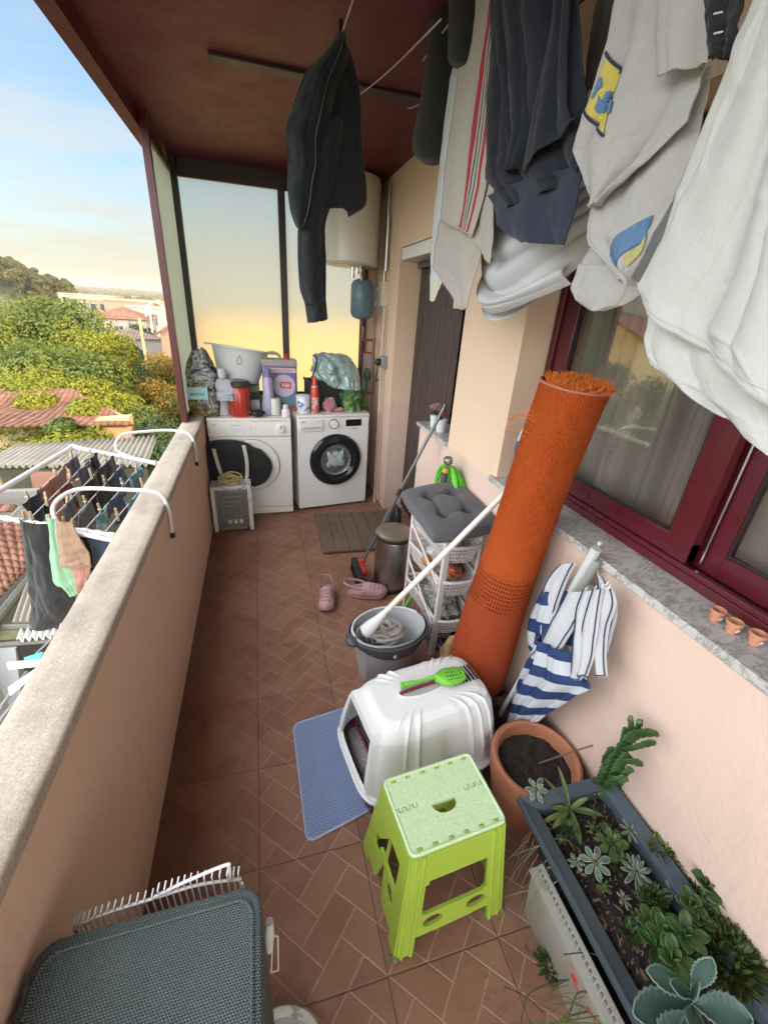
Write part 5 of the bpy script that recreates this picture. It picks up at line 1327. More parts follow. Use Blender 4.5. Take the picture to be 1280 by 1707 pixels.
for (cx, cy, a0) in ((.95, .07, -90), (.95, .93, 0), (.05, .93, 90), (.05, .07, 180)):
    for i in range(5): a = radians(a0 + 22.5 * i); rr.append((cx + .05 * cos(a), cy + .07 * sin(a)))
# top as a fine grid with the half-moon hand hole and edge tabs cut
o = MB(); o.grid(lambda a, b: S_(a, b, zs), 160, 120)
def thole(u, v):
    dx, dy = (u - .50) * .27, (v - .47) * .2
    if dy < .004 and (dx / .036) ** 2 + (dy / .026) ** 2 < 1: return True
    for e in (.004, ):
        if v > .93 or v < .07:
            k = (u - .09) / .165
            if abs(k - round(k)) < .17 and -.5 < k < 5.4 and (.93 < v < .985 or .015 < v < .07): return True
    for s in (-1, 1):   # hinge teeth across the middle
        if abs(v - .555) < .03:
            q = (u if s < 0 else 1 - u)
            if .02 < q < .24:
                k = fract_py(q / .075); edge = (abs(k - .0) < .06 or abs(k - .5) < .06) or (k < .5 and v > .577) or (k >= .5 and v < .533)
                if edge: return True
    # rounded corners
    for cx in (0, 1):
        for cy in (0, 1):
            du, dv_ = abs(u - cx), abs(v - cy)
            if du < .05 and dv_ < .07 and ((.05 - du) / .05) ** 2 + ((.07 - dv_) / .07) ** 2 > 1: return True
    return False
def fract_py(x): return x - math.floor(x)
holes(o, 0, thole); o.gu = None; sp_ = o.build('seat', SEAT, t)
md = sp_.modifiers.new('s', 'SOLIDIFY'); md.thickness = .012; md.offset = -1 
o = MB(); P = [S_(x, y, zs - .003) for x, y in rr]; o.tube(P, .0055, 6, closed=True); o.build('seat_rim', SEAT, sp_, smooth=True)
o = MB()
for e in (.042, .958):
    for i in range(6):
        x = .09 + .165 * i
        a = [S_(x - .022, e - .02, zs - .001), S_(x + .022, e - .02, zs - .001), S_(x + .022, e + .02, zs - .001), S_(x - .022, e + .02, zs - .001)]
        o.add(a + [q - Vector((0, 0, .012)) for q in a], [(0, 1, 2, 3), (4, 5, 1, 0), (5, 6, 2, 1), (6, 7, 3, 2), (7, 4, 0, 3)])
o.build('hinge_tab', LIME, sp_, bevel=.0015)
def panel(i, j, k, m_, wide, name='side_panel'):
    """panel between top corners i,j and bottom corners k(below i), m_(below j)"""
    def fn(a, b):
        q = tc4[i].lerp(tc4[j], a) + Vector((0, 0, zs - .012)); p = bc4[k].lerp(bc4[m_], a) + Vector((0, 0, .001)); return q.lerp(p, b)
    o = MB(); nu, nv = 110, 150; o.grid(fn, nu, nv)
    def h(u, v):
        if wide:
            lw = .15
            if .27 < v < .60 and lw + .03 < u < 1 - lw - .03 and not (u < lw + .07 and v < .31) : return True
            if .60 <= v < .62 and lw + .06 < u < 1 - lw - .06: return True
            for cx in (.30, .72):
                if ((u - cx) / .095) ** 2 + ((v - .715) / .055) ** 2 < 1: return True
            if v > .82 and lw < u < 1 - lw and v > .82 + .02 * sin(u * pi): return True
        else:
            lw = .15
            if v > .90 and lw < u < 1 - lw: return True
            hx = .46 - .30 * (v - .25)
            # upper slanted window, oval, and folding gap
            if .22 < v < .52 and (.5 - (v - .22) * .9) < u < .80: return True if not (.47 < u < .50) else False
            if ((u - .26) / .09) ** 2 + ((v - .56) / .085) ** 2 < 1: return True
            if ((u - .70) / .09) ** 2 + ((v - .66) / .085) ** 2 < 1: return True
            if v > .56 and abs(u - .48) < .10 * (v - .52) / .34: return True
        return False
    holes(o, 0, h); o.gu = None
    pn_ = o.build(name, LIME, t); md = pn_.modifiers.new('s', 'SOLIDIFY'); md.thickness = .009; md.offset = 0
    return pn_, fn
p1, f1 = panel(0, 1, 0, 1, True); p2, f2 = panel(3, 2, 3, 2, True)
p3, f3 = panel(3, 0, 3, 0, False, 'folding_side'); p4, f4 = panel(2, 1, 2, 1, False, 'folding_side')
for (fn, par) in ((f1, p1), (f2, p2)):
    for u in (.05, .13, .87, .95):
        o = MB(); o.tube([fn(u, b / 12) + (fn(.5, .5) - (f1(.5, .5) + f2(.5, .5)) / 2).normalized() * .004 for b in range(13)], .005 if u in (.05, .95) else .007, 8); o.build('rib', LIME, par, smooth=True)
o = MB()
for i in range(28): o.ell(f3(.985, .12 + i * .03), .004, .006, .003, 6, 4)
o.build('hinge_knuckles', LIME, p3, smooth='all')
for c in bc4:
    o = MB(); o.ell(c + Vector((0, 0, .008)), .012, .012, .008, 12, 6); o.build('foot', M('foot_grey', (.12, .14, .06), .6) if 'foot_grey' not in bpy.data.materials else bpy.data.materials['foot_grey'], t, smooth='all')
# crumbs, dry petals and grit blown over the tiles
t = thing('floor_litter', 'crumbs, dry leaves and grit scattered over the terracotta tiles', 'litter', Vector((.3, 1.2, 0))); t['kind'] = 'stuff'; o = MB()
for i in range(420):
    q = R_(); x, y = (U(-.39, .95), U(.2, 3.2)) if q < .5 else ((U(.45, .95), U(.25, .7)) if q < .75 else (-.405 + abs(random.gauss(0, .03)), U(.3, 3.0)))
    a, l = U(0, 6.28), U(.0015, .005) * (1 if R_() < .93 else 2.2); p = Vector((x, y, .0015)); d = Vector((cos(a), sin(a), U(0, .3))) * l; s_ = Vector((-sin(a), cos(a), 0)) * l * U(.3, .8)
    o.add([p - d - s_ * .4, p - d * .2 - s_, p + d, p + s_ + Vector((0, 0, l * .4))], [(0, 1, 2, 3)])
o.build('crumbs', M('crumbs', (.16, .11, .075), .9, .6, 60), t)
# ---------------------------------------------------------------- terracotta pot
pc = Vector((.820, .745, 0)); t = thing('flower_pot', 'large round terracotta pot of bare dark soil beside the planter', 'plant pot', pc)
def mat_terra(name, a=(.30, .105, .052), b_=(.40, .165, .09)):
    m, b = newmat(name); c, x, y, z = coords()
    col = mix(nz(7, 5, .65), a, b_); col = mix(sstep(nz(16, 5, .7), .60, .72) * .4, col, (.46, .30, .21)); col = mix(sstep(nz(4, 4), .55, .75) * .5, col, [q * .5 for q in a])
    setp(b, 'Base Color', col); setp(b, 'Roughness', .75); bump(b, nz(120, 3), .0008); return m
TER = mat_terra('terracotta')
o = MB(); o.lathe([(0, .0), (.095, .0), (.102, .01), (.132, .16), (.142, .20), (.140, .225), (.146, .232), (.150, .262), (.147, .275), (.138, .280), (.128, .274), (.122, .25), (.118, .20)], pc, 64, caps=False); o.build('pot_body', TER, t, smooth=30)
def mat_soil():
    m, b = newmat('dark_soil'); n = nz(90, 5, .75); col = mix(sstep(n, .3, .7), (.007, .005, .004), (.040, .028, .022)); col = mix(sstep(nz(210, 2, .6), .70, .76), col, (.35, .31, .28))
    setp(b, 'Base Color', col); setp(b, 'Roughness', .95); bump(b, n, .008); return m
SOIL = mat_soil()
o = MB()
def soil(a, b): r = .124 * b; an = 2 * pi * a; return pc + Vector((cos(an) * r, sin(an) * r, .232 + .012 * noise.noise(Vector((cos(an) * b * 4, sin(an) * b * 4, 3))) + .004 * noise.noise(Vector((cos(an) * b * 20, sin(an) * b * 20, 8)))))
o.grid(soil, 60, 24); o.gu = None; o.build('soil', SOIL, t, smooth='all')
STK = M('dry_stick', (.14, .09, .07), .8, .3, 40)
o = MB(); o.tube([px(898, 1273, 2, .235), px(950, 1255, 2, .30) , px(1003, 1238, 2, .36)], [.003, .0026, .002], 6); tag(o.build('stick', STK, None, smooth=True), 'thin dry brown stick poking out of the terracotta pot', 'stick')
# ---------------------------------------------------------------- long planter
PXL, PXR, PY1, PY0, PZ = .660, .972, .612, -.35, .34
t = thing('planter_trough', 'long slate blue plastic planter full of soil along the wall', 'planter', (.82, .2, .10))
SLATE = M('slate_plastic', (.045, .065, .080), .5, .12, 5, 60, .0006, dirt=.35, dirtcol=(.14, .12, .10))  # slate blue, darkened so the colour itself holds the corner's shade
o = MB()
wl = .042
def trough(sx0, sx1, y0, y1):
    zt = PZ; zb2 = .115
    o.add([(sx0, y0, zt), (sx1, y0, zt), (sx1, y1, zt), (sx0, y1, zt)], [])
# sloping left lip (wide), right lip, far end
def slab(p):
    n0 = len(o.v); o.add(p + [q - Vector((0, 0, .010)) for q in p], [(0, 1, 2, 3), (7, 6, 5, 4), (0, 4, 5, 1), (1, 5, 6, 2), (2, 6, 7, 3), (3, 7, 4, 0)])
V = Vector
slab([V((PXL, PY0, PZ - .006)), V((PXL + .044, PY0, PZ - .022)), V((PXL + .044, PY1 - .03, PZ - .022)), V((PXL, PY1, PZ - .006))])
slab([V((PXR - .035, PY0, PZ - .02)), V((PXR, PY0, PZ)), V((PXR, PY1, PZ)), V((PXR - .035, PY1 - .03, PZ - .02))])
slab([V((PXL, PY1, PZ - .005)), V((PXL + .044, PY1 - .03, PZ - .021)), V((PXR - .035, PY1 - .03, PZ - .019)), V((PXR, PY1, PZ + .001))])
o.box(PXL - .004, PXL + .003, PY0, PY1 + .003, PZ - .022, PZ - .004)
for (a, b_) in (((PXL + .044, PXL + .080), 1), ((PXR - .035, PXR - .06), 1)):
    o.add([(a[0], PY0, PZ - .024), (a[0], PY1 - .03, PZ - .024), (a[1], PY1 - .06, .125), (a[1], PY0, .125)], [(0, 1, 2, 3)])
o.add([(PXL + .044, PY1 - .03, PZ - .024), (PXR - .035, PY1 - .03, PZ - .024), (PXR - .06, PY1 - .06, .125), (PXL + .08, PY1 - .06, .125)], [(0, 1, 2, 3)])
o.build('trough', SLATE, t, bevel=.002, solid=.003)
o = MB()
def soil2(a, b): x = lerp(PXL + .046, PXR - .034, a); y = lerp(PY0, PY1 - .032, b); return V((x, y, .288 + .018 * noise.noise(V((x * 14, y * 14, 1))) + .007 * noise.noise(V((x * 50, y * 50, 5)))))
o.grid(soil2, 60, 150); o.gu = None; o.build('soil', SOIL, t, smooth='all')
def mat_bark():
    return M('debris', (.15, .11, .085), .9, .5, 60)
o = MB()
for i in range(520):
    x, y = U(PXL + .06, PXR - .05), U(-.1, PY1 - .05); a = U(0, pi); L = U(.001, .008)
    o.tube([V((x, y, .297)), V((x + cos(a) * L, y + sin(a) * L, .300 + U(0, .004)))], U(.0006, .0018), 4)
o.build('dry_debris', mat_bark(), t)
# white slotted crate carrying the planter
t = thing('slotted_crate', 'white plastic crate with black slots and scribbles under the blue planter', 'crate', (.81, .1, 0))
CR = M('crate_white', (.33, .32, .28), .5, .08, 6, dirt=.5, dirtcol=(.22, .18, .12))
o = MB(); cy1, cy0 = .475, -.35
o.add([(PXL + .012, cy0, .002), (PXL + .012, cy1, .002), (PXL - .018, cy1, .232), (PXL - .018, cy0, .232)], [(0, 1, 2, 3)])
o.add([(PXL + .012, cy1, .002), (PXR - .01, cy1, .002), (PXR - .01, cy1, .232), (PXL - .018, cy1, .232)], [(0, 1, 2, 3)])
o.build('crate_side', CR, t, solid=.006)
o = MB(); o.box(PXL - .026, PXL + .004, cy0, cy1 + .008, .233, .240); o.box(PXL - .006, PXL + .004, cy0, cy1, .262, .268); 
y = cy1
while y > cy0: o.box(PXL - .006, PXL + .002, y - .004, y, .2405, .2615); y -= .0125
o.build('slotted_rim', CR, t)
o = MB(); o.box(PXL + .006, PXL + .010, cy0, cy1, .2405, .2615); o.build('rim_shadow_strip', BLACK, t)  # black strip stands in for the shadow between the rim slats
PR, PK = M('print_red_mark', (.40, .05, .04), .6), M('print_olive_mark', (.10, .09, .04), .6)
def cs(y, z): k = (z - .002) / .23; return V((PXL + .012 - .030 * k - .0045, y, z))
def stroke(par, pts, m_, r=.0024):
    o = MB(); o.tube([cs(*p) for p in bez([V((a, b, 0)) for a, b in pts], 5) for p in [(p.x, p.y)]], r, 5); o.build('scribble', m_, par)
stroke(t, [(.30, .20), (.27, .185), (.29, .17), (.26, .16)], PR); stroke(t, [(.235, .17), (.21, .185), (.205, .16), (.185, .15)], PR)
o = MB(); o.add([cs(.165, .165), cs(.140, .172), cs(.137, .160), cs(.162, .153)], [(0, 1, 2, 3)]); o.build('print_bar', PR, t, solid=.001)
stroke(t, [(.12, .10), (.10, .125), (.08, .11), (.085, .085), (.10, .08)], PK, .0028); stroke(t, [(.07, .12), (.06, .08), (.045, .10), (.04, .13), (.02, .11)], PK, .0028); stroke(t, [(.0, .14), (-.02, .10), (-.04, .13), (-.03, .16), (-.01, .15)], PK, .0028)
# ---------------------------------------------------------------- plants in the planter
def mat_leaf(name, a, b_, edge=None, rough=.45, tl=.15):
    m, b = newmat(name); gi = N.nt.nodes.new('ShaderNodeNewGeometry'); r = N(gi.outputs['Random Per Island'])
    col = mix(r, a, b_); col = mix(nz(30, 3) * .4, col, [q * .6 for q in a])
    if edge:
        uvn = N.nt.nodes.new('ShaderNodeUVMap'); sp = N.nt.nodes.new('ShaderNodeSeparateXYZ'); N.nt.links.new(uvn.outputs[0], sp.inputs[0])
        col = mix(sstep(nabs(N(sp.outputs[0]) - .5), .40, .50), col, edge)
    setp(b, 'Base Color', col); setp(b, 'Roughness', rough)
    nt = m.node_tree; t_ = nt.nodes.new('ShaderNodeBsdfTranslucent'); nt.links.new(col.s, t_.inputs[0]); ms = nt.nodes.new('ShaderNodeMixShader'); ms.inputs[0].default_value = tl
    nt.links.new(b.outputs[0], ms.inputs[1]); nt.links.new(t_.outputs[0], ms.inputs[2]); nt.links.new(ms.outputs[0], nt.nodes['Material Output'].inputs[0])
    bump(b, nz(90, 3), .0008)
    return m
def leaf(o, base, d, up, L, W, cup=.25, droop=.2, shape=1.0, nu=6, nv=10, ser=0):
    d = d.normalized(); s = d.cross(up).normalized(); n_ = s.cross(d).normalized()
    def fn(a, b):
        w_ = W * (sin(pi * min(1, b ** shape)) ** .7 * .95 + .05 * (1 - b)) * .5
        if ser: w_ *= 1 + ser * (abs(2 * (b * 9 % 1) - 1) - .5)
        x = (2 * a - 1); return base + d * (L * b) + s * (w_ * x) + n_ * (cup * W * x * x * .5 - droop * L * b * b)
    o.grid(fn, nu, nv)
def rosette(name, label, cat, c, R, n, mat, tilt=V((0, 0, 1)), W=.45, shape=1.5, rings=3, stem=0, cup=.3, group=None, ser=0, th=.0025, lay=.9):
    t = thing(name, label, cat, c, group); o = MB(); k = 0
    q = tilt.normalized().to_track_quat('Z', 'Y').to_matrix()
    for r in range(rings):
        f = r / max(1, rings - 1); cnt = max(3, int(n * (1 - .4 * f)))
        for i in range(cnt):
            a = 2 * pi * i / cnt + r * .55 + U(-.12, .12); el = lerp(.12, lay, f) + U(-.08, .1)
            d = V((cos(a) * cos(el), sin(a) * cos(el), sin(el))); L = R * lerp(1, .45, f) * U(.85, 1.1)
            leaf(o, c + q @ V((cos(a) * .006, sin(a) * .006, .006 * r)), q @ d, q @ V((0, 0, 1)), L, L * W, cup, .15, shape, ser=ser)
    o.build('leaves', mat, t, smooth='all', solid=th)
    if stem: s_ = MB(); s_.tube([c - V((0, 0, stem)), c], .005, 7); s_.build('stem', STEMG, t, smooth=True)
    return t
STEMG = M('stem_green', (.10, .15, .05), .6, .3, 30)
G1 = mat_leaf('succulent_green', (.032, .08, .018), (.07, .15, .030)); G2 = mat_leaf('kalanchoe_bluegreen', (.035, .085, .065), (.06, .125, .095), (.16, .23, .20), .5)
G3 = mat_leaf('echeveria_grey', (.075, .135, .10), (.13, .21, .155), (.30, .30, .22)); G4 = mat_leaf('cactus_dark_green', (.030, .075, .018), (.05, .115, .025), None, .5, .05)
G5 = mat_leaf('fine_yellow_green', (.10, .14, .02), (.18, .22, .05)); G6 = mat_leaf('grass_green', (.06, .11, .02), (.13, .18, .05), None, .5, .3)
DRY = M('dry_grass', (.17, .12, .055), .8, .3, 40)
# christmas cactus arching up by the wall
c = V((.905, .60, .30)); t = thing('christmas_cactus', 'dark green flat jointed cactus reaching up against the wall at the planter end', 'cactus', c)
o = MB()
def segs(pts, w, flip=0):
    P = bez(pts, 3)
    for i in range(len(P) - 1):
        d = P[i + 1] - P[i]; leaf(o, P[i], d * 1, V((-.5, -.8, .25)) if not flip else V((-.9, .1, .3)), d.length * 1.5, w * U(1.3, 1.6), .12, 0, .9, ser=.25)
def cpx(u, v, x=.93): return px(u, v, 0, x)
segs([cpx(1015, 1285, .90), cpx(1028, 1262, .91), cpx(1040, 1242, .92), cpx(1058, 1224, .93), cpx(1090, 1220, .93)], .026)
segs([cpx(1040, 1250, .92), cpx(1060, 1245, .92), cpx(1088, 1237, .93)], .015); segs([cpx(1025, 1270, .91), cpx(1045, 1268, .91), cpx(1068, 1272, .92)], .019)
segs([cpx(1020, 1290, .90), cpx(1028, 1300, .89), cpx(1042, 1296, .9)], .022); segs([cpx(1010, 1288, .90), cpx(1008, 1268, .90), cpx(1020, 1248, .90)], .016)
pp = lambda u, v, z: px(u, v, 2, z)
segs([pp(985, 1330, .30), pp(995, 1310, .32), cpx(1005, 1290, .90), cpx(1014, 1275, .9), cpx(1030, 1255, .91)], .024); segs([pp(1005, 1335, .30), pp(1010, 1315, .33), cpx(1022, 1295, .9), cpx(1032, 1275, .9), cpx(1045, 1258, .91)], .022); segs([pp(1020, 1330, .31), pp(1030, 1310, .33), cpx(1040, 1290, .91), cpx(1052, 1282, .91)], .018)
segs([cpx(1035, 1245, .92), cpx(1040, 1225, .92), cpx(1042, 1214, .92)], .011); segs([cpx(1048, 1232, .93), cpx(1052, 1210, .93), cpx(1050, 1198, .93)], .012); segs([cpx(1060, 1222, .93), cpx(1066, 1206, .93), cpx(1066, 1201, .93)], .012)
o.build('stems', G4, t, smooth='all', solid=.0035)
o = MB(); o.ell(cpx(1051, 1197, .93), .007, .007, .008, 8, 6); o.ell(cpx(1066, 1203, .93), .008, .008, .007, 8, 6); o.build('buds', STEMG, t, smooth='all')
def pp(u, v, z): return px(u, v, 2, z)
rosette('succulent', 'small pale grey green rosette at the near corner of the pot and planter', 'succulent', pp(893, 1316, .345), .028, 6, G3, V((-.2, -.5, 1)), .5, 1.4, 3, .03)
# spiky yellow green plant
c = pp(950, 1350, .30); t = thing('strappy_plant', 'yellow green plant with long pointed leaves near the planter\'s pot end', 'plant', c); o = MB()
for (u, v, z, w_) in ((938, 1285, .40, .014), (915, 1300, .36, .014), (990, 1352, .35, .022), (1002, 1356, .34, .016), (925, 1345, .33, .018), (905, 1368, .32, .014), (968, 1398, .33, .02), (975, 1330, .36, .016), (925, 1375, .32, .016)):
    e = pp(u, v, z); leaf(o, c, (e - c), V((0, 0, 1)), (e - c).length * 1.05, w_, .4, .15, 1.2, ser=0)
o.build('leaves', mat_leaf('strappy_green', (.09, .13, .035), (.16, .20, .06)), t, smooth='all', solid=.0012)
rosette('succulent', 'bright green round leaved rosette in the middle of the planter', 'succulent', pp(1018, 1405, .33), .038, 7, G1, V((-.1, -.3, 1)), .62, 1.7, 3, .04)
rosette('succulent', 'grey green loose rosette just left of the bright green round rosette', 'succulent', pp(992, 1438, .32), .034, 7, G3, V((-.3, -.2, 1)), .5, 1.5, 2, .03)
rosette('succulent', 'grey rosette with thin dusty leaves below the yellow tufts', 'succulent', pp(1060, 1455, .315), .038, 9, G3, V((0, -.2, 1)), .28, 1.3, 3, .03)
rosette('succulent', 'small silvery rosette beside the slate wall of the planter', 'succulent', pp(1050, 1385, .315), .024, 8, G3, V((0, -.2, 1)), .3, 1.3, 2, .02)
# fine tufts by the right lip
def tuft(name, label, c, R, n, mat, L=.02, group=None, zs_=.7):
    t = thing(name, label, 'succulent', c, group); o = MB()
    for i in range(n):
        d = V((U(-1, 1), U(-1, 1), U(0, 1))); d.normalize(); p = c + V((d.x * R, d.y * R, d.z * R * zs_)) * U(.5, 1)
        leaf(o, p, d + V((U(-.5, .5), U(-.5, .5), U(0, .6))), V((U(-.3, .3), U(-.3, .3), 1)), L * U(.7, 1.3), L * .32, .3, .1, 1.0, 2, 3)
    o.build('leaves', mat, t, smooth='all'); return t
tuft('stonecrop', 'yellow green fine leaved tuft beside the slate lip', pp(1100, 1420, .315), .032, 260, G5)
tuft('stonecrop', 'yellow green fine leaved tuft lower down the planter lip', pp(1135, 1440, .315), .026, 200, G5)
tuft('stonecrop', 'feathery olive tuft in the shade at the right edge of the planter', pp(1215, 1600, .33), .060, 700, mat_leaf('olive_fine', (.05, .075, .015), (.09, .12, .03)), .024)
tuft('stonecrop', 'feathery olive tuft nearest the photo\'s right edge', pp(1255, 1575, .33), .045, 400, bpy.data.materials['olive_fine'], .024)
tuft('stonecrop', 'small olive tuft between the grey rosettes and the jade plants', pp(1165, 1500, .31), .035, 300, bpy.data.materials['olive_fine'], .02)
# small weeds, dead leaves and seedlings crowding the soil
DEADL = mat_leaf('dead_leaf', (.10, .055, .025), (.22, .15, .08), None, .8, .1)
t = thing('leaf_litter', 'dead curled leaves and stalks scattered over the planter soil', 'leaf litter', V((.8, .3, .3))); t['kind'] = 'stuff'; o = MB()
for i in range(150):
    p = V((U(PXL + .055, PXR - .05), U(-.1, PY1 - .05), .300 + U(0, .012))); a = U(0, 6.28); leaf(o, p, V((cos(a), sin(a), U(-.1, .3))), V((U(-.4, .4), U(-.4, .4), 1)), U(.010, .028), U(.004, .010), .6, .2, 1.2, 2, 4)
o.build('leaves', DEADL, t, smooth='all')
for (u, v, m_, lb) in [(935, 1400, G1, 'tiny green seedling by the slate wall, below the strappy plant'), (960, 1438, G3, 'tiny grey seedling left of the loose grey rosette'), (988, 1378, G1, 'tiny green seedling above the bright round leaved rosette'), (1040, 1500, G3, 'small dusty rosette alone under the thin leaved grey rosette'), (1072, 1492, G4, 'tiny dark seedling right of the small dusty rosette'), (1008, 1478, G1, 'tiny green seedling just below the loose grey rosette'), (1122, 1488, G3, 'small grey rosette between soil and the jade plants'), (1062, 1532, G4, 'tiny dark seedling touching the tall leafy succulent'), (992, 1320, G3, 'tiny grey seedling at the cactus foot'), (1200, 1665, G1, 'small green seedling behind the toothed kalanchoe leaves')]:
    rosette('seedling', lb, 'seedling', pp(u, v, .312), U(.012, .020), 6, m_, V((U(-.4, .4), U(-.4, .4), 1)), U(.35, .6), 1.3, 2, .015, group='small seedlings in the planter soil')
for (u, v, R, n, m_, lb) in [(950, 1385, .020, 90, G4, 'dark creeping tuft beside the strappy plant'), (1030, 1440, .022, 110, G4, 'dark creeping tuft between the two middle grey rosettes'), (1090, 1500, .026, 150, G1, 'low green creeping tuft under the jade plant stems'), (1050, 1560, .020, 90, G4, 'dark low tuft left of the tall leafy succulent'), (1170, 1600, .030, 200, G1, 'green tangle behind the toothed kalanchoe')]:
    tuft('creeping_plant', lb, pp(u, v, .305), R, n, m_, .016)
# jade / round-leaved plants
def bush(name, label, c, pts, mat, W=.75, L=.04, n=5, group=None, ser=0):
    t = thing(name, label, 'succulent', c, group); o = MB(); s_ = MB()
    for (u, v, z, k) in pts:
        e = pp(u, v, z); s_.tube(bez([c, c.lerp(e, .5) + V((U(-.01, .01), U(-.01, .01), .01)), e], 4), .0035, 6)
        for i in range(n):
            a = 2 * pi * i / n + U(0, 1); d = V((cos(a), sin(a), U(.25, .9))); leaf(o, e, d, V((0, 0, 1)), L * k * U(.85, 1.15), L * k * W, .3, .1, 1.5, ser=ser)
        for i in range(3):
            a = 2 * pi * i / 3 + U(0, 1); d = V((cos(a) * .5, sin(a) * .5, 1)); leaf(o, e + V((0, 0, .004)), d, V((cos(a), sin(a), .2)), L * k * .55, L * k * W * .5, .3, .1, 1.4)
    o.build('leaves', mat, t, smooth='all', solid=.0025); s_.build('stem', STEMG, t, smooth=True); return t
bush('jade_plant', 'green round leaved jade plant against the wall side of the planter', pp(1165, 1520, .30), [(1178, 1478, .37, 1.1), (1150, 1512, .35, 1.0), (1165, 1540, .35, .9), (1200, 1498, .36, .7), (1180, 1530, .33, 1)], G1)
bush('jade_plant', 'tall bright green leafy succulent behind the blue green leaves', pp(1110, 1590, .30), [(1090, 1545, .37, 1.0), (1105, 1560, .39, 1.0), (1140, 1560, .40, 1.0), (1120, 1600, .40, 1.1), (1095, 1580, .37, .9), (1150, 1590, .37, .9)], G1, .6, .046, 6)
o = MB(); c = pp(1083, 1560, .36); t = thing('dry_flower', 'small dried white flower head at the left of the tall succulent', 'flower', c)
for i in range(26): d = V((U(-1, 1), U(-1, 1), U(-.2, 1))); leaf(o, c, d, V((0, 0, 1)), .014, .004, .2, .1, 1, 2, 3)
o.build('petals', WB, t); s_ = MB(); s_.tube([c, c + V((.01, .0, -.06))], .0015, 5); s_.build('stem', DRY, t)
# serrated blue-green kalanchoe
c = pp(1150, 1660, .36); t = thing('kalanchoe', 'blue green kalanchoe with toothed pale edged leaves, nearest the camera', 'succulent', c); o = MB()
for (u0, v0, u1, v1, z1, w_) in ((1150, 1655, 1082, 1620, .43, .042), (1152, 1650, 1185, 1600, .46, .040), (1150, 1665, 1168, 1640, .47, .026), (1148, 1662, 1120, 1640, .45, .026), (1150, 1670, 1060, 1690, .41, .060), (1155, 1675, 1250, 1700, .42, .06), (1152, 1680, 1170, 1745, .44, .05), (1150, 1690, 1100, 1760, .42, .06)):
    b_ = pp(u0, v0, .385); e = pp(u1, v1, z1); leaf(o, b_, e - b_, V((0, -.2, 1)), (e - b_).length * 1.05, w_, .25, .05, 1.35, 10, 36, ser=.16)
o.build('leaves', G2, t, smooth='all', solid=.003); s_ = MB(); s_.tube([c - V((0, 0, .07)), c + V((0, 0, .03))], .006, 8); s_.build('stem', STEMG, t, smooth=True)
# grass drooping over the crate onto the floor
t = thing('drooping_grass', 'clump of long green and dry grass drooping over the crate onto the tiles', 'grass', (.60, .25, .1)); o = MB(); od = MB()
def blade(o, p0, p1, p2, w_):
    P = bez([p0, p1, p2], 7); 
    o.grid(lambda a, b: P[min(int(b * 14 + .5), 14)] + V((.5, .86, 0)) * (w_ * (a - .5) * (1 - b) ** .5), 1, 14)
for i in range(46):
    y = U(.02, .30); b0 = V((PXL - .01 + U(-.02, .01), y, U(.10, .24))); e = V((PXL - U(.05, .20), y + U(-.10, .13), U(.002, .10))); m_ = (b0 + e) / 2 + V((-.02, 0, U(.02, .08)))
    blade(o if R_() < .6 else od, b0, m_, e, U(.002, .0045))
o.build('blades', G6, t); od.build('dry_blades', DRY, t)
o = MB()
for pts in ([(868, 1707, .12), (880, 1660, .20), (915, 1640, .22), (942, 1634, .16)], [(905, 1690, .03), (880, 1665, .02), (840, 1645, .06)], [(1000, 1660, .20), (965, 1655, .22), (950, 1690, .1), (945, 1707, .05)], [(1020, 1610, .27), (985, 1590, .26), (940, 1592, .27)]):
    o.tube(bez([pp(*q) for q in pts], 6), .0014, 5)
o.build('dry_twigs', M('dark_twig', (.06, .03, .022), .7), t, smooth=True)
c = pp(918, 1612, .03); tuft('small_weed', 'small dark green weed on the tiles beside the crate', c, .030, 130, G4, .022)
c = pp(905, 1500, .10); t = thing('dry_grass_tuft', 'thin pale dry stalks hanging between the pot and the crate', 'grass', c); o = MB()
for i in range(30):
    b0 = V((PXL + U(-.01, .03), U(.42, .56), U(.24, .30))); e = V((PXL - U(.0, .09), U(.30, .56), U(.0, .12))); blade(o, b0, (b0 + e) / 2 + V((-.03, 0, .02)), e, U(.0015, .003))
o.build('stalks', M('pale_stalk', (.30, .27, .18), .8, .3, 30), t)
# ---------------------------------------------------------------- little things on the sills
def minipot(u, v, label):
    c = pp(u, v + 12, .957); t = thing('mini_pot', label, 'mini pot', c, 'tiny terracotta pots on the window sill')
    o = MB(); o.lathe([(0, 0), (.0105, 0), (.015, .024), (.0175, .025), (.018, .033), (.0155, .0335), (.013, .012), (0, .010)], c, 24, caps=False); o.build('pot_body', TER2, t, smooth=30)
    o = MB()
    for i in range(5):
        a = -1.9 + i * .22; zz = .012 + .003 * (i % 2); r = .0135; p = c + V((r * cos(a), r * sin(a), zz)); o.ell(p, .0022, .0022, .0026, 6, 5)
    o.build('painted_flower', PFL, t)
TER2 = mat_terra('small_terracotta', (.42, .17, .09), (.52, .25, .15)); PFL = M('painted_pale', (.50, .50, .52), .6, .4, 200)
minipot(1190, 1022, 'tiny terracotta pot farthest along the sill, leftmost of the three'); minipot(1217, 1042, 'tiny terracotta pot standing between two others on the sill'); minipot(1255, 1062, 'tiny terracotta pot nearest the camera, rightmost of the three')
c = px(866, 795, 0, 1.04); c.z = .957; t = thing('water_bottle', 'clear plastic water bottle with blue label half hidden by the rug', 'bottle', c)
BT = M('bottle_clear', (.50, .55, .60), .15, .1, 30, bd=.001, bs=60, sss=0)
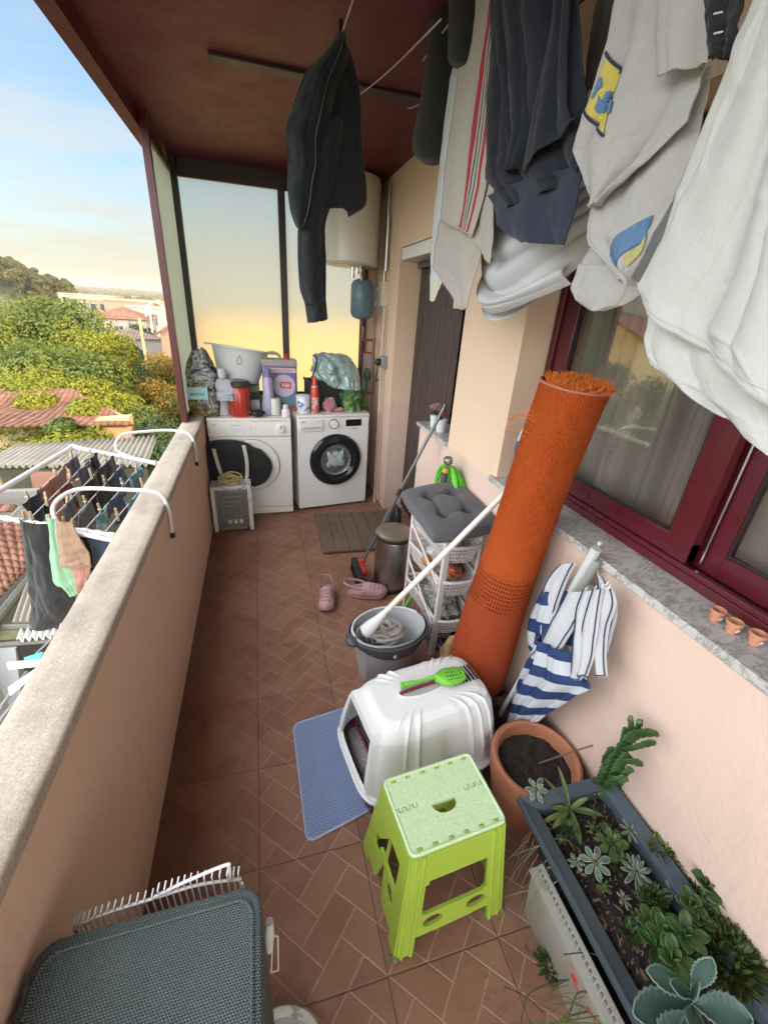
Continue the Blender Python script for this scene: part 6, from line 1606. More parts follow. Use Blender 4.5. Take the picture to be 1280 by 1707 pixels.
o = MB(); o.lathe([(0, 0), (.036, 0), (.040, .008), (.038, .05), (.041, .06), (.038, .09), (.041, .13), (.041, .19), (.036, .225), (.018, .255), (.014, .262)], c, 24, caps=False); o.build('bottle_body', BT, t, smooth=40)
o = MB(); o.lathe([(.0415, .13), (.0418, .132), (.0418, .19), (.0415, .192)], c, 24); o.build('label', M('label_blue', (.04, .08, .30), .4, .6, 60, bd=0), t, smooth=True)
o = MB(); o.lathe([(.016, .262), (.016, .278), (0, .279)], c, 16); o.build('cap', M('cap_pink', (.5, .25, .3), .4), t)
def flowerpot(c, label, r, h, fc):
    t = thing('flower_pot', label, 'plant pot', c)
    o = MB(); o.lathe([(0, 0), (r * .75, 0), (r, h), (r * .9, h + .001), (r * .85, h * .85), (0, h * .8)], c, 24, caps=False); o.build('pot_body', WB, t, smooth=35)
    o = MB(); 
    for i in range(90):
        d = V((U(-1, 1), U(-1, 1), U(-.1, 1))).normalized(); leaf(o, c + V((0, 0, h + .035)) + d * U(.01, r * .75), d, V((0, 0, 1)), .02, .016, .5, .1, 1.3, 2, 3)
    o.build('petals', mat_leaf('petal_%d' % int(c.y * 1000), *fc), t)
    o = MB()
    for i in range(24): d = V((U(-1, 1), U(-1, 1), U(.1, 1))).normalized(); leaf(o, c + V((0, 0, h)), d, V((0, 0, 1)), .04, .012, .3, .1, 1, 2, 4)
    o.build('leaves', G4, t)
c = px(722, 713, 0, 1.03); c.z = .956; flowerpot(V((1.03, 2.44, .956)), 'white pot of pale pink flowers, left one on the low sill', .032, .075, ((.42, .28, .25), (.55, .42, .36)))
flowerpot(V((1.03, 2.335, .956)), 'white pot with deep pink flowers, right one on the low sill', .034, .075, ((.40, .07, .11), (.55, .18, .2)))
# ---------------------------------------------------------------- woven grey basket chest in the near corner
BX0, BX1, BY0, BY1, BZ = -.400, -.050, .05, .442, .64
t = thing('woven_hamper', 'dark grey green woven hamper with rounded lid in the near corner', 'hamper', (-.23, .25, 0))
def mat_weave():
    m, b = newmat('woven_resin'); c, x, y, z = coords(); g = N.nt.nodes.new('ShaderNodeNewGeometry'); sp = N.nt.nodes.new('ShaderNodeSeparateXYZ'); N.nt.links.new(g.outputs['Normal'], sp.inputs[0])
    top = gt(nabs(N(sp.outputs[2])), .6); S = .0046
    a = (x + z * (1 - top)) / S; w2 = (y * top + z * (1 - top)) / (S * .8)
    a = mix_s(top, (x + y) / S, x / S); w2 = mix_s(top, z / (S * .8), y / (S * .8))
    k = N.op('FLOORED_MODULO', floor_(w2), 2.0) * .5
    ha = nsin((a + k) * pi * 2) ; hb2 = nsin(w2 * pi * 2); h = (ha * .5 + .5) * .55 + (hb2 * .5 + .5) * .45
    col = mix(sstep(h, .30, .75), (.022, .032, .032), mix(nz(20, 3), (.10, .14, .132), (.16, .205, .195))); col = mix(sstep(nz(5, 4), .5, .8) * .3, col, (.05, .06, .055))
    setp(b, 'Base Color', col); setp(b, 'Roughness', .55); bump(b, h, .0022); return m
def mix_s(f, a, b): return a + (b - a) * f
WV = mat_weave()
def rrp(x0, x1, y0, y1, r, n=7):
    out = []
    for (cx, cy, a0) in ((x1 - r, y0 + r, -90), (x1 - r, y1 - r, 0), (x0 + r, y1 - r, 90), (x0 + r, y0 + r, 180)):
        for i in range(n + 1): a = radians(a0 + 90 * i / n); out.append((cx + r * cos(a), cy + r * sin(a)))
    return out
o = MB(); o.prism(rrp(BX0 + .004, BX1 - .004, BY0, BY1 - .004, .03), BZ - .037, lambda x, y, z: V((x, y, z + .002))); o.build('hamper_body', WV, t, smooth=30)
o = MB(); o.prism(rrp(BX0, BX1, BY0 - .004, BY1, .035), .034, lambda x, y, z: V((x, y, z + BZ - .034))); o.build('lid', WV, t, bevel=.009, segs=4)
P = rrp(BX0 + .016, BX1 - .016, BY0 + .012, BY1 - .020, .028); o = MB(); o.tube([V((x, y, BZ + .0005)) for x, y in P], .0035, 6, closed=True); o.build('lid_piping', WV, t, smooth=True)
# white wire rack behind the hamper
t = thing('wire_rack', 'white coated wire rack standing upright behind the grey hamper', 'rack', (-.25, .49, 0))
WR = WHITEW
def wpx(u, v, y): return px(u, v, 1, y)
o = MB(); yb = .475
a0, a1 = wpx(118, 1548, yb), wpx(402, 1462, yb)
base0 = V((a0.x, yb, .001)); 
hb_ = [wpx(u, v, yb) for u, v in ((122, 1546), (180, 1522), (260, 1497), (330, 1476), (402, 1466))]
ht_ = [wpx(u, v, yb) for u, v in ((255, 1497), (310, 1470), (375, 1443), (382, 1446), (384, 1468))]
o.tube(bez(hb_, 5), .0028, 6); o.tube(bez(ht_, 5), .0030, 6); o.build('rim_wire', WR, t, smooth=True)
o = MB()
for i in range(26):
    f = (i + .5) / 26; p = hb_[0].lerp(hb_[-1], f); pj = bez(hb_, 5); p = pj[min(int(f * 20), 20)].lerp(pj[min(int(f * 20) + 1, 20)], f * 20 % 1)
    o.tube([p + V((0, 0, -.45)), p + V((0, .0, .008 + (.012 if f > .5 else 0))), p + V((.002, .010, .013 + (.012 if f > .5 else 0)))], .0016, 5)
o.build('upright_wires', WR, t)
o = MB()
for z in (.48, .35, .2): o.tube([V((hb_[0].x, yb, z)), V((hb_[-1].x, yb, z))], .0022, 5)
for x in (hb_[0].x, hb_[-1].x): o.tube([V((x, yb, .002)), V((x, yb, .58))], .003, 6)
o.build('frame_wires', WR, t)
t = thing('wire_clip', 'small white clip with a bent wire loop on the right side of the hamper', 'clip', (-.045, .40, .55))
q = [px(u, v, 1, .40) for u, v in ((455, 1560), (463, 1562), (464, 1618), (452, 1622))]
o = MB(); o.tube(q, .0015, 5); o.tube([q[0], q[3]], .0015, 5); o.build('wire_loop', WR, t, smooth=True)
q = [px(u, v, 1, .398) for u, v in ((449, 1537), (449, 1585))]; o = MB(); o.tube([q[0], q[0].lerp(q[1], .5), q[1]], [.007, .0095, .006], 10); o.build('clip_body', WB, t, smooth=True)
c = V((-.045, .345, 0)); t = thing('lid_disc', 'round speckled off white pot lid on the tiles by the hamper', 'lid', c)
o = MB(); o.lathe([(0, .02), (.088, .02), (.096, .028), (.104, .030), (.108, .024), (.10, .002), (0, .001)][::-1], c, 56, caps=False); o.build('disc', mat_speckle('speckled_white', (.55, .53, .47), (.50, .48, .42), (.20, .18, .14), 60, .5), t, smooth=35)
# ---------------------------------------------------------------- washing lines and laundry under the ceiling
LINE = M('line_cord', (.50, .47, .42), .7)
def wline(label, p0, p1, loc=None):
    o = MB(); n = 12; P = [p0.lerp(p1, i / n) + V((0, 0, -.012 * sin(pi * i / n))) for i in range(n + 1)]
    o.tube(P, .0022, 6); b = o.build('clothesline', LINE, None, smooth=True); tag(b, label, 'clothesline', 'clotheslines under the ceiling'); return P
wline('white clothesline from which the black hooded jacket hangs', px(568, 60, 1, 1.86), V((.33, -.9, 2.42)))
wline('white clothesline crossing behind the jacket towards the black sock', V((.49, 2.52, H_C - .002)), px(735, 31, 1, 1.50) .lerp(px(735, 31, 1, 1.50), 1)) 
wline('short visible clothesline ending at the ceiling strip, right of the jacket', px(679, 180, 2, H_C - .002), px(720, 153, 1, 2.05))
wline('clothesline carrying the towels and shirts, above the photo', V((.62, 1.95, 2.40)), V((.60, -.9, 2.40)))
# black hooded jacket hung by its hood
JK = mat_fabric('black_fleece', (.014, .017, .020), 380, .25, .95, .001)
def jac(name, rows, x_amp, k, seed, off, par, nu=60, nv=90, bulge=.0, amp=.008, y=1.86):
    cl = Cloth([(px(a, b, 1, y + off), px(c, d, 1, y + off)) for a, b, c, d in rows], amp, k, seed, (0, -1, 0), 1.2, .7, .006, .003, bulge=bulge)
    return cl, cl.build(name, JK, par, nu, nv, .003)
c = px(568, 60, 1, 1.86); t = thing('hanging_jacket', 'black hooded fleece jacket pegged by its hood, one sleeve dangling', 'jacket', c)
cl1, _ = jac('back_panel', [(560, 64, 572, 62), (538, 92, 584, 88), (510, 120, 594, 128), (492, 165, 600, 170), (478, 215, 603, 225), (480, 270, 608, 290), (482, 315, 611, 320), (500, 350, 608, 342), (545, 345, 590, 356), (560, 338, 580, 362)], 0, 1.6, 2, .03, t, bulge=.05)
cl2, _ = jac('front_panel', [(562, 64, 574, 62), (540, 90, 580, 95), (514, 122, 560, 150), (494, 170, 548, 205), (476, 212, 540, 245), (484, 262, 535, 280), (479, 300, 528, 305), (483, 345, 520, 345), (490, 370, 508, 378), (495, 380, 499, 383)], 0, 1.3, 4, -.03, t, bulge=.04)
cl3, _ = jac('sleeve', [(520, 200, 580, 205), (512, 260, 572, 262), (506, 320, 558, 322), (498, 365, 543, 368), (496, 400, 542, 402), (497, 440, 543, 440), (500, 480, 543, 480), (508, 506, 543, 503), (513, 538, 546, 532)], 0, .9, 7, .0, t, bulge=.045)
o = MB(); o.tube([cl2.at(.55 + .3 * sin(i / 20), i / 30, .008) for i in range(30)], .0022, 5); o.build('zip', M('zip_grey', (.05, .06, .065), .4), t, smooth=True)
o = MB(); P = [px(u, v, 1, 1.82) for u, v in ((509, 505), (526, 508), (543, 503))]; o.tube(bez(P, 6), .003, 5); o.build('cuff_seam', JK, t)
o = MB(); p = px(568, 58, 1, 1.85); o.box(p.x - .006, p.x + .006, p.y - .008, p.y + .008, p.z - .03, p.z + .035); tag(o.build('clothes_peg', BLACK, None, bevel=.002), 'dark peg holding the black jacket\'s hood on its line', 'peg')
# items on the long line: each hangs in the plane of the line, seen from the side
def hang(name, label, cat, rows, x, mat, amp=.012, k=2.5, seed=1, nu=60, nv=90, part='cloth', bulge=0, wr=.0016, th=.0022, edge=.002, amp0=.6, drift=1.0, lin=True):
    P = [(px(a, b, 0, x), px(c, d, 0, x)) for a, b, c, d in rows]
    c = (P[0][0] + P[0][1]) / 2; t = thing(name, label, cat, c)
    cl = Cloth(P, amp, k, seed, (-1, 0, 0), drift, amp0, min(wr, .002), edge, bulge * .4, lin); b = cl.build(part, mat, t, nu, nv, th); return t, cl, b
def more(t, rows, x, mat, name='fold', amp=.008, k=2, seed=3, nu=40, nv=60, bulge=0, th=.0022, wr=.0016, drift=1.0, lin=True):
    P = [(px(a, b, 0, x), px(c, d, 0, x)) for a, b, c, d in rows]; cl = Cloth(P, amp, k, seed, (-1, 0, 0), drift, .6, min(wr, .002), .0015, bulge * .4, lin); return cl, cl.build(name, mat, t, nu, nv, th)
SOCK = mat_fabric('black_sock', (.018, .018, .019), 300, .2, .95, .0012)
def sock(label, rows, x, seed):
    P = [(px(a, b, 0, x), px(c, d, 0, x)) for a, b, c, d in rows]; L1, L2 = bez([p[0] for p in P], 8), bez([p[1] for p in P], 8); m_ = len(L1) - 1
    def fn(a, b):
        i = min(int(b * m_), m_ - 1); f = b * m_ - i; l, r = L1[i].lerp(L1[i + 1], f), L2[i].lerp(L2[i + 1], f); an = 2 * pi * a
        q = (l + r) / 2 + (r - l) / 2 * cos(an); q.x += sin(an) * (r - l).length * .22 + .003 * noise.noise(q * 25); return q
    o = MB(); o.grid(fn, 24, 60); b = o.build('sock', SOCK, None, smooth='all'); return tag(b, label, 'sock')
sock('long black sock hanging lowest, left of the linen tea towel', [(728, -30, 772, -30), (724, 20, 768, 20), (724, 90, 762, 95), (716, 150, 756, 160), (708, 200, 750, 205), (700, 240, 742, 242), (702, 262, 734, 266), (712, 274, 722, 275)], .66, 1)
sock('short black sock pegged in front of the long sock', [(760, -30, 800, -30), (757, 30, 792, 30), (755, 80, 786, 80), (754, 102, 780, 104), (758, 113, 768, 114)], .60, 2)
# linen tea towel with red stripes
def mat_tea():
    m, b = newmat('linen_tea_towel'); tc = N.nt.nodes.new('ShaderNodeUVMap'); sp = N.nt.nodes.new('ShaderNodeSeparateXYZ'); N.nt.links.new(tc.outputs[0], sp.inputs[0]); u, v = N(sp.outputs[0]), N(sp.outputs[1])
    wv = nz(520, 2); base = mix(wv * .5 + nz(5, 4) * .5, (.31, .285, .25), (.41, .38, .34))
    def band(a, b2, c, col): return mix(gt(u, a) * lt(u, b2), col, c)
    on = lt(v, .98)
    col = base
    for a, b2, cc in ((.54, .68, (.34, .025, .045)), (.72, .745, (.03, .035, .05)), (.785, .805, (.03, .035, .05)), (.84, .90, (.34, .025, .045))):
        col = mix(gt(u, a) * lt(u, b2), col, cc)
    setp(b, 'Base Color', col); setp(b, 'Roughness', .9); bump(b, wv, .0008); return m
TEA = mat_tea(); LIN = mat_fabric('linen', (.36, .33, .295), 500, .12, .9, .0008)
LTB = mat_fabric('pale_blue_check', (.45, .50, .52), 200, .12, .9, .0008, col2=(.50, .46, .34), vs=12)
t, cl, b = hang('tea_towel', 'natural linen tea towel with a red stripe beside the black socks', 'tea towel', [(800, -40, 846, -40), (783, 40, 838, 40), (768, 110, 832, 110), (752, 210, 820, 225), (742, 290, 810, 310), (735, 368, 788, 396)], .60, TEA, .007, 1.6, 2)
cl.hem('hem', LIN, t, .99, .0022, .002); cl.hem('hem', LIN, t, r=.0016, off=.002, u=.02)
c2, _ = more(t, [(735, 362, 800, 392), (728, 400, 800, 420), (722, 446, 792, 452), (745, 478, 785, 478), (769, 516, 777, 514)], .615, LIN, 'lower_fold', .007, 1.7, 4); c2.hem('hem', LIN, t, r=.0022, off=.002, u=.03)
more(t, [(800, 40, 828, 40), (790, 150, 824, 150), (790, 260, 824, 300), (785, 340, 822, 400), (790, 400, 816, 440)], .612, LIN, 'side_fold', .006, 1.4, 6)
more(t, [(770, -40, 800, -40), (766, 60, 790, 60), (750, 130, 775, 140), (735, 250, 752, 260), (724, 350, 745, 360), (717, 430, 742, 430), (717, 500, 722, 500)], .63, LTB, 'back_layer', .005, 1.1, 5)
more(t, [(717, 460, 752, 440), (717, 502, 724, 502)], .622, LTB, 'corner_fold', .003, 1.0, 8)
# navy shirt
NVY = mat_fabric('navy_jersey', (.010, .013, .022), 420, .2, .9, .0008); NV2 = mat_fabric('navy_poplin', (.022, .028, .05), 420, .15, .8, .0006)
t, cl, b = hang('navy_shirt', 'dark navy T-shirt hanging folded between the tea towel and the terry towel', 'shirt', [(826, -60, 972, -60), (824, 20, 974, 20), (822, 100, 980, 110), (815, 180, 986, 165), (812, 250, 978, 210), (812, 300, 975, 250), (835, 330, 972, 285), (850, 350, 970, 300)], .575, NVY, .018, 2.2, 9, 90, 110, bulge=.03, amp0=.8)
more(t, [(812, 325, 975, 270), (822, 345, 972, 300), (828, 375, 965, 340), (850, 392, 955, 380), (870, 404, 943, 408)], .568, NV2, 'hem_fold', .010, 1.2, 5, 60, 50, bulge=.02)
more(t, [(826, -60, 868, -60), (828, 40, 872, 40), (838, 140, 880, 140), (846, 220, 890, 215), (845, 290, 868, 280)], .555, NVY, 'sleeve', .012, 1.4, 8, 40, 60, bulge=.02)
more(t, [(930, -60, 960, -60), (920, 40, 950, 60), (900, 140, 950, 170), (880, 240, 960, 200), (870, 290, 975, 190)], .553, NVY, 'fold', .010, 1.4, 12, 40, 60, bulge=.02)
# grey patterned cloth glimpsed between navy and terry
t, cl, b = hang('grey_cloth', 'dark grey cloth glimpsed between the navy shirt and the terry towel', 'cloth', [(1010, -60, 1040, -60), (990, 40, 1030, 0), (978, 100, 1010, 90), (975, 160, 1000, 140)], .72, mat_fabric('grey_wool', (.09, .08, .07), 300, .25), .008, 1.4, 3, 30, 40)
# white sagging sheet behind
SHT = mat_fabric('white_jersey', (.56, .56, .58), 400, .05, .9, .0004, trans=.18)
t = thing('white_sheet', 'thin white cloth sagging in a deep curve below the navy shirt', 'sheet', px(900, 300, 0, .70))
def swag(L0, L1, R0, R1, M0, M1, x, amp, k, seed, name):
    def fn(a, b):
        P0 = V((lerp(L0[0], L1[0], b), lerp(L0[1], L1[1], b), 0)); P2 = V((lerp(R0[0], R1[0], b), lerp(R0[1], R1[1], b), 0)); P1 = V((lerp(M0[0], M1[0], b), lerp(M0[1], M1[1], b), 0))
        w_ = P0 * (1 - a) ** 2 + P1 * (2 * a * (1 - a)) + P2 * a * a
        q = px(w_.x, w_.y, 0, x); ph = b * k * pi + .6 * noise.noise(V((a * 2 + seed, b * 2, seed))) * 2
        q.x -= (abs(sin(ph)) ** .8) * amp * (.35 + .65 * sin(pi * min(1, a * 1.05))) + .03 * sin(pi * b) - .04 * abs(2 * a - 1) ** 3
        q.z += .002 * noise.noise(q * 8); return q
    o = MB(); o.grid(fn, 70, 110); return o.build(name, SHT, t, smooth='all', solid=.0016)
swag((822, 290), (795, 478), (978, 290), (992, 400), (885, 400), (805, 622), .70, .024, 4.2, 3, 'swag')
swag((818, 250), (808, 330), (985, 250), (988, 300), (890, 380), (905, 560), .735, .016, 2.6, 8, 'inner_swag')
swag((798, 440), (797, 500), (935, 430), (930, 470), (812, 545), (815, 556), .672, .008, 1.4, 12, 'rolled_edge')
# terry towel
def mat_terry(name, a=(.45, .435, .41), b_=(.56, .54, .515)):
    m, b = newmat(name); n = nz(330, 4, .8); n2 = nz(60, 4, .7); col = mix(n * .5 + n2 * .5, a, b_); setp(b, 'Base Color', col); setp(b, 'Roughness', .97); b.inputs['Sheen Weight'].default_value = .3; bump(b, n + n2 * .6, .0035); return m
TERRY = mat_terry('terry')
t, cl, b = hang('terry_towel', 'cream terry towel with yellow and blue patterned borders', 'towel', [(1042, -60, 1192, -60), (1018, 70, 1192, 60), (984, 185, 1174, 150), (960, 252, 1156, 205), (975, 305, 1085, 270), (992, 347, 1004, 337)], .545, TERRY, .013, 1.7, 3, 90, 110, bulge=.025, wr=.006, amp0=.9)
cl2_, b2_ = more(t, [(1090, 190, 1190, 110), (1040, 265, 1180, 170), (994, 340, 1160, 245), (985, 375, 1122, 335), (984, 404, 1094, 385), (1012, 432, 1076, 425), (1042, 470, 1050, 466)], .560, TERRY, 'lower_layer', .010, 1.2, 8, 60, 70, bulge=.015, wr=.006)
more(t, [(1105, -60, 1192, -60), (1100, 20, 1192, 20), (1098, 70, 1192, 80), (1100, 128, 1190, 105)], .520, TERRY, 'turned_corner', .008, 1.3, 12, 40, 40, bulge=.01)
YEL = M('towel_yellow', (.52, .43, .10), .95, .1, 90, 300, .002); BLU = M('towel_blue', (.10, .19, .33), .95, .15, 90, 300, .002); NVB = M('towel_navy', (.03, .035, .07), .95)
def patch(cl, par, name, mat, quad_px, off=.003, n=18):
    """a woven border lying on the towel: its corners found on the cloth"""
    q = [V(cl.find(u, v) + (0,)) for u, v in quad_px]
    o = MB(); o.grid(lambda a, b: (lambda w: cl.at(w.x, w.y, off))(q[0].lerp(q[1], a).lerp(q[3].lerp(q[2], a), b)), n, n); o.gu = None
    return o.build(name, mat, par, smooth='all', solid=.001)
def blob(cl, par, name, outline, mat, off=.005):
    n = 22; cu, cv = sum(p[0] for p in outline) / len(outline), sum(p[1] for p in outline) / len(outline)
    o = MB(); Q = bez([V((u, v, 0)) for u, v in outline] + [V((outline[0][0], outline[0][1], 0))], 3)
    R = [V(cl.find(p.x, p.y) + (0,)) for p in Q]; C = V(cl.find(cu, cv) + (0,))
    o.grid(lambda a, b: (lambda w: cl.at(w.x, w.y, off))(C.lerp(R[min(int(a * (len(R) - 1) + .5), len(R) - 1)], b)), len(R) - 1, 5); o.gu = None
    return o.build(name, mat, par, smooth='all')
def bline(cl, par, name, pts, mat, r, off=.004):
    o = MB(); Q = [V(cl.find(u, v) + (0,)) for u, v in pts]; o.tube([cl.at(w.x, w.y, off) for w in bez(Q, 5)], r, 5); return o.build(name, mat, par, smooth=True)
cl.hem('hem', TERRY, t, .992, .003, .001); cl2_.hem('hem', TERRY, t, .992, .003, .001); cl2_.hem('hem', TERRY, t, r=.003, off=.001, u=.01)
pz = patch(cl, t, 'yellow_border', YEL, ((1014, 88), (1038, 122), (1008, 224), (976, 186)))
bline(cl, pz, 'navy_edge', ((1013, 88), (1025, 104), (1038, 122)), NVB, .0022); bline(cl, pz, 'navy_edge', ((977, 186), (992, 204), (1009, 226)), NVB, .0022)
blob(cl, pz, 'blue_motif', [(994, 180), (1000, 168), (1001, 158), (1007, 169), (1011, 158), (1017, 152), (1024, 152), (1027, 158), (1025, 168), (1022, 180), (1019, 189), (1012, 187), (1004, 189), (999, 188)], BLU)
blob(cl, pz, 'blue_motif', [(989, 163), (994, 150), (1000, 135), (1005, 128), (1008, 134), (1008, 144), (1001, 150), (996, 158), (992, 165)], BLU)
pz2 = patch(cl2_, t, 'blue_border', BLU, ((1018, 426), (1092, 358), (1078, 402), (1040, 466)))
blob(cl2_, pz2, 'yellow_motif', [(1045, 428), (1058, 416), (1066, 420), (1070, 412), (1078, 400), (1080, 392), (1080, 398), (1074, 418), (1060, 434), (1048, 444)], M('motif_olive', (.38, .36, .14), .95, .2, 90))
o = MB(); o.tube(bez([px(u, v, 0, .54) for u, v in ((1015, 436), (1028, 452), (1042, 470), (1038, 490), (1028, 505))], 5), .003, 5); o.build('hem_edge', TERRY, t)
more(t, [(965, 440, 1045, 440), (950, 480, 1066, 478), (958, 500, 1064, 492), (978, 514, 1040, 508), (990, 519, 1010, 517)], .60, TERRY, 'bottom_fold', .006, 1.2, 15, 40, 30, bulge=.02)
more(t, [(1000, 395, 1062, 470), (975, 430, 1060, 480), (962, 470, 1062, 490)], .61, TERRY, 'back_layer', .006, 1.2, 16, 40, 30)
# dark shorts corner and the big white shirt
t, cl, b = hang('black_shorts', 'black cloth with small pale marks tucked between terry towel and white shirt', 'shorts', [(1175, -60, 1252, -60), (1180, 0, 1250, 0), (1185, 50, 1236, 50), (1188, 80, 1232, 78), (1192, 100, 1222, 98)], .49, SOCK, .010, 1.3, 2, 40, 50, bulge=.015)
o = MB()
for (u, v) in ((1190, 22), (1190, 55)): o.tube([px(u, v, 0, .465), px(u + 14, v - 3, 0, .462)], .0008, 4)
o.build('pale_mark', WB, t)
WSH = mat_fabric('white_cotton_shirt', (.56, .56, .53), 320, .04, .9, .0008, trans=.16, vs=3)
t, cl, b = hang('white_shirt', 'big white cotton shirt filling the top right, hem hanging diagonally', 'shirt', [(1255, -80, 1460, -120), (1243, 0, 1470, 0), (1210, 100, 1480, 120), (1170, 210, 1490, 260), (1130, 310, 1500, 420), (1100, 400, 1500, 560), (1062, 478, 1490, 700), (1080, 515, 1480, 800)], .47, WSH, .013, 2.4, 5, 140, 120, bulge=.02, amp0=.8, drift=.8, wr=.004)
more(t, [(1064, 470, 1300, 560), (1088, 520, 1310, 610), (1078, 570, 1320, 680), (1086, 605, 1330, 740), (1128, 636, 1345, 800)], .485, WSH, 'lower_hem', .006, 1.6, 7, 90, 60, bulge=.01, wr=.004)
cl.hem('hem', WSH, t, .992, .0022, .001); cl.hem('hem_stitch', WSH, t, .955, .0008, .002)
# ---------------------------------------------------------------- over-parapet airer
t = thing('clothes_airer', 'white tubular clothes airer hooked over the outside of the parapet', 'clothes rack', (-.8, 2.1, .78))
AIR = M('airer_white', (.58, .58, .56), .3, .06, 5, bd=0); 
zA = .775
n0, n1 = px(-60, 853, 2, zA), px(192, 893, 2, zA - .01)
f0, f1 = px(120, 745, 2, zA + .02), px(275, 775, 2, zA)
def arm(pts): 
    o = MB(); o.tube(bez(pts, 7), .0085, 10); return o.build('hook_arm', AIR, t, smooth=True)
arm([V((-.402, 1.787, .672)), V((-.400, 1.787, .76)), V((-.412, 1.79, .835)), V((-.45, 1.80, .862)), V((-.56, 1.82, .868)), px(135, 815, 2, .868), px(100, 830, 2, .852), px(88, 852, 2, .82), px(105, 880, 2, .775), px(150, 893, 2, .762), px(200, 903, 2, .755)])
arm([V((-.402, 2.679, .686)), V((-.400, 2.69, .76)), V((-.412, 2.70, .835)), V((-.45, 2.71, .862)), V((-.56, 2.74, .868)), px(215, 722, 2, .868), px(198, 730, 2, .85), px(193, 745, 2, .81), px(205, 757, 2, .775), px(262, 775, 2, .76)])
for p in (V((-.402, 1.787, .662)), V((-.402, 2.679, .676))):
    o = MB(); o.box(p.x - .008, p.x + .010, p.y - .011, p.y + .011, p.z - .012, p.z + .014); o.build('end_cap', BLACK, t, bevel=.003)
o = MB(); o.tube(bez([n0, f0 + (n0 - f0) * .12, f0 + V((.0, .0, .004)), f0 + (f1 - f0) * .15, f1], 8), .012, 12); o.build('outer_rail', AIR, t, smooth=True)
o = MB(); o.tube([n0, n1], .0085, 10); o.tube([n0.lerp(n1, .55) + V((0, 0, -.02)), n1 + V((0, 0, -.022))], .006, 8)
for i in range(9): p = n0.lerp(n1, .3 + i * .085); o.tube([p + V((-.012, .006, 0)), p + V((.012, -.006, 0))], .0115, 8)
o.build('near_rail', AIR, t, smooth=True)
o = MB(); o.tube([f0, f1], .008, 10); o.build('far_rail', AIR, t, smooth=True)
cords = []
for k in range(6):
    f = .30 + k * .125; a, b_ = n0.lerp(n1, f), f0.lerp(f1, .10 + .17 * k); cords.append((a, b_))
    o = MB(); o.tube([a, a.lerp(b_, .5) - V((0, 0, .006)), b_], .0022, 6); o.build('drying_wire', AIR, t, smooth=True)
PEG = mat_wood('peg_wood', (.30, .20, .10), (.48, .35, .20)); PEGN = 0
def peg(p, rz, tilt, label):
    t_ = thing('clothes_peg', label, 'clothes peg', p, 'wooden clothes pegs on the airer')
    mt = Matrix.Translation(p) @ Matrix.Rotation(rz, 4, 'Z') @ Matrix.Rotation(tilt, 4, 'X')
    for s in (-1, 1):
        o = MB(); o.box(-.0045, .0045, s * .003 - .0025, s * .003 + .0025, -.032, .030, mt @ Matrix.Rotation(s * .07, 4, 'X')); o.build('prong', PEG, t_, bevel=.001)
    o = MB(); o.tube([mt @ V((-.006, .007, .004)), mt @ V((.006, .007, .004)), mt @ V((.006, -.007, .004)), mt @ V((-.006, -.007, .004))], .0012, 5); o.build('spring', CHROME, t_)
    return t_
# garments; every one hangs along a wire or the near rail
nd = (n1 - n0).normalized(); npl = V((-nd.y, nd.x, 0)).normalized()
def ng(name, label, cat, rows, mat, off=0, amp=.010, k=1.4, seed=1, bulge=0):
    p0 = n0 + npl * off
    P = [(pxp(a, b, p0, npl), pxp(c, d, p0, npl)) for a, b, c, d in rows]; t_ = thing(name, label, cat, (P[0][0] + P[0][1]) / 2)
    s_ = -1 if npl.y > 0 else 1
    cl = Cloth(P, amp, k, seed, npl * s_, 1.0, .7, .005, .004, bulge); cl.build('cloth', mat, t_, 36, 50, .003); return t_
BKT = mat_fabric('black_trousers', (.020, .020, .021), 300, .2); MNT = mat_fabric('mint_towel', (.20, .36, .22), 250, .08); BGE = mat_fabric('beige_cotton', (.27, .18, .12), 250, .1); JEAN = mat_fabric('blue_denim', (.045, .07, .12), 300, .25); CORAL = mat_fabric('dusty_pink', (.34, .18, .14), 250, .1); GRYC = mat_fabric('grey_jersey', (.13, .135, .15), 250, .25); TEALC = mat_fabric('teal_patterned', (.06, .17, .20), 200, .2, col2=(.3, .36, .38), vs=40); DKN = mat_fabric('dark_navy_knit', (.02, .024, .035), 300, .2); REDC = mat_fabric('dark_red', (.16, .035, .03), 300, .2)
ng('trousers', 'black wide leg trousers hanging from the airer\'s near rail', 'trousers', [(34, 862, 88, 872), (38, 880, 90, 885), (45, 930, 100, 935), (50, 980, 122, 985), (52, 1020, 122, 1010), (50, 1042, 96, 1045)], BKT, .0, .007, 1.1, 3, .03)
ng('towel', 'mint green towel pegged between black trousers and beige top', 'towel', [(76, 858, 98, 866), (80, 885, 102, 890), (84, 930, 116, 930), (88, 970, 128, 962), (105, 980, 130, 975), (118, 992, 132, 990)], MNT, -.03, .008, 1.3, 5, .01)
ng('top', 'beige cotton top with a square hem beside the mint towel', 'top', [(94, 866, 122, 872), (97, 900, 135, 900), (99, 935, 148, 925), (104, 946, 150, 942)], BGE, -.05, .006, 1.1, 7, .01)
ng('top', 'dusty pink garment hanging below the beige top', 'top', [(108, 890, 140, 900), (116, 940, 150, 935), (124, 960, 150, 950), (130, 985, 138, 986)], CORAL, -.035, .006, 1.1, 9, .01)
ng('trousers', 'black garment behind the beige top, next to the jeans', 'trousers', [(118, 872, 150, 880), (128, 900, 155, 905), (140, 930, 165, 930), (150, 945, 160, 950)], BKT, .03, .006, 1.1, 9, .01)
ng('jeans', 'dark blue jeans at the wall end of the near rail', 'jeans', [(143, 878, 190, 890), (148, 900, 185, 900), (155, 925, 175, 925), (160, 948, 168, 948)], JEAN, .02, .006, 1.1, 11, .01)
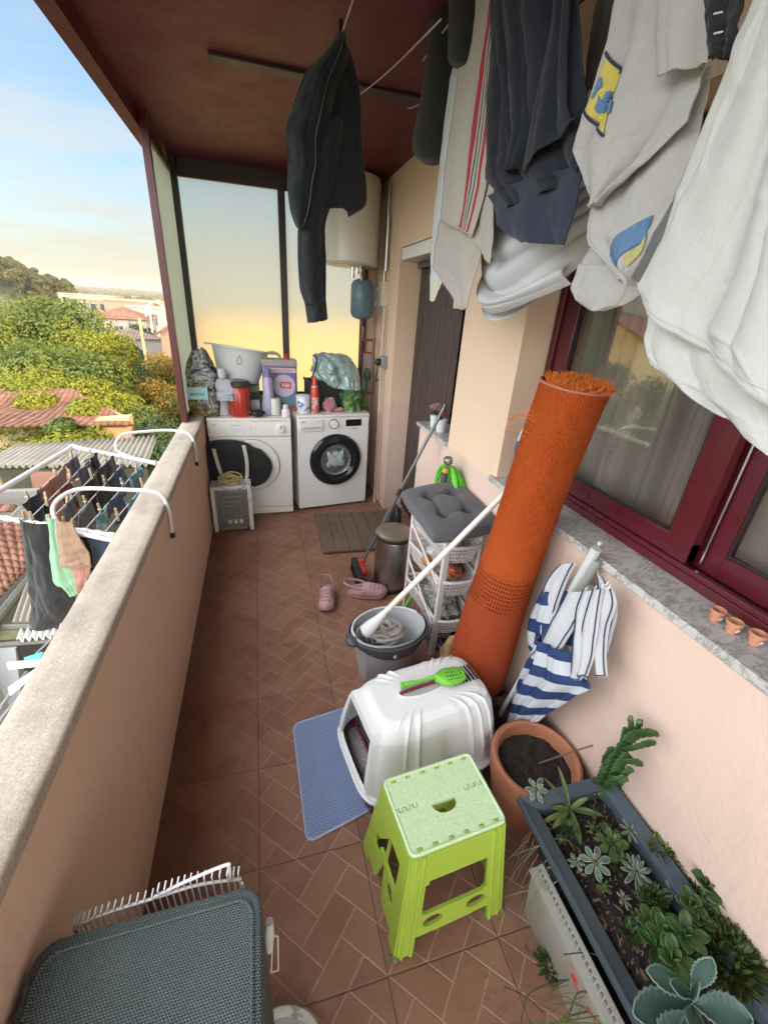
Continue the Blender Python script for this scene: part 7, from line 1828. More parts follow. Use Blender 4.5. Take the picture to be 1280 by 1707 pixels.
# on the wires further out
def wg(name, label, cat, k, f, w_, h, mat, seed):
    a, b_ = cords[k]; p = a.lerp(b_, f); d = (b_ - a).normalized()
    P = []
    for r in range(5):
        q = r / 4; ww = w_ * (1 - .12 * q + .1 * sin(seed + q * 5)); P.append((p - d * ww / 2 - V((0, 0, h * q - .004)), p + d * ww / 2 - V((0, 0, h * q - .004))))
    t_ = thing(name, label, cat, p, 'laundry pegged inside the airer')
    cl = Cloth(P, .012, 1.5, seed, (1, 0, 0), 1.2, .5, .006, .004, .015); cl.build('cloth', mat, t_, 24, 24, .003); return t_
wlist = [(0, .50, .30, .22, CORAL, 'dusty pink garment hanging on the outermost wire', 'top'), (0, .80, .16, .10, GRYC, 'grey garment at the far end of the outermost wire', 'top'), (0, .25, .18, .12, DKN, 'dark sock pair near the outer wire\'s near end', 'socks'),
         (1, .75, .20, .14, GRYC, 'grey striped sleeve on the second wire', 'top'), (1, .90, .16, .20, DKN, 'black garment top at the far end of the second wire', 'top'), (1, .45, .14, .14, REDC, 'dark red garment in the middle of the airer', 'top'),
         (2, .85, .24, .24, DKN, 'wide black garment on the third wire, far end', 'top'), (2, .55, .22, .20, BKT, 'black garment folded over the middle of the third wire', 'top'), (2, .25, .16, .12, GRYC, 'dark grey garment low on the third wire', 'top'),
         (3, .80, .16, .14, JEAN, 'blue denim piece on the fourth wire, far end', 'top'), (3, .50, .18, .15, BKT, 'dark garment on the fourth wire near its middle', 'top'), (3, .22, .14, .10, GRYC, 'bunched grey shirt at the near end of the fourth wire', 'top'),
         (4, .80, .16, .15, TEALC, 'teal patterned garment on the fifth wire', 'top'), (4, .45, .18, .13, JEAN, 'blue striped garment on the fifth wire, middle', 'top'), (4, .20, .12, .08, TEALC, 'turquoise bunched sock at the near end of the fifth wire', 'socks'),
         (5, .75, .16, .14, GRYC, 'grey and white garment closest to the parapet, far end', 'top'), (5, .45, .16, .12, TEALC, 'blue green garment closest to the parapet', 'top')]
for i, (k, f, w_, h, m_, lb, ct) in enumerate(wlist):
    wg('sock' if ct == 'socks' else 'garment', lb, ct, k, f, w_, h, m_, i + 1)
pl = 'wooden clothes peg gripping laundry on the airer'
for k in range(6):
    for f in (.22, .58, .88):
        a, b_ = cords[k]; peg(a.lerp(b_, f + U(-.05, .05)) + V((0, 0, .012)), U(-.5, .5), U(-.35, .35), pl)
for f in (.42, .47, .60, .68, .74): peg(n0.lerp(n1, f) + V((0, 0, .018)), U(.5, 1.2), U(-.3, .3), pl)
# ---------------------------------------------------------------- terrain
def hgt(x, y):
    r = sqrt(x * x + y * y)
    z = -6.2 - 3.0 * sm(r, 20, 90) - 8 * sm(r, 110, 420) 
    # wooded hill ahead on the left
    z += 34 * math.exp(-(((x + 175) / 62) ** 2 + ((y - 300) / 70) ** 2)) + 22 * math.exp(-(((x + 260) / 70) ** 2 + ((y - 290) / 90) ** 2))
    z += 2.2 * noise.noise(V((x * .012, y * .012, 0))) * sm(r, 60, 200)
    z += (14 + 22 * noise.noise(V((x * .0009, y * .0009, 7)))) * sm(r, 1500, 4200)
    return z
def sm(x, a, b): t_ = max(0, min(1, (x - a) / (b - a))); return t_ * t_ * (3 - 2 * t_)
def mat_ground():
    m, b = newmat('terrain'); c, x, y, z = coords()
    n = nz(.02, 6, .65); n2 = nz(.3, 5, .7)
    col = mix(sstep(n, .42, .6), (.060, .075, .022), (.145, .130, .050)); col = mix(sstep(n2, .5, .7) * .6, col, (.035, .055, .016)); setp(b, 'Base Color', col); setp(b, 'Roughness', .95); return m
o = MB(); nr, na = 84, 96
rs = [3 * (1.092 ** i) for i in range(nr)]
def terr(a, b):
    i = min(int(b * (nr - 1) + .5), nr - 1); r = rs[i] if i else 0; an = 2 * pi * a; x, y = r * cos(an), r * sin(an); return V((x, y, hgt(x, y)))
o.grid(terr, na, nr - 1); o.gu = None; struct('ground', o.build('ground', mat_ground(), None, smooth='all'))
# ---------------------------------------------------------------- foliage
def mat_foliage(name, a, b_, c_=None):
    m, b = newmat(name); g = N.nt.nodes.new('ShaderNodeNewGeometry'); r = N(g.outputs['Random Per Island'])
    col = mix(r, a, b_)
    if c_: col = mix(sstep(nz(.45, 4, .6), .46, .64), col, c_)
    setp(b, 'Base Color', col); setp(b, 'Roughness', .6); b.inputs['Specular IOR Level'].default_value = .25
    nt = m.node_tree; t_ = nt.nodes.new('ShaderNodeBsdfTranslucent'); nt.links.new(col.s, t_.inputs[0]); ms = nt.nodes.new('ShaderNodeMixShader'); ms.inputs[0].default_value = .30
    nt.links.new(b.outputs[0], ms.inputs[1]); nt.links.new(t_.outputs[0], ms.inputs[2]); nt.links.new(ms.outputs[0], nt.nodes['Material Output'].inputs[0]); return m
FOL_Y = mat_foliage('foliage_yellow_green', (.15, .17, .018), (.33, .31, .030), (.22, .24, .025)); FOL_G = mat_foliage('foliage_green', (.065, .105, .025), (.16, .20, .035), (.22, .225, .03))
FOL_D = mat_foliage('foliage_dark', (.040, .070, .022), (.085, .12, .035)); FOL_O = mat_foliage('foliage_autumn', (.24, .17, .03), (.40, .24, .035), (.13, .15, .03)); FOL_P = mat_foliage('foliage_pine', (.065, .075, .025), (.13, .135, .045), (.18, .145, .045))
BARK = M('bark', (.09, .065, .045), .9, .3, 10)
def crown(blobs, n, L, seed, flat=.55):
    rnd = random.Random(seed); vs = []; fs = []
    tot = sum(b[3] * b[4] for b in blobs)
    for (cx, cy, cz, rx, rz) in blobs:
        k = int(n * rx * rz / tot)
        for _ in range(k):
            z = rnd.uniform(-.75, 1); a = rnd.uniform(0, 2 * pi); q = sqrt(max(0, 1 - z * z)); d = V((q * cos(a), q * sin(a), z)); s = rnd.uniform(.72, 1.08)
            lump_ = 1 + .42 * noise.noise(V((d.x * 2.6 + cx, d.y * 2.6 + cy, d.z * 2.6 + cz)))
            p = V((cx + d.x * rx * s * lump_, cy + d.y * rx * s * lump_, cz + d.z * rz * s * lump_))
            nn = (d + V((rnd.uniform(-1, 1), rnd.uniform(-1, 1), rnd.uniform(-.6, 1))) * .8).normalized(); u = nn.orthogonal().normalized(); u = Quaternion(nn, rnd.uniform(0, 6.28)) @ u; w_ = nn.cross(u); l = L * rnd.uniform(.6, 1.35)
            i = len(vs); vs += [p - u * l * .5, p + w_ * l * flat * .5, p + u * l * .5, p - w_ * l * flat * .5]; fs.append((i, i + 1, i + 2, i + 3))
    return vs, fs
def fast(name, vs, fs, mat, parent):
    me = bpy.data.meshes.new(name); me.from_pydata([tuple(p) for p in vs], [], fs); me.materials.append(mat); o = bpy.data.objects.new(name, me); COL.objects.link(o); o.parent = parent; o.location = -parent.location; return o
def tree(name, label, cat, x, y, ztop, R, H, mat, n, L, seed, nb=16, group=None, trunk=True):
    rnd = random.Random(seed); zg = hgt(x, y); t = thing(name, label, cat, (x, y, zg), group); blobs = []
    zc = ztop - H * .5
    for i in range(nb):
        a = rnd.uniform(0, 2 * pi); q = rnd.uniform(0, .85) ** .6; zz = rnd.uniform(-1, 1); w_ = sqrt(max(.05, 1 - zz * zz * .8)); r = R * rnd.uniform(.28, .46)
        blobs.append((x + cos(a) * q * R * .72 * w_, y + sin(a) * q * R * .72 * w_, zc + zz * (H * .5 - r * .75), r, r * rnd.uniform(.7, .95)))
    vs, fs = crown(blobs, n, L, seed); fast('crown', vs, fs, mat, t)
    if trunk:
        o = MB(); o.tube(bez([(x, y, zg - .2), (x + .1 * R * rnd.uniform(-1, 1), y, lerp(zg, zc, .5)), (x, y, zc + H * .15)], 5), [R * .07 * (1 - i / 14) + .02 for i in range(11)], 8)
        for b in blobs[:6]: o.tube([V((x, y, lerp(zg, zc, .75))), V((b[0], b[1], b[2]))], [R * .03, R * .008], 6)
        o.build('trunk', BARK, t, smooth=True)
    return t
def gpx(u, v, Y): return px(u, v, 1, Y)
# big trees on the left
big = [(5, 500, 27, 3.6, 6.0, FOL_G, 'large green tree at the left edge of the view', 0), (60, 492, 29, 3.8, 6.5, FOL_G, 'tall leafy tree just right of the left edge tree', 0), (104, 512, 28, 3.0, 5.4, FOL_G, 'bushy green tree in front of the wooded hill', 0), (146, 538, 26, 2.3, 4.6, FOL_Y, 'sunlit yellow green tree at the right end of the tree mass', 1), (20, 560, 22, 3.0, 4.4, FOL_G, 'green tree below the left edge tree', 0), (90, 565, 22, 2.7, 4.2, FOL_G, 'darker green tree low in the tree mass', 0)]
for i, (u, v, Y, R, H, m_, lb, _) in enumerate(big):
    p = gpx(u, v, Y); tree('leafy_tree', lb, 'tree', p.x, Y, p.z, R, H, m_, 20000, .17, 10 + i, 20, 'trees left of the balcony')
vn = [(0, 600, 19, 2.4, 3.4, FOL_Y, 'bright yellow green vine mass at the left edge'), (60, 615, 18, 2.3, 3.0, FOL_Y, 'yellow green vine mound above the ruined tile roof'), (125, 625, 18, 2.2, 3.0, FOL_Y, 'yellow green creeper heap right of the roof ridge'), (178, 645, 19, 1.9, 3.0, FOL_Y, 'sunlit creeper slope behind the ruined wall'), (235, 675, 17, 1.6, 2.6, FOL_G, 'green creeper mound before the balcony post'), (230, 610, 30, 2.2, 3.2, FOL_D, 'dark green slanting bush below the far street'), (275, 630, 24, 2.0, 3.0, FOL_O, 'brownish autumn bush beside the balcony post'), (265, 590, 36, 1.8, 2.0, FOL_O, 'orange tinted bush under the lamp post'), (205, 590, 33, 2.0, 2.4, FOL_D, 'dark bush at the foot of the grey roofed house'),
      (280, 690, 15, 1.5, 2.6, FOL_D, 'dark green shrub right behind the parapet post'), (250, 735, 13.5, 1.3, 2.2, FOL_D, 'dark ivy clump over the corrugated roof'), (20, 752, 13, 1.6, 1.6, FOL_G, 'ivy mound under the ruined roof, left edge'), (75, 745, 13, 1.5, 1.7, FOL_G, 'ivy mound before the ruined roof, middle'), (120, 712, 13.4, 1.2, 1.5, FOL_Y, 'sunlit ivy creeping up the ruined roof'), (165, 735, 14, 1.2, 1.8, FOL_G, 'ivy covering the ruin\'s pale wall foot'), (200, 745, 13, 1.1, 1.5, FOL_D, 'low dark ivy right of the ruin'), (15, 648, 17.5, .9, .8, FOL_Y, 'yellow vine spilling over the roof ridge'), (150, 668, 15.5, .9, .8, FOL_Y, 'vine running down the ruined roof hip'), (105, 700, 13.9, .6, .6, FOL_G, 'ivy tongue growing over the ruined roof eave'), (62, 658, 16.0, .7, .5, FOL_Y, 'small vine patch lying on the ruined roof slope')]
for i, (u, v, Y, R, H, m_, lb) in enumerate(vn):
    p = gpx(u, v, Y); tree('creeper_bush', lb, 'bush', p.x, Y, p.z, R, H, m_, 9000, .135, 40 + i, 16, 'overgrown bushes beyond the balcony', trunk=False)
o_ = 0
for i, (u, v, Y, R, H, m_, lb) in enumerate([(228, 537, 62, 2.4, 3.0, FOL_D, 'round dark tree beside the grey roofed house'), (247, 548, 58, 1.2, 4.5, FOL_D, 'slim dark tree behind the lamp post'), (270, 600, 40, 2.2, 2.6, FOL_D, 'grey green bush under the pink gabled house'), (222, 570, 50, 1.5, 2.5, FOL_D, 'small dark tree by the street wall')]):
    p = gpx(u, v, Y); tree('garden_tree', lb, 'tree', p.x, Y, p.z, R, H, m_, 3500, .30, 70 + i, 10, 'garden trees down the slope')
# wooded hill: pines one can tell apart
rnd = random.Random(5); k = 0
protos = []
for s in range(4):
    tt = tree('pine_tree', 'pine tree of the wooded hill', 'pine', -170 + 9 * s, 262, hgt(-170 + 9 * s, 262) + 12, 4.2, 9, FOL_P, 1400, 1.25, 90 + s, 9, 'pines covering the far hill'); protos.append(tt)
for i in range(150):
    u = rnd.uniform(-20, 165); Y = rnd.uniform(205, 330); x = px(u, 480, 1, Y).x; x += rnd.uniform(-10, 10)
    if hgt(x, Y) < -7: continue
    c_ = dup(protos[i % 4]); c_.location = (x, Y, hgt(x, Y) - .5); c_.rotation_euler = (0, 0, rnd.uniform(0, 6.28)); s_ = rnd.uniform(.7, 1.1); c_.scale = (s_, s_, s_)
    # children keep their offset from the first tree
o = None
# ---------------------------------------------------------------- houses
def mat_tile(name, a, b_, px_=.22, axis='x'):
    m, b = newmat(name); c, x, y, z = coords()
    q = x if axis == 'x' else y; r = y if axis == 'x' else x
    col_ = nabs(nsin(q * pi / px_)); row = fract(r / .34 + z * .0)
    idn = wn(vec(floor_(q / px_), floor_(r / .34), 1.0)); col = mix(idn, a, b_); col = mix(sstep(nz(.8, 5, .7), .5, .72) * .6, col, [v * .45 for v in a]); col = mix(sstep(nz(5, 5, .7), .62, .72) * .6, col, (.36, .30, .22))
    col = mix((1 - sstep(col_, .0, .35)) * .7, col, [v * .25 for v in a]); col = mix((1 - sstep(row, .0, .12)) * .6, col, [v * .3 for v in a])
    setp(b, 'Base Color', col); setp(b, 'Roughness', .85); bump(b, col_ + row * .4, .05); return m
TILE1 = mat_tile('clay_tiles', (.22, .085, .05), (.33, .16, .10), .20, 'y'); TILE2 = mat_tile('old_clay_tiles', (.17, .070, .036), (.26, .115, .062), .17, 'x'); ROOFG = mat_tile('grey_brown_tiles', (.17, .11, .085), (.23, .15, .12), .3)
def plaster(name, c): return M(name, c, .85, .12, .8, 5, .004, dirt=.3, dirtcol=[q * .5 for q in c], ds=.8)
GLZ = M('far_window', (.06, .065, .07), .2, .1, bd=0)
def house(label, x, y, w_, d, z0, h, rh, wall, roof, rz=0, gable=True, wins=2, name='house', floors=1, group=None, chim=False, hip=False):
    t = thing(name, label, 'house', (x, y, z0), group); F = Matrix.Translation((x, y, z0)) @ Matrix.Rotation(rz, 4, 'Z')
    o = MB(); o.box(-w_ / 2, w_ / 2, -d / 2, d / 2, -4, h, F)
    if rh and not hip: o.add([F @ V(p) for p in ((-w_ / 2, -d / 2, h), (w_ / 2, -d / 2, h), (0, -d / 2, h + rh), (-w_ / 2, d / 2, h), (w_ / 2, d / 2, h), (0, d / 2, h + rh))], [(0, 1, 2), (3, 5, 4)])
    o.build('wall', wall, t)
    if rh:
        o = MB(); e = .35; th = .12
        if hip: o.add([F @ V(p) for p in ((-w_ / 2 - e, -d / 2 - e, h), (w_ / 2 + e, -d / 2 - e, h), (w_ / 2 + e, d / 2 + e, h), (-w_ / 2 - e, d / 2 + e, h), (0, -d * .1, h + rh), (0, d * .1, h + rh))], [(0, 1, 4), (1, 2, 5, 4), (2, 3, 5), (3, 0, 4, 5), (3, 2, 1, 0)])
        else:
            for s in (-1, 1):
                q = [(s * (w_ / 2 + e), -d / 2 - e, h - e * rh / (w_ / 2)), (0, -d / 2 - e, h + rh + .04), (0, d / 2 + e, h + rh + .04), (s * (w_ / 2 + e), d / 2 + e, h - e * rh / (w_ / 2))]
                o.add([F @ V(p) for p in q] + [F @ (V(p) + V((0, 0, th))) for p in q], [(0, 1, 2, 3), (7, 6, 5, 4), (0, 4, 5, 1), (1, 5, 6, 2), (2, 6, 7, 3), (3, 7, 4, 0)])
        rf = o.build('roof', roof, t)
        if chim: o = MB(); o.box(w_ * .2, w_ * .2 + .6, -.3, .3, h, h + rh + .9, F); o.build('chimney', wall, rf)
    else:
        o = MB(); o.box(-w_ / 2 - .15, w_ / 2 + .15, -d / 2 - .15, d / 2 + .15, h + .002, h + .25, F); o.build('parapet', wall, t)
    for fl in range(floors):
        for i in range(wins):
            xx_ = -w_ / 2 + w_ * (i + .5) / wins; zz = (h / floors) * (fl + .35)
            o = MB(); o.box(xx_ - .5, xx_ + .5, -d / 2 - .06, -d / 2 + .05, zz, zz + h / floors * .42, F); wn_ = o.build('window', GLZ, t)
            if floors < 3 and w_ < 14: o = MB(); [o.box(xx_ + a, xx_ + b_, -d / 2 - .09, -d / 2 - .061, zz, zz + h / floors * .42, F) for a, b_ in ((-.56, -.5), (.5, .56), (-.03, .03))]; o.build('frame', WB, wn_)
    return t
PLC = plaster('cream_plaster', (.36, .29, .19)); PLW = plaster('white_plaster', (.42, .37, .29)); PLP = plaster('pink_plaster', (.34, .23, .165)); PLG = plaster('grey_plaster', (.36, .33, .29)); PLY = plaster('yellow_plaster', (.60, .46, .18))
def hs(label, u, v, Y, w_, d, h, rh, wall, roof, **k):
    p = gpx(u, v, Y); return house(label, p.x, Y + d / 2, w_, d, p.z - h - (rh or 0), h, rh, wall, roof, **k)
hs('house with a pyramid tile roof and grey wall beyond the yellow tree', 192, 512, 62, 6.0, 6, 3.6, 1.2, PLG, TILE1, hip=True, wins=1, chim=False)
hs('low grey roofed shed in front of the pyramid roofed house', 208, 549, 55, 5.0, 5, 1.8, .9, PLG, ROOFG, rz=.5, hip=True, wins=0)
hs('pink gabled house cut by the balcony post', 308, 526, 45, 5.2, 8, 5.0, 1.5, PLP, TILE1, wins=2, rz=.10)
hs('long cream block with rows of windows, left one in the valley', 178, 502, 125, 16, 12, 9, 0, PLC, None, wins=8, floors=3, name='apartment_building')
hs('salmon blank sided block in the middle of the valley', 214, 503, 118, 10, 12, 9, 0, PLP, None, wins=1, floors=1, name='apartment_building')
hs('bright pale yellow block right of the salmon one', 240, 503, 128, 14, 14, 10, 0, PLY, None, wins=3, floors=2, name='apartment_building')
hs('low long white hall at the right of the valley', 270, 515, 110, 14, 10, 5, 0, PLG, None, wins=4, floors=1, name='hall')
hs('pale block half hidden by the wooded hill', 145, 492, 170, 16, 10, 8, 0, PLW, None, wins=5, floors=2, name='apartment_building')
# many small far houses over the plain
rnd = random.Random(11); FW = [PLW, PLC, PLP, PLY]
base = [house('small distant house in the valley', 0, 0, 12, 9, 0, 5, 2.2, FW[i % 4], TILE1, wins=2, floors=1, group='distant houses dotted over the plain') for i in range(6)]
bl = []
for i in range(130):
    Y = 330 * (1.021 ** i) + rnd.uniform(-25, 25); u = rnd.uniform(110, 292); x = px(u, 495, 1, Y).x
    if i < 6: c_ = base[i]
    else: c_ = dup(base[i % 6])
    s_ = rnd.uniform(.45, .9) * (1 + Y / 2600); c_.location = (x, Y, hgt(x, Y) - .6); c_.rotation_euler = (0, 0, rnd.uniform(-.6, .9)); c_.scale = (s_, s_, s_ * rnd.uniform(.9, 1.5))
# far woods between the houses
vs, fs = [], []; rnd = random.Random(3)
for i in range(5200):
    Y = rnd.uniform(150, 3200) if i % 3 else rnd.uniform(130, 700); u = rnd.uniform(60, 300); x = px(u, 495, 1, Y).x; z = hgt(x, Y); s_ = rnd.uniform(1.6, 4.0) * (1 + Y / 1600)
    for _ in range(5):
        p = V((x + rnd.uniform(-1, 1) * s_ * 1.6, Y + rnd.uniform(-1, 1) * s_, z + rnd.uniform(.2, 1.3) * s_)); nn = V((rnd.uniform(-1, 1), rnd.uniform(-1, .2), rnd.uniform(-.2, 1))).normalized(); u_ = nn.orthogonal().normalized(); w_ = nn.cross(u_); l = s_ * rnd.uniform(.5, .9); j = len(vs)
        vs += [p - u_ * l, p + w_ * l, p + u_ * l, p - w_ * l]; fs.append((j, j + 1, j + 2, j + 3))
me = bpy.data.meshes.new('far_woods'); me.from_pydata([tuple(p) for p in vs], [], fs); me.materials.append(FOL_P); o = bpy.data.objects.new('far_woods', me); COL.objects.link(o); o['kind'] = 'stuff'
tag(o, 'far off wooded patches between the distant houses', 'woods')
# house across the street, to the left outside the frame: seen mirrored in the window
t = house('yellow gabled house seen mirrored in the window glass', -26.5, 29.5, 5.2, 9, -4.0, 4.9, 1.25, PLY, TILE1, rz=radians(72), wins=1)
o = MB(); F = Matrix.Translation((-26.5, 29.5, -4)) @ Matrix.Rotation(radians(72), 4, 'Z'); o.box(-.3, .3, -4.56, -4.45, 4.9, 5.4, F); o.build('window', GLZ, t)
for i, (x, y, zt, R) in enumerate([(-22, 26, .1, 2.2), (-21, 30.5, .15, 2.4), (-22, 22, -.4, 2.4), (-20, 34, -.2, 2.2), (-18, 18, -1, 2.6), (-17, 12, -1.2, 2.6), (-18, 26, -.6, 2.4)]):
    tree('hedge_tree', 'dark tree at the side of the street, mirrored in the window', 'tree', x, y, zt - .8, R * 1.15, 6.0, FOL_D, 5000, .22, 120 + i, 14, 'trees mirrored in the window')
# neighbour wall beyond the frosted screen
t = house('tall ochre house close beyond the frosted screen', 3.4, 24, 11, 9, -6, 6.3, 0, plaster('ochre_plaster', (.78, .48, .13)), None, wins=0)
# ---------------------------------------------------------------- ruin with tile roof
t = thing('ruined_house', 'overgrown ruined house with sagging orange tile roof and pale broken wall', 'ruin', (-6, 16, -6))
e0, e1, r0, r1 = gpx(-60, 712, 13.2), gpx(222, 708, 14.4), gpx(-60, 655, 17.0), gpx(118, 648, 17.0)
o = MB()
def rf(a, b):
    p = e0.lerp(e1, a).lerp(r0.lerp(r1, a), b); p.z += .07 * noise.noise(V((a * 5, b * 4, 1))) - .12 * sin(a * pi) * sin(b * pi); return p
o.grid(rf, 60, 20); o.gu = None; o.build('roof', TILE2, t, smooth='all', solid=.08)
o = MB(); w0, w1 = gpx(158, 700, 14.35), gpx(215, 695, 14.6)
o.add([w0, w1, w1 + V((0, 0, -3)), w0 + V((0, 0, -3)), w0 + V((0, .4, 0)), w1 + V((0, .4, 0)), w1 + V((0, .4, -3)), w0 + V((0, .4, -3))], [(0, 1, 2, 3), (4, 5, 1, 0), (1, 5, 6, 2), (0, 4, 7, 3), (7, 6, 5, 4)])
o.add([r0 + V((0, 0, -.1)), r1 + V((0, 0, -.1)), w1, w1 + V((0, 0, -3)), V((r1.x, r1.y, -6)), V((r0.x, r0.y, -6))], [(0, 1, 4, 5), (1, 2, 3, 4)]); o.build('wall', plaster('old_wall', (.50, .36, .20)), t)
# ---------------------------------------------------------------- corrugated roofs and the near tiled roof
CORR = M('fibre_cement', (.30, .265, .215), .9, .25, 1.5, 12, .01, dirt=.6, dirtcol=(.11, .10, .07), ds=2)
def corr(a0, a1, b0, b1, n, amp, mat, par, name='sheet', nv=4):
    o = MB(); o.grid(lambda a, b: a0.lerp(a1, a).lerp(b0.lerp(b1, a), b) + V((0, 0, amp * sin(a * n * 2 * pi))), n * 8, nv); o.gu = None; return o.build(name, mat, par, smooth='all', solid=.012)
t = thing('corrugated_roof', 'weathered grey corrugated shed roof under the far end of the airer', 'roof', (-4, 10, -2))
corr(px(-40, 778, 2, -2.0), px(245, 776, 2, -2.0), px(30, 742, 2, -1.75), px(262, 728, 2, -1.75), 26, .045, CORR, t)
q0, q1 = px(-40, 782, 2, -2.08), px(245, 780, 2, -2.08)
o = MB(); o.add([q0, q1, q1 + V((0, .1, -3.5)), q0 + V((0, .1, -3.5))], [(0, 1, 2, 3)]); o.build('shed_wall', M('dark_shed_boards', (.07, .065, .04), .9, .4, 2), t, solid=.05)
qa, qb = px(50, 786, 1, 9.6), px(125, 786, 1, 9.6)
t = thing('rusty_sheet', 'reddish brown sheet leaning under the corrugated roof', 'sheet', qa)
o = MB(); o.add([qa, qb, px(112, 860, 1, 9.2), px(66, 870, 1, 9.2)], [(0, 1, 2, 3)]); o.build('panel', M('rust_board', (.24, .115, .07), .8, .25, 2, dirt=.4), t, solid=.03)
for (u0, v0, u1, v1) in ((105, 772, 130, 800), (-5, 790, 22, 855)):
    t_ = MB(); t_.tube([px(u0, v0, 1, 9.1), px(u1, v1, 1, 9.0)], .035, 6); tag(t_.build('wooden_pole', PEG, None), 'thin wooden pole leaning by the shed' + (' beside the rusty sheet' if u0 > 50 else ' at the left edge'), 'pole')
o = MB(); pa, pb = px(-30, 822, 1, 8.6), px(112, 826, 1, 8.6); o.box(pa.x, pb.x, 8.6, 8.75, pa.z - .6, pa.z)
tag(o.build('low_wall', plaster('grey_block_wall', (.22, .21, .19))), 'low grey wall between shed and near tiled roof', 'wall')
o = MB(); pa = px(0, 838, 1, 8.2); o.add([pa + V((-1, 0, 0)), px(28, 842, 1, 8.2), px(20, 852, 1, 8.0), pa + V((-1, -.2, -.15))], [(0, 1, 2, 3)]); tag(o.build('loose_tiles', TILE2, None, solid=.05), 'stack of orange roof tiles at the left edge by the near roof', 'tiles')
t = thing('tiled_roof', 'near red clay tile roof with a dark gutter edge seen below the airer', 'roof', (-5, 8, -3))
A0, A1, B0, B1 = px(-90, 1090, 2, -3.15), px(60, 935, 2, -3.15), px(-260, 900, 2, -2.45), px(75, 858, 2, -2.95)
def rt_(a, b): p = A0.lerp(A1, a).lerp(B0.lerp(B1, a), b); return p + V((0, 0, .05 * abs(sin(a * 15 * pi))))
o = MB(); o.grid(rt_, 240, 12); o.gu = None; o.build('tiles', TILE1, t, smooth='all', solid=.03)
o = MB(); o.add([A0, A1, A1 + V((0, 0, -3)), A0 + V((0, 0, -3))], [(0, 1, 2, 3)]); o.add([A1, B1, B1 + V((0, 0, -3)), A1 + V((0, 0, -3))], [(0, 1, 2, 3)]); o.build('wall', PLG, t)
GUT = M('old_zinc', (.13, .125, .10), .6, .3, 4, metal=.2, dirt=.5)
o = MB(); o.tube([px(-20, 1052, 2, -3.2), px(62, 948, 2, -3.2)], .075, 8); o.build('gutter', GUT, t, smooth=True)
t = thing('low_corrugated_roof', 'pale dirty corrugated roof with white ridges below the black trousers', 'roof', (-3.8, 6.3, -3.3))
corr(px(20, 1040, 2, -3.3), px(150, 1036, 2, -3.3), px(50, 955, 2, -3.15), px(150, 950, 2, -3.15), 12, .035, CORR, t)
corr(px(28, 1068, 2, -3.36), px(118, 1058, 2, -3.36), px(34, 1052, 2, -3.33), px(122, 1040, 2, -3.33), 8, .05, M('pale_sheet', (.56, .55, .52), .7, .1, 3), t, 'pale_sheet')
o = MB(); o.tube([px(-40, 1046, 2, -3.3), px(95, 1044, 2, -3.3)], .05, 8); o.tube([px(-40, 1078, 2, -3.45), px(90, 1068, 2, -3.45)], .04, 8); o.build('gutter', GUT, t, smooth=True)
o = MB(); q = [px(-60, 1052, 2, -3.33), px(60, 1048, 2, -3.33), px(60, 1064, 2, -3.42), px(-60, 1072, 2, -3.42)]; o.add(q, [(0, 1, 2, 3)]); o.build('mossy_strip', M('mossy', (.12, .11, .06), .9, .5, 5), t, solid=.03)
t = thing('grey_wall', 'pale grey rendered wall below the gutter at the left edge', 'wall', (-3.9, 5.9, -6))
o = MB(); q = [px(-60, 1076, 2, -3.5), px(27, 1080, 2, -3.5), px(40, 1180, 2, -5.0), px(-60, 1190, 2, -5.0)]; o.add(q, [(0, 1, 2, 3)]); o.build('render', plaster('pale_grey_render', (.36, .37, .37)), t, solid=.05)
o = MB(); q = [px(27, 1078, 2, -3.5), px(95, 1066, 2, -3.5), px(95, 1200, 2, -5.6), px(40, 1110, 2, -4.2)]; o.add(q, [(0, 1, 2, 3)]); o.build('dark_opening', M('dark_opening', (.03, .028, .025), .9), t, solid=.05)
CONC = M('yard_concrete', (.24, .235, .225), .9, .2, .8, 10, .004, dirt=.5)
o = MB(); o.box(-9, -.6, -2, 8.2, -6.3, -5.9); struct('yard', o.build('yard', CONC)); o_ = None
t = thing('lower_airer', 'white plastic slatted rack with pale laundry one floor below', 'clothes rack', px(30, 1140, 2, -3.2))
WS = M('white_slats', (.66, .67, .70), .4, .05)
for (u0, v0, u1, v1, h) in ((12, 1118, 75, 1112, 12), (14, 1162, 60, 1130, 14)):
    o = MB()
    for j in range(4):
        f = j / 4; o.tube([px(u0 + 4 * f, v0 - h + h * f, 2, -2.9), px(u1 - 6 * f, v1 - h + h * f, 2, -2.9)], .018, 4)
    o.build('slats', WS, t)
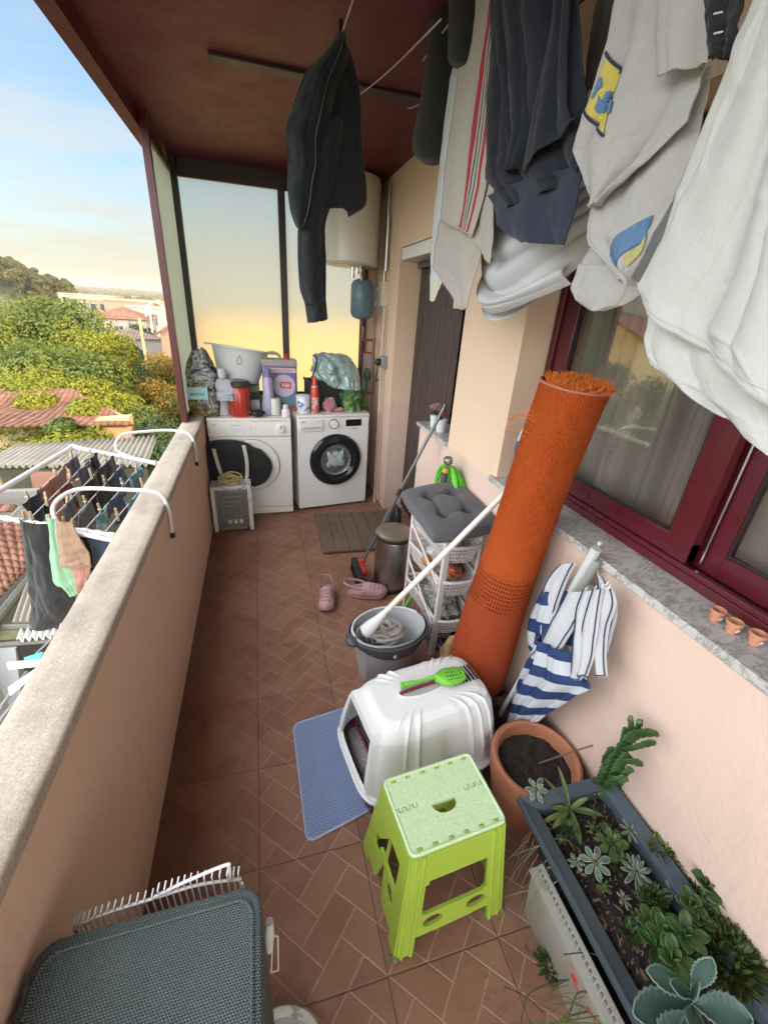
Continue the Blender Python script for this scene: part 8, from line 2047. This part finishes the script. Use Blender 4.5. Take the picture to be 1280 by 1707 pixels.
o = MB(); o.add([px(40, 1098, 2, -2.9), px(72, 1088, 2, -2.9), px(68, 1098, 2, -2.9), px(42, 1102, 2, -2.9)], [(0, 1, 2, 3)]); o.build('turquoise_tray', M('turquoise', (.10, .50, .48), .4), t, solid=.03)
o = MB(); o.tube([px(60, 1090, 2, -3), px(92, 1060, 2, -3)], .015, 6); o.tube([px(0, 1180, 2, -3.1), px(45, 1120, 2, -3.1)], .02, 6); o.tube([px(0, 1200, 2, -3.1), px(60, 1130, 2, -3.1)], .02, 6); o.build('frame', GREYP, t)
# lamp post and street bits
def mast(label, u0, v0, u1, v1, Y, r, mat, arch=False):
    a, b_ = gpx(u1, v1, Y), gpx(u0, v0, Y); o = MB(); o.tube([V((a.x, Y, hgt(a.x, Y) - .5)), b_], [r, r * .7], 8); b = o.build('utility_pole', mat, None, smooth=True); tag(b, label, 'pole'); return b
YP = M('yellowish_concrete', (.60, .48, .20), .8); mast('pale yellow concrete utility pole above the autumn bush', 232, 530, 241, 580, 46, .16, YP)
mast('thin white mast right of the yellow pole', 249, 512, 252, 560, 60, .14, WB); mast('thin grey mast beside the pink house', 257, 520, 259, 560, 64, .10, GREYP)
o = MB(); c = gpx(262, 528, 62); o.tube([c + V((-1.2 * cos(a), 0, 1.6 * sin(a))) for a in [i * pi / 12 for i in range(13)]], .10, 6); tag(o.build('arch', WB, None, smooth=True), 'white hoop arch of a greenhouse near the white mast', 'arch')
# ---------------------------------------------------------------- evening air
hm = bpy.data.materials.new('evening_haze'); hm.use_nodes = True; N.nt = hm.node_tree
hm.node_tree.nodes.remove(hm.node_tree.nodes['Principled BSDF'])
pv = hm.node_tree.nodes.new('ShaderNodeVolumePrincipled'); pv.inputs['Density'].default_value = HAZE; pv.inputs['Color'].default_value = (.95, .88, .72, 1); pv.inputs['Anisotropy'].default_value = .2
hm.node_tree.links.new(pv.outputs[0], hm.node_tree.nodes['Material Output'].inputs['Volume'])
o = MB(); o.box(-4900, 4900, -4900, 4900, -60, 60); struct('haze', o.build('haze', hm), 'stuff');
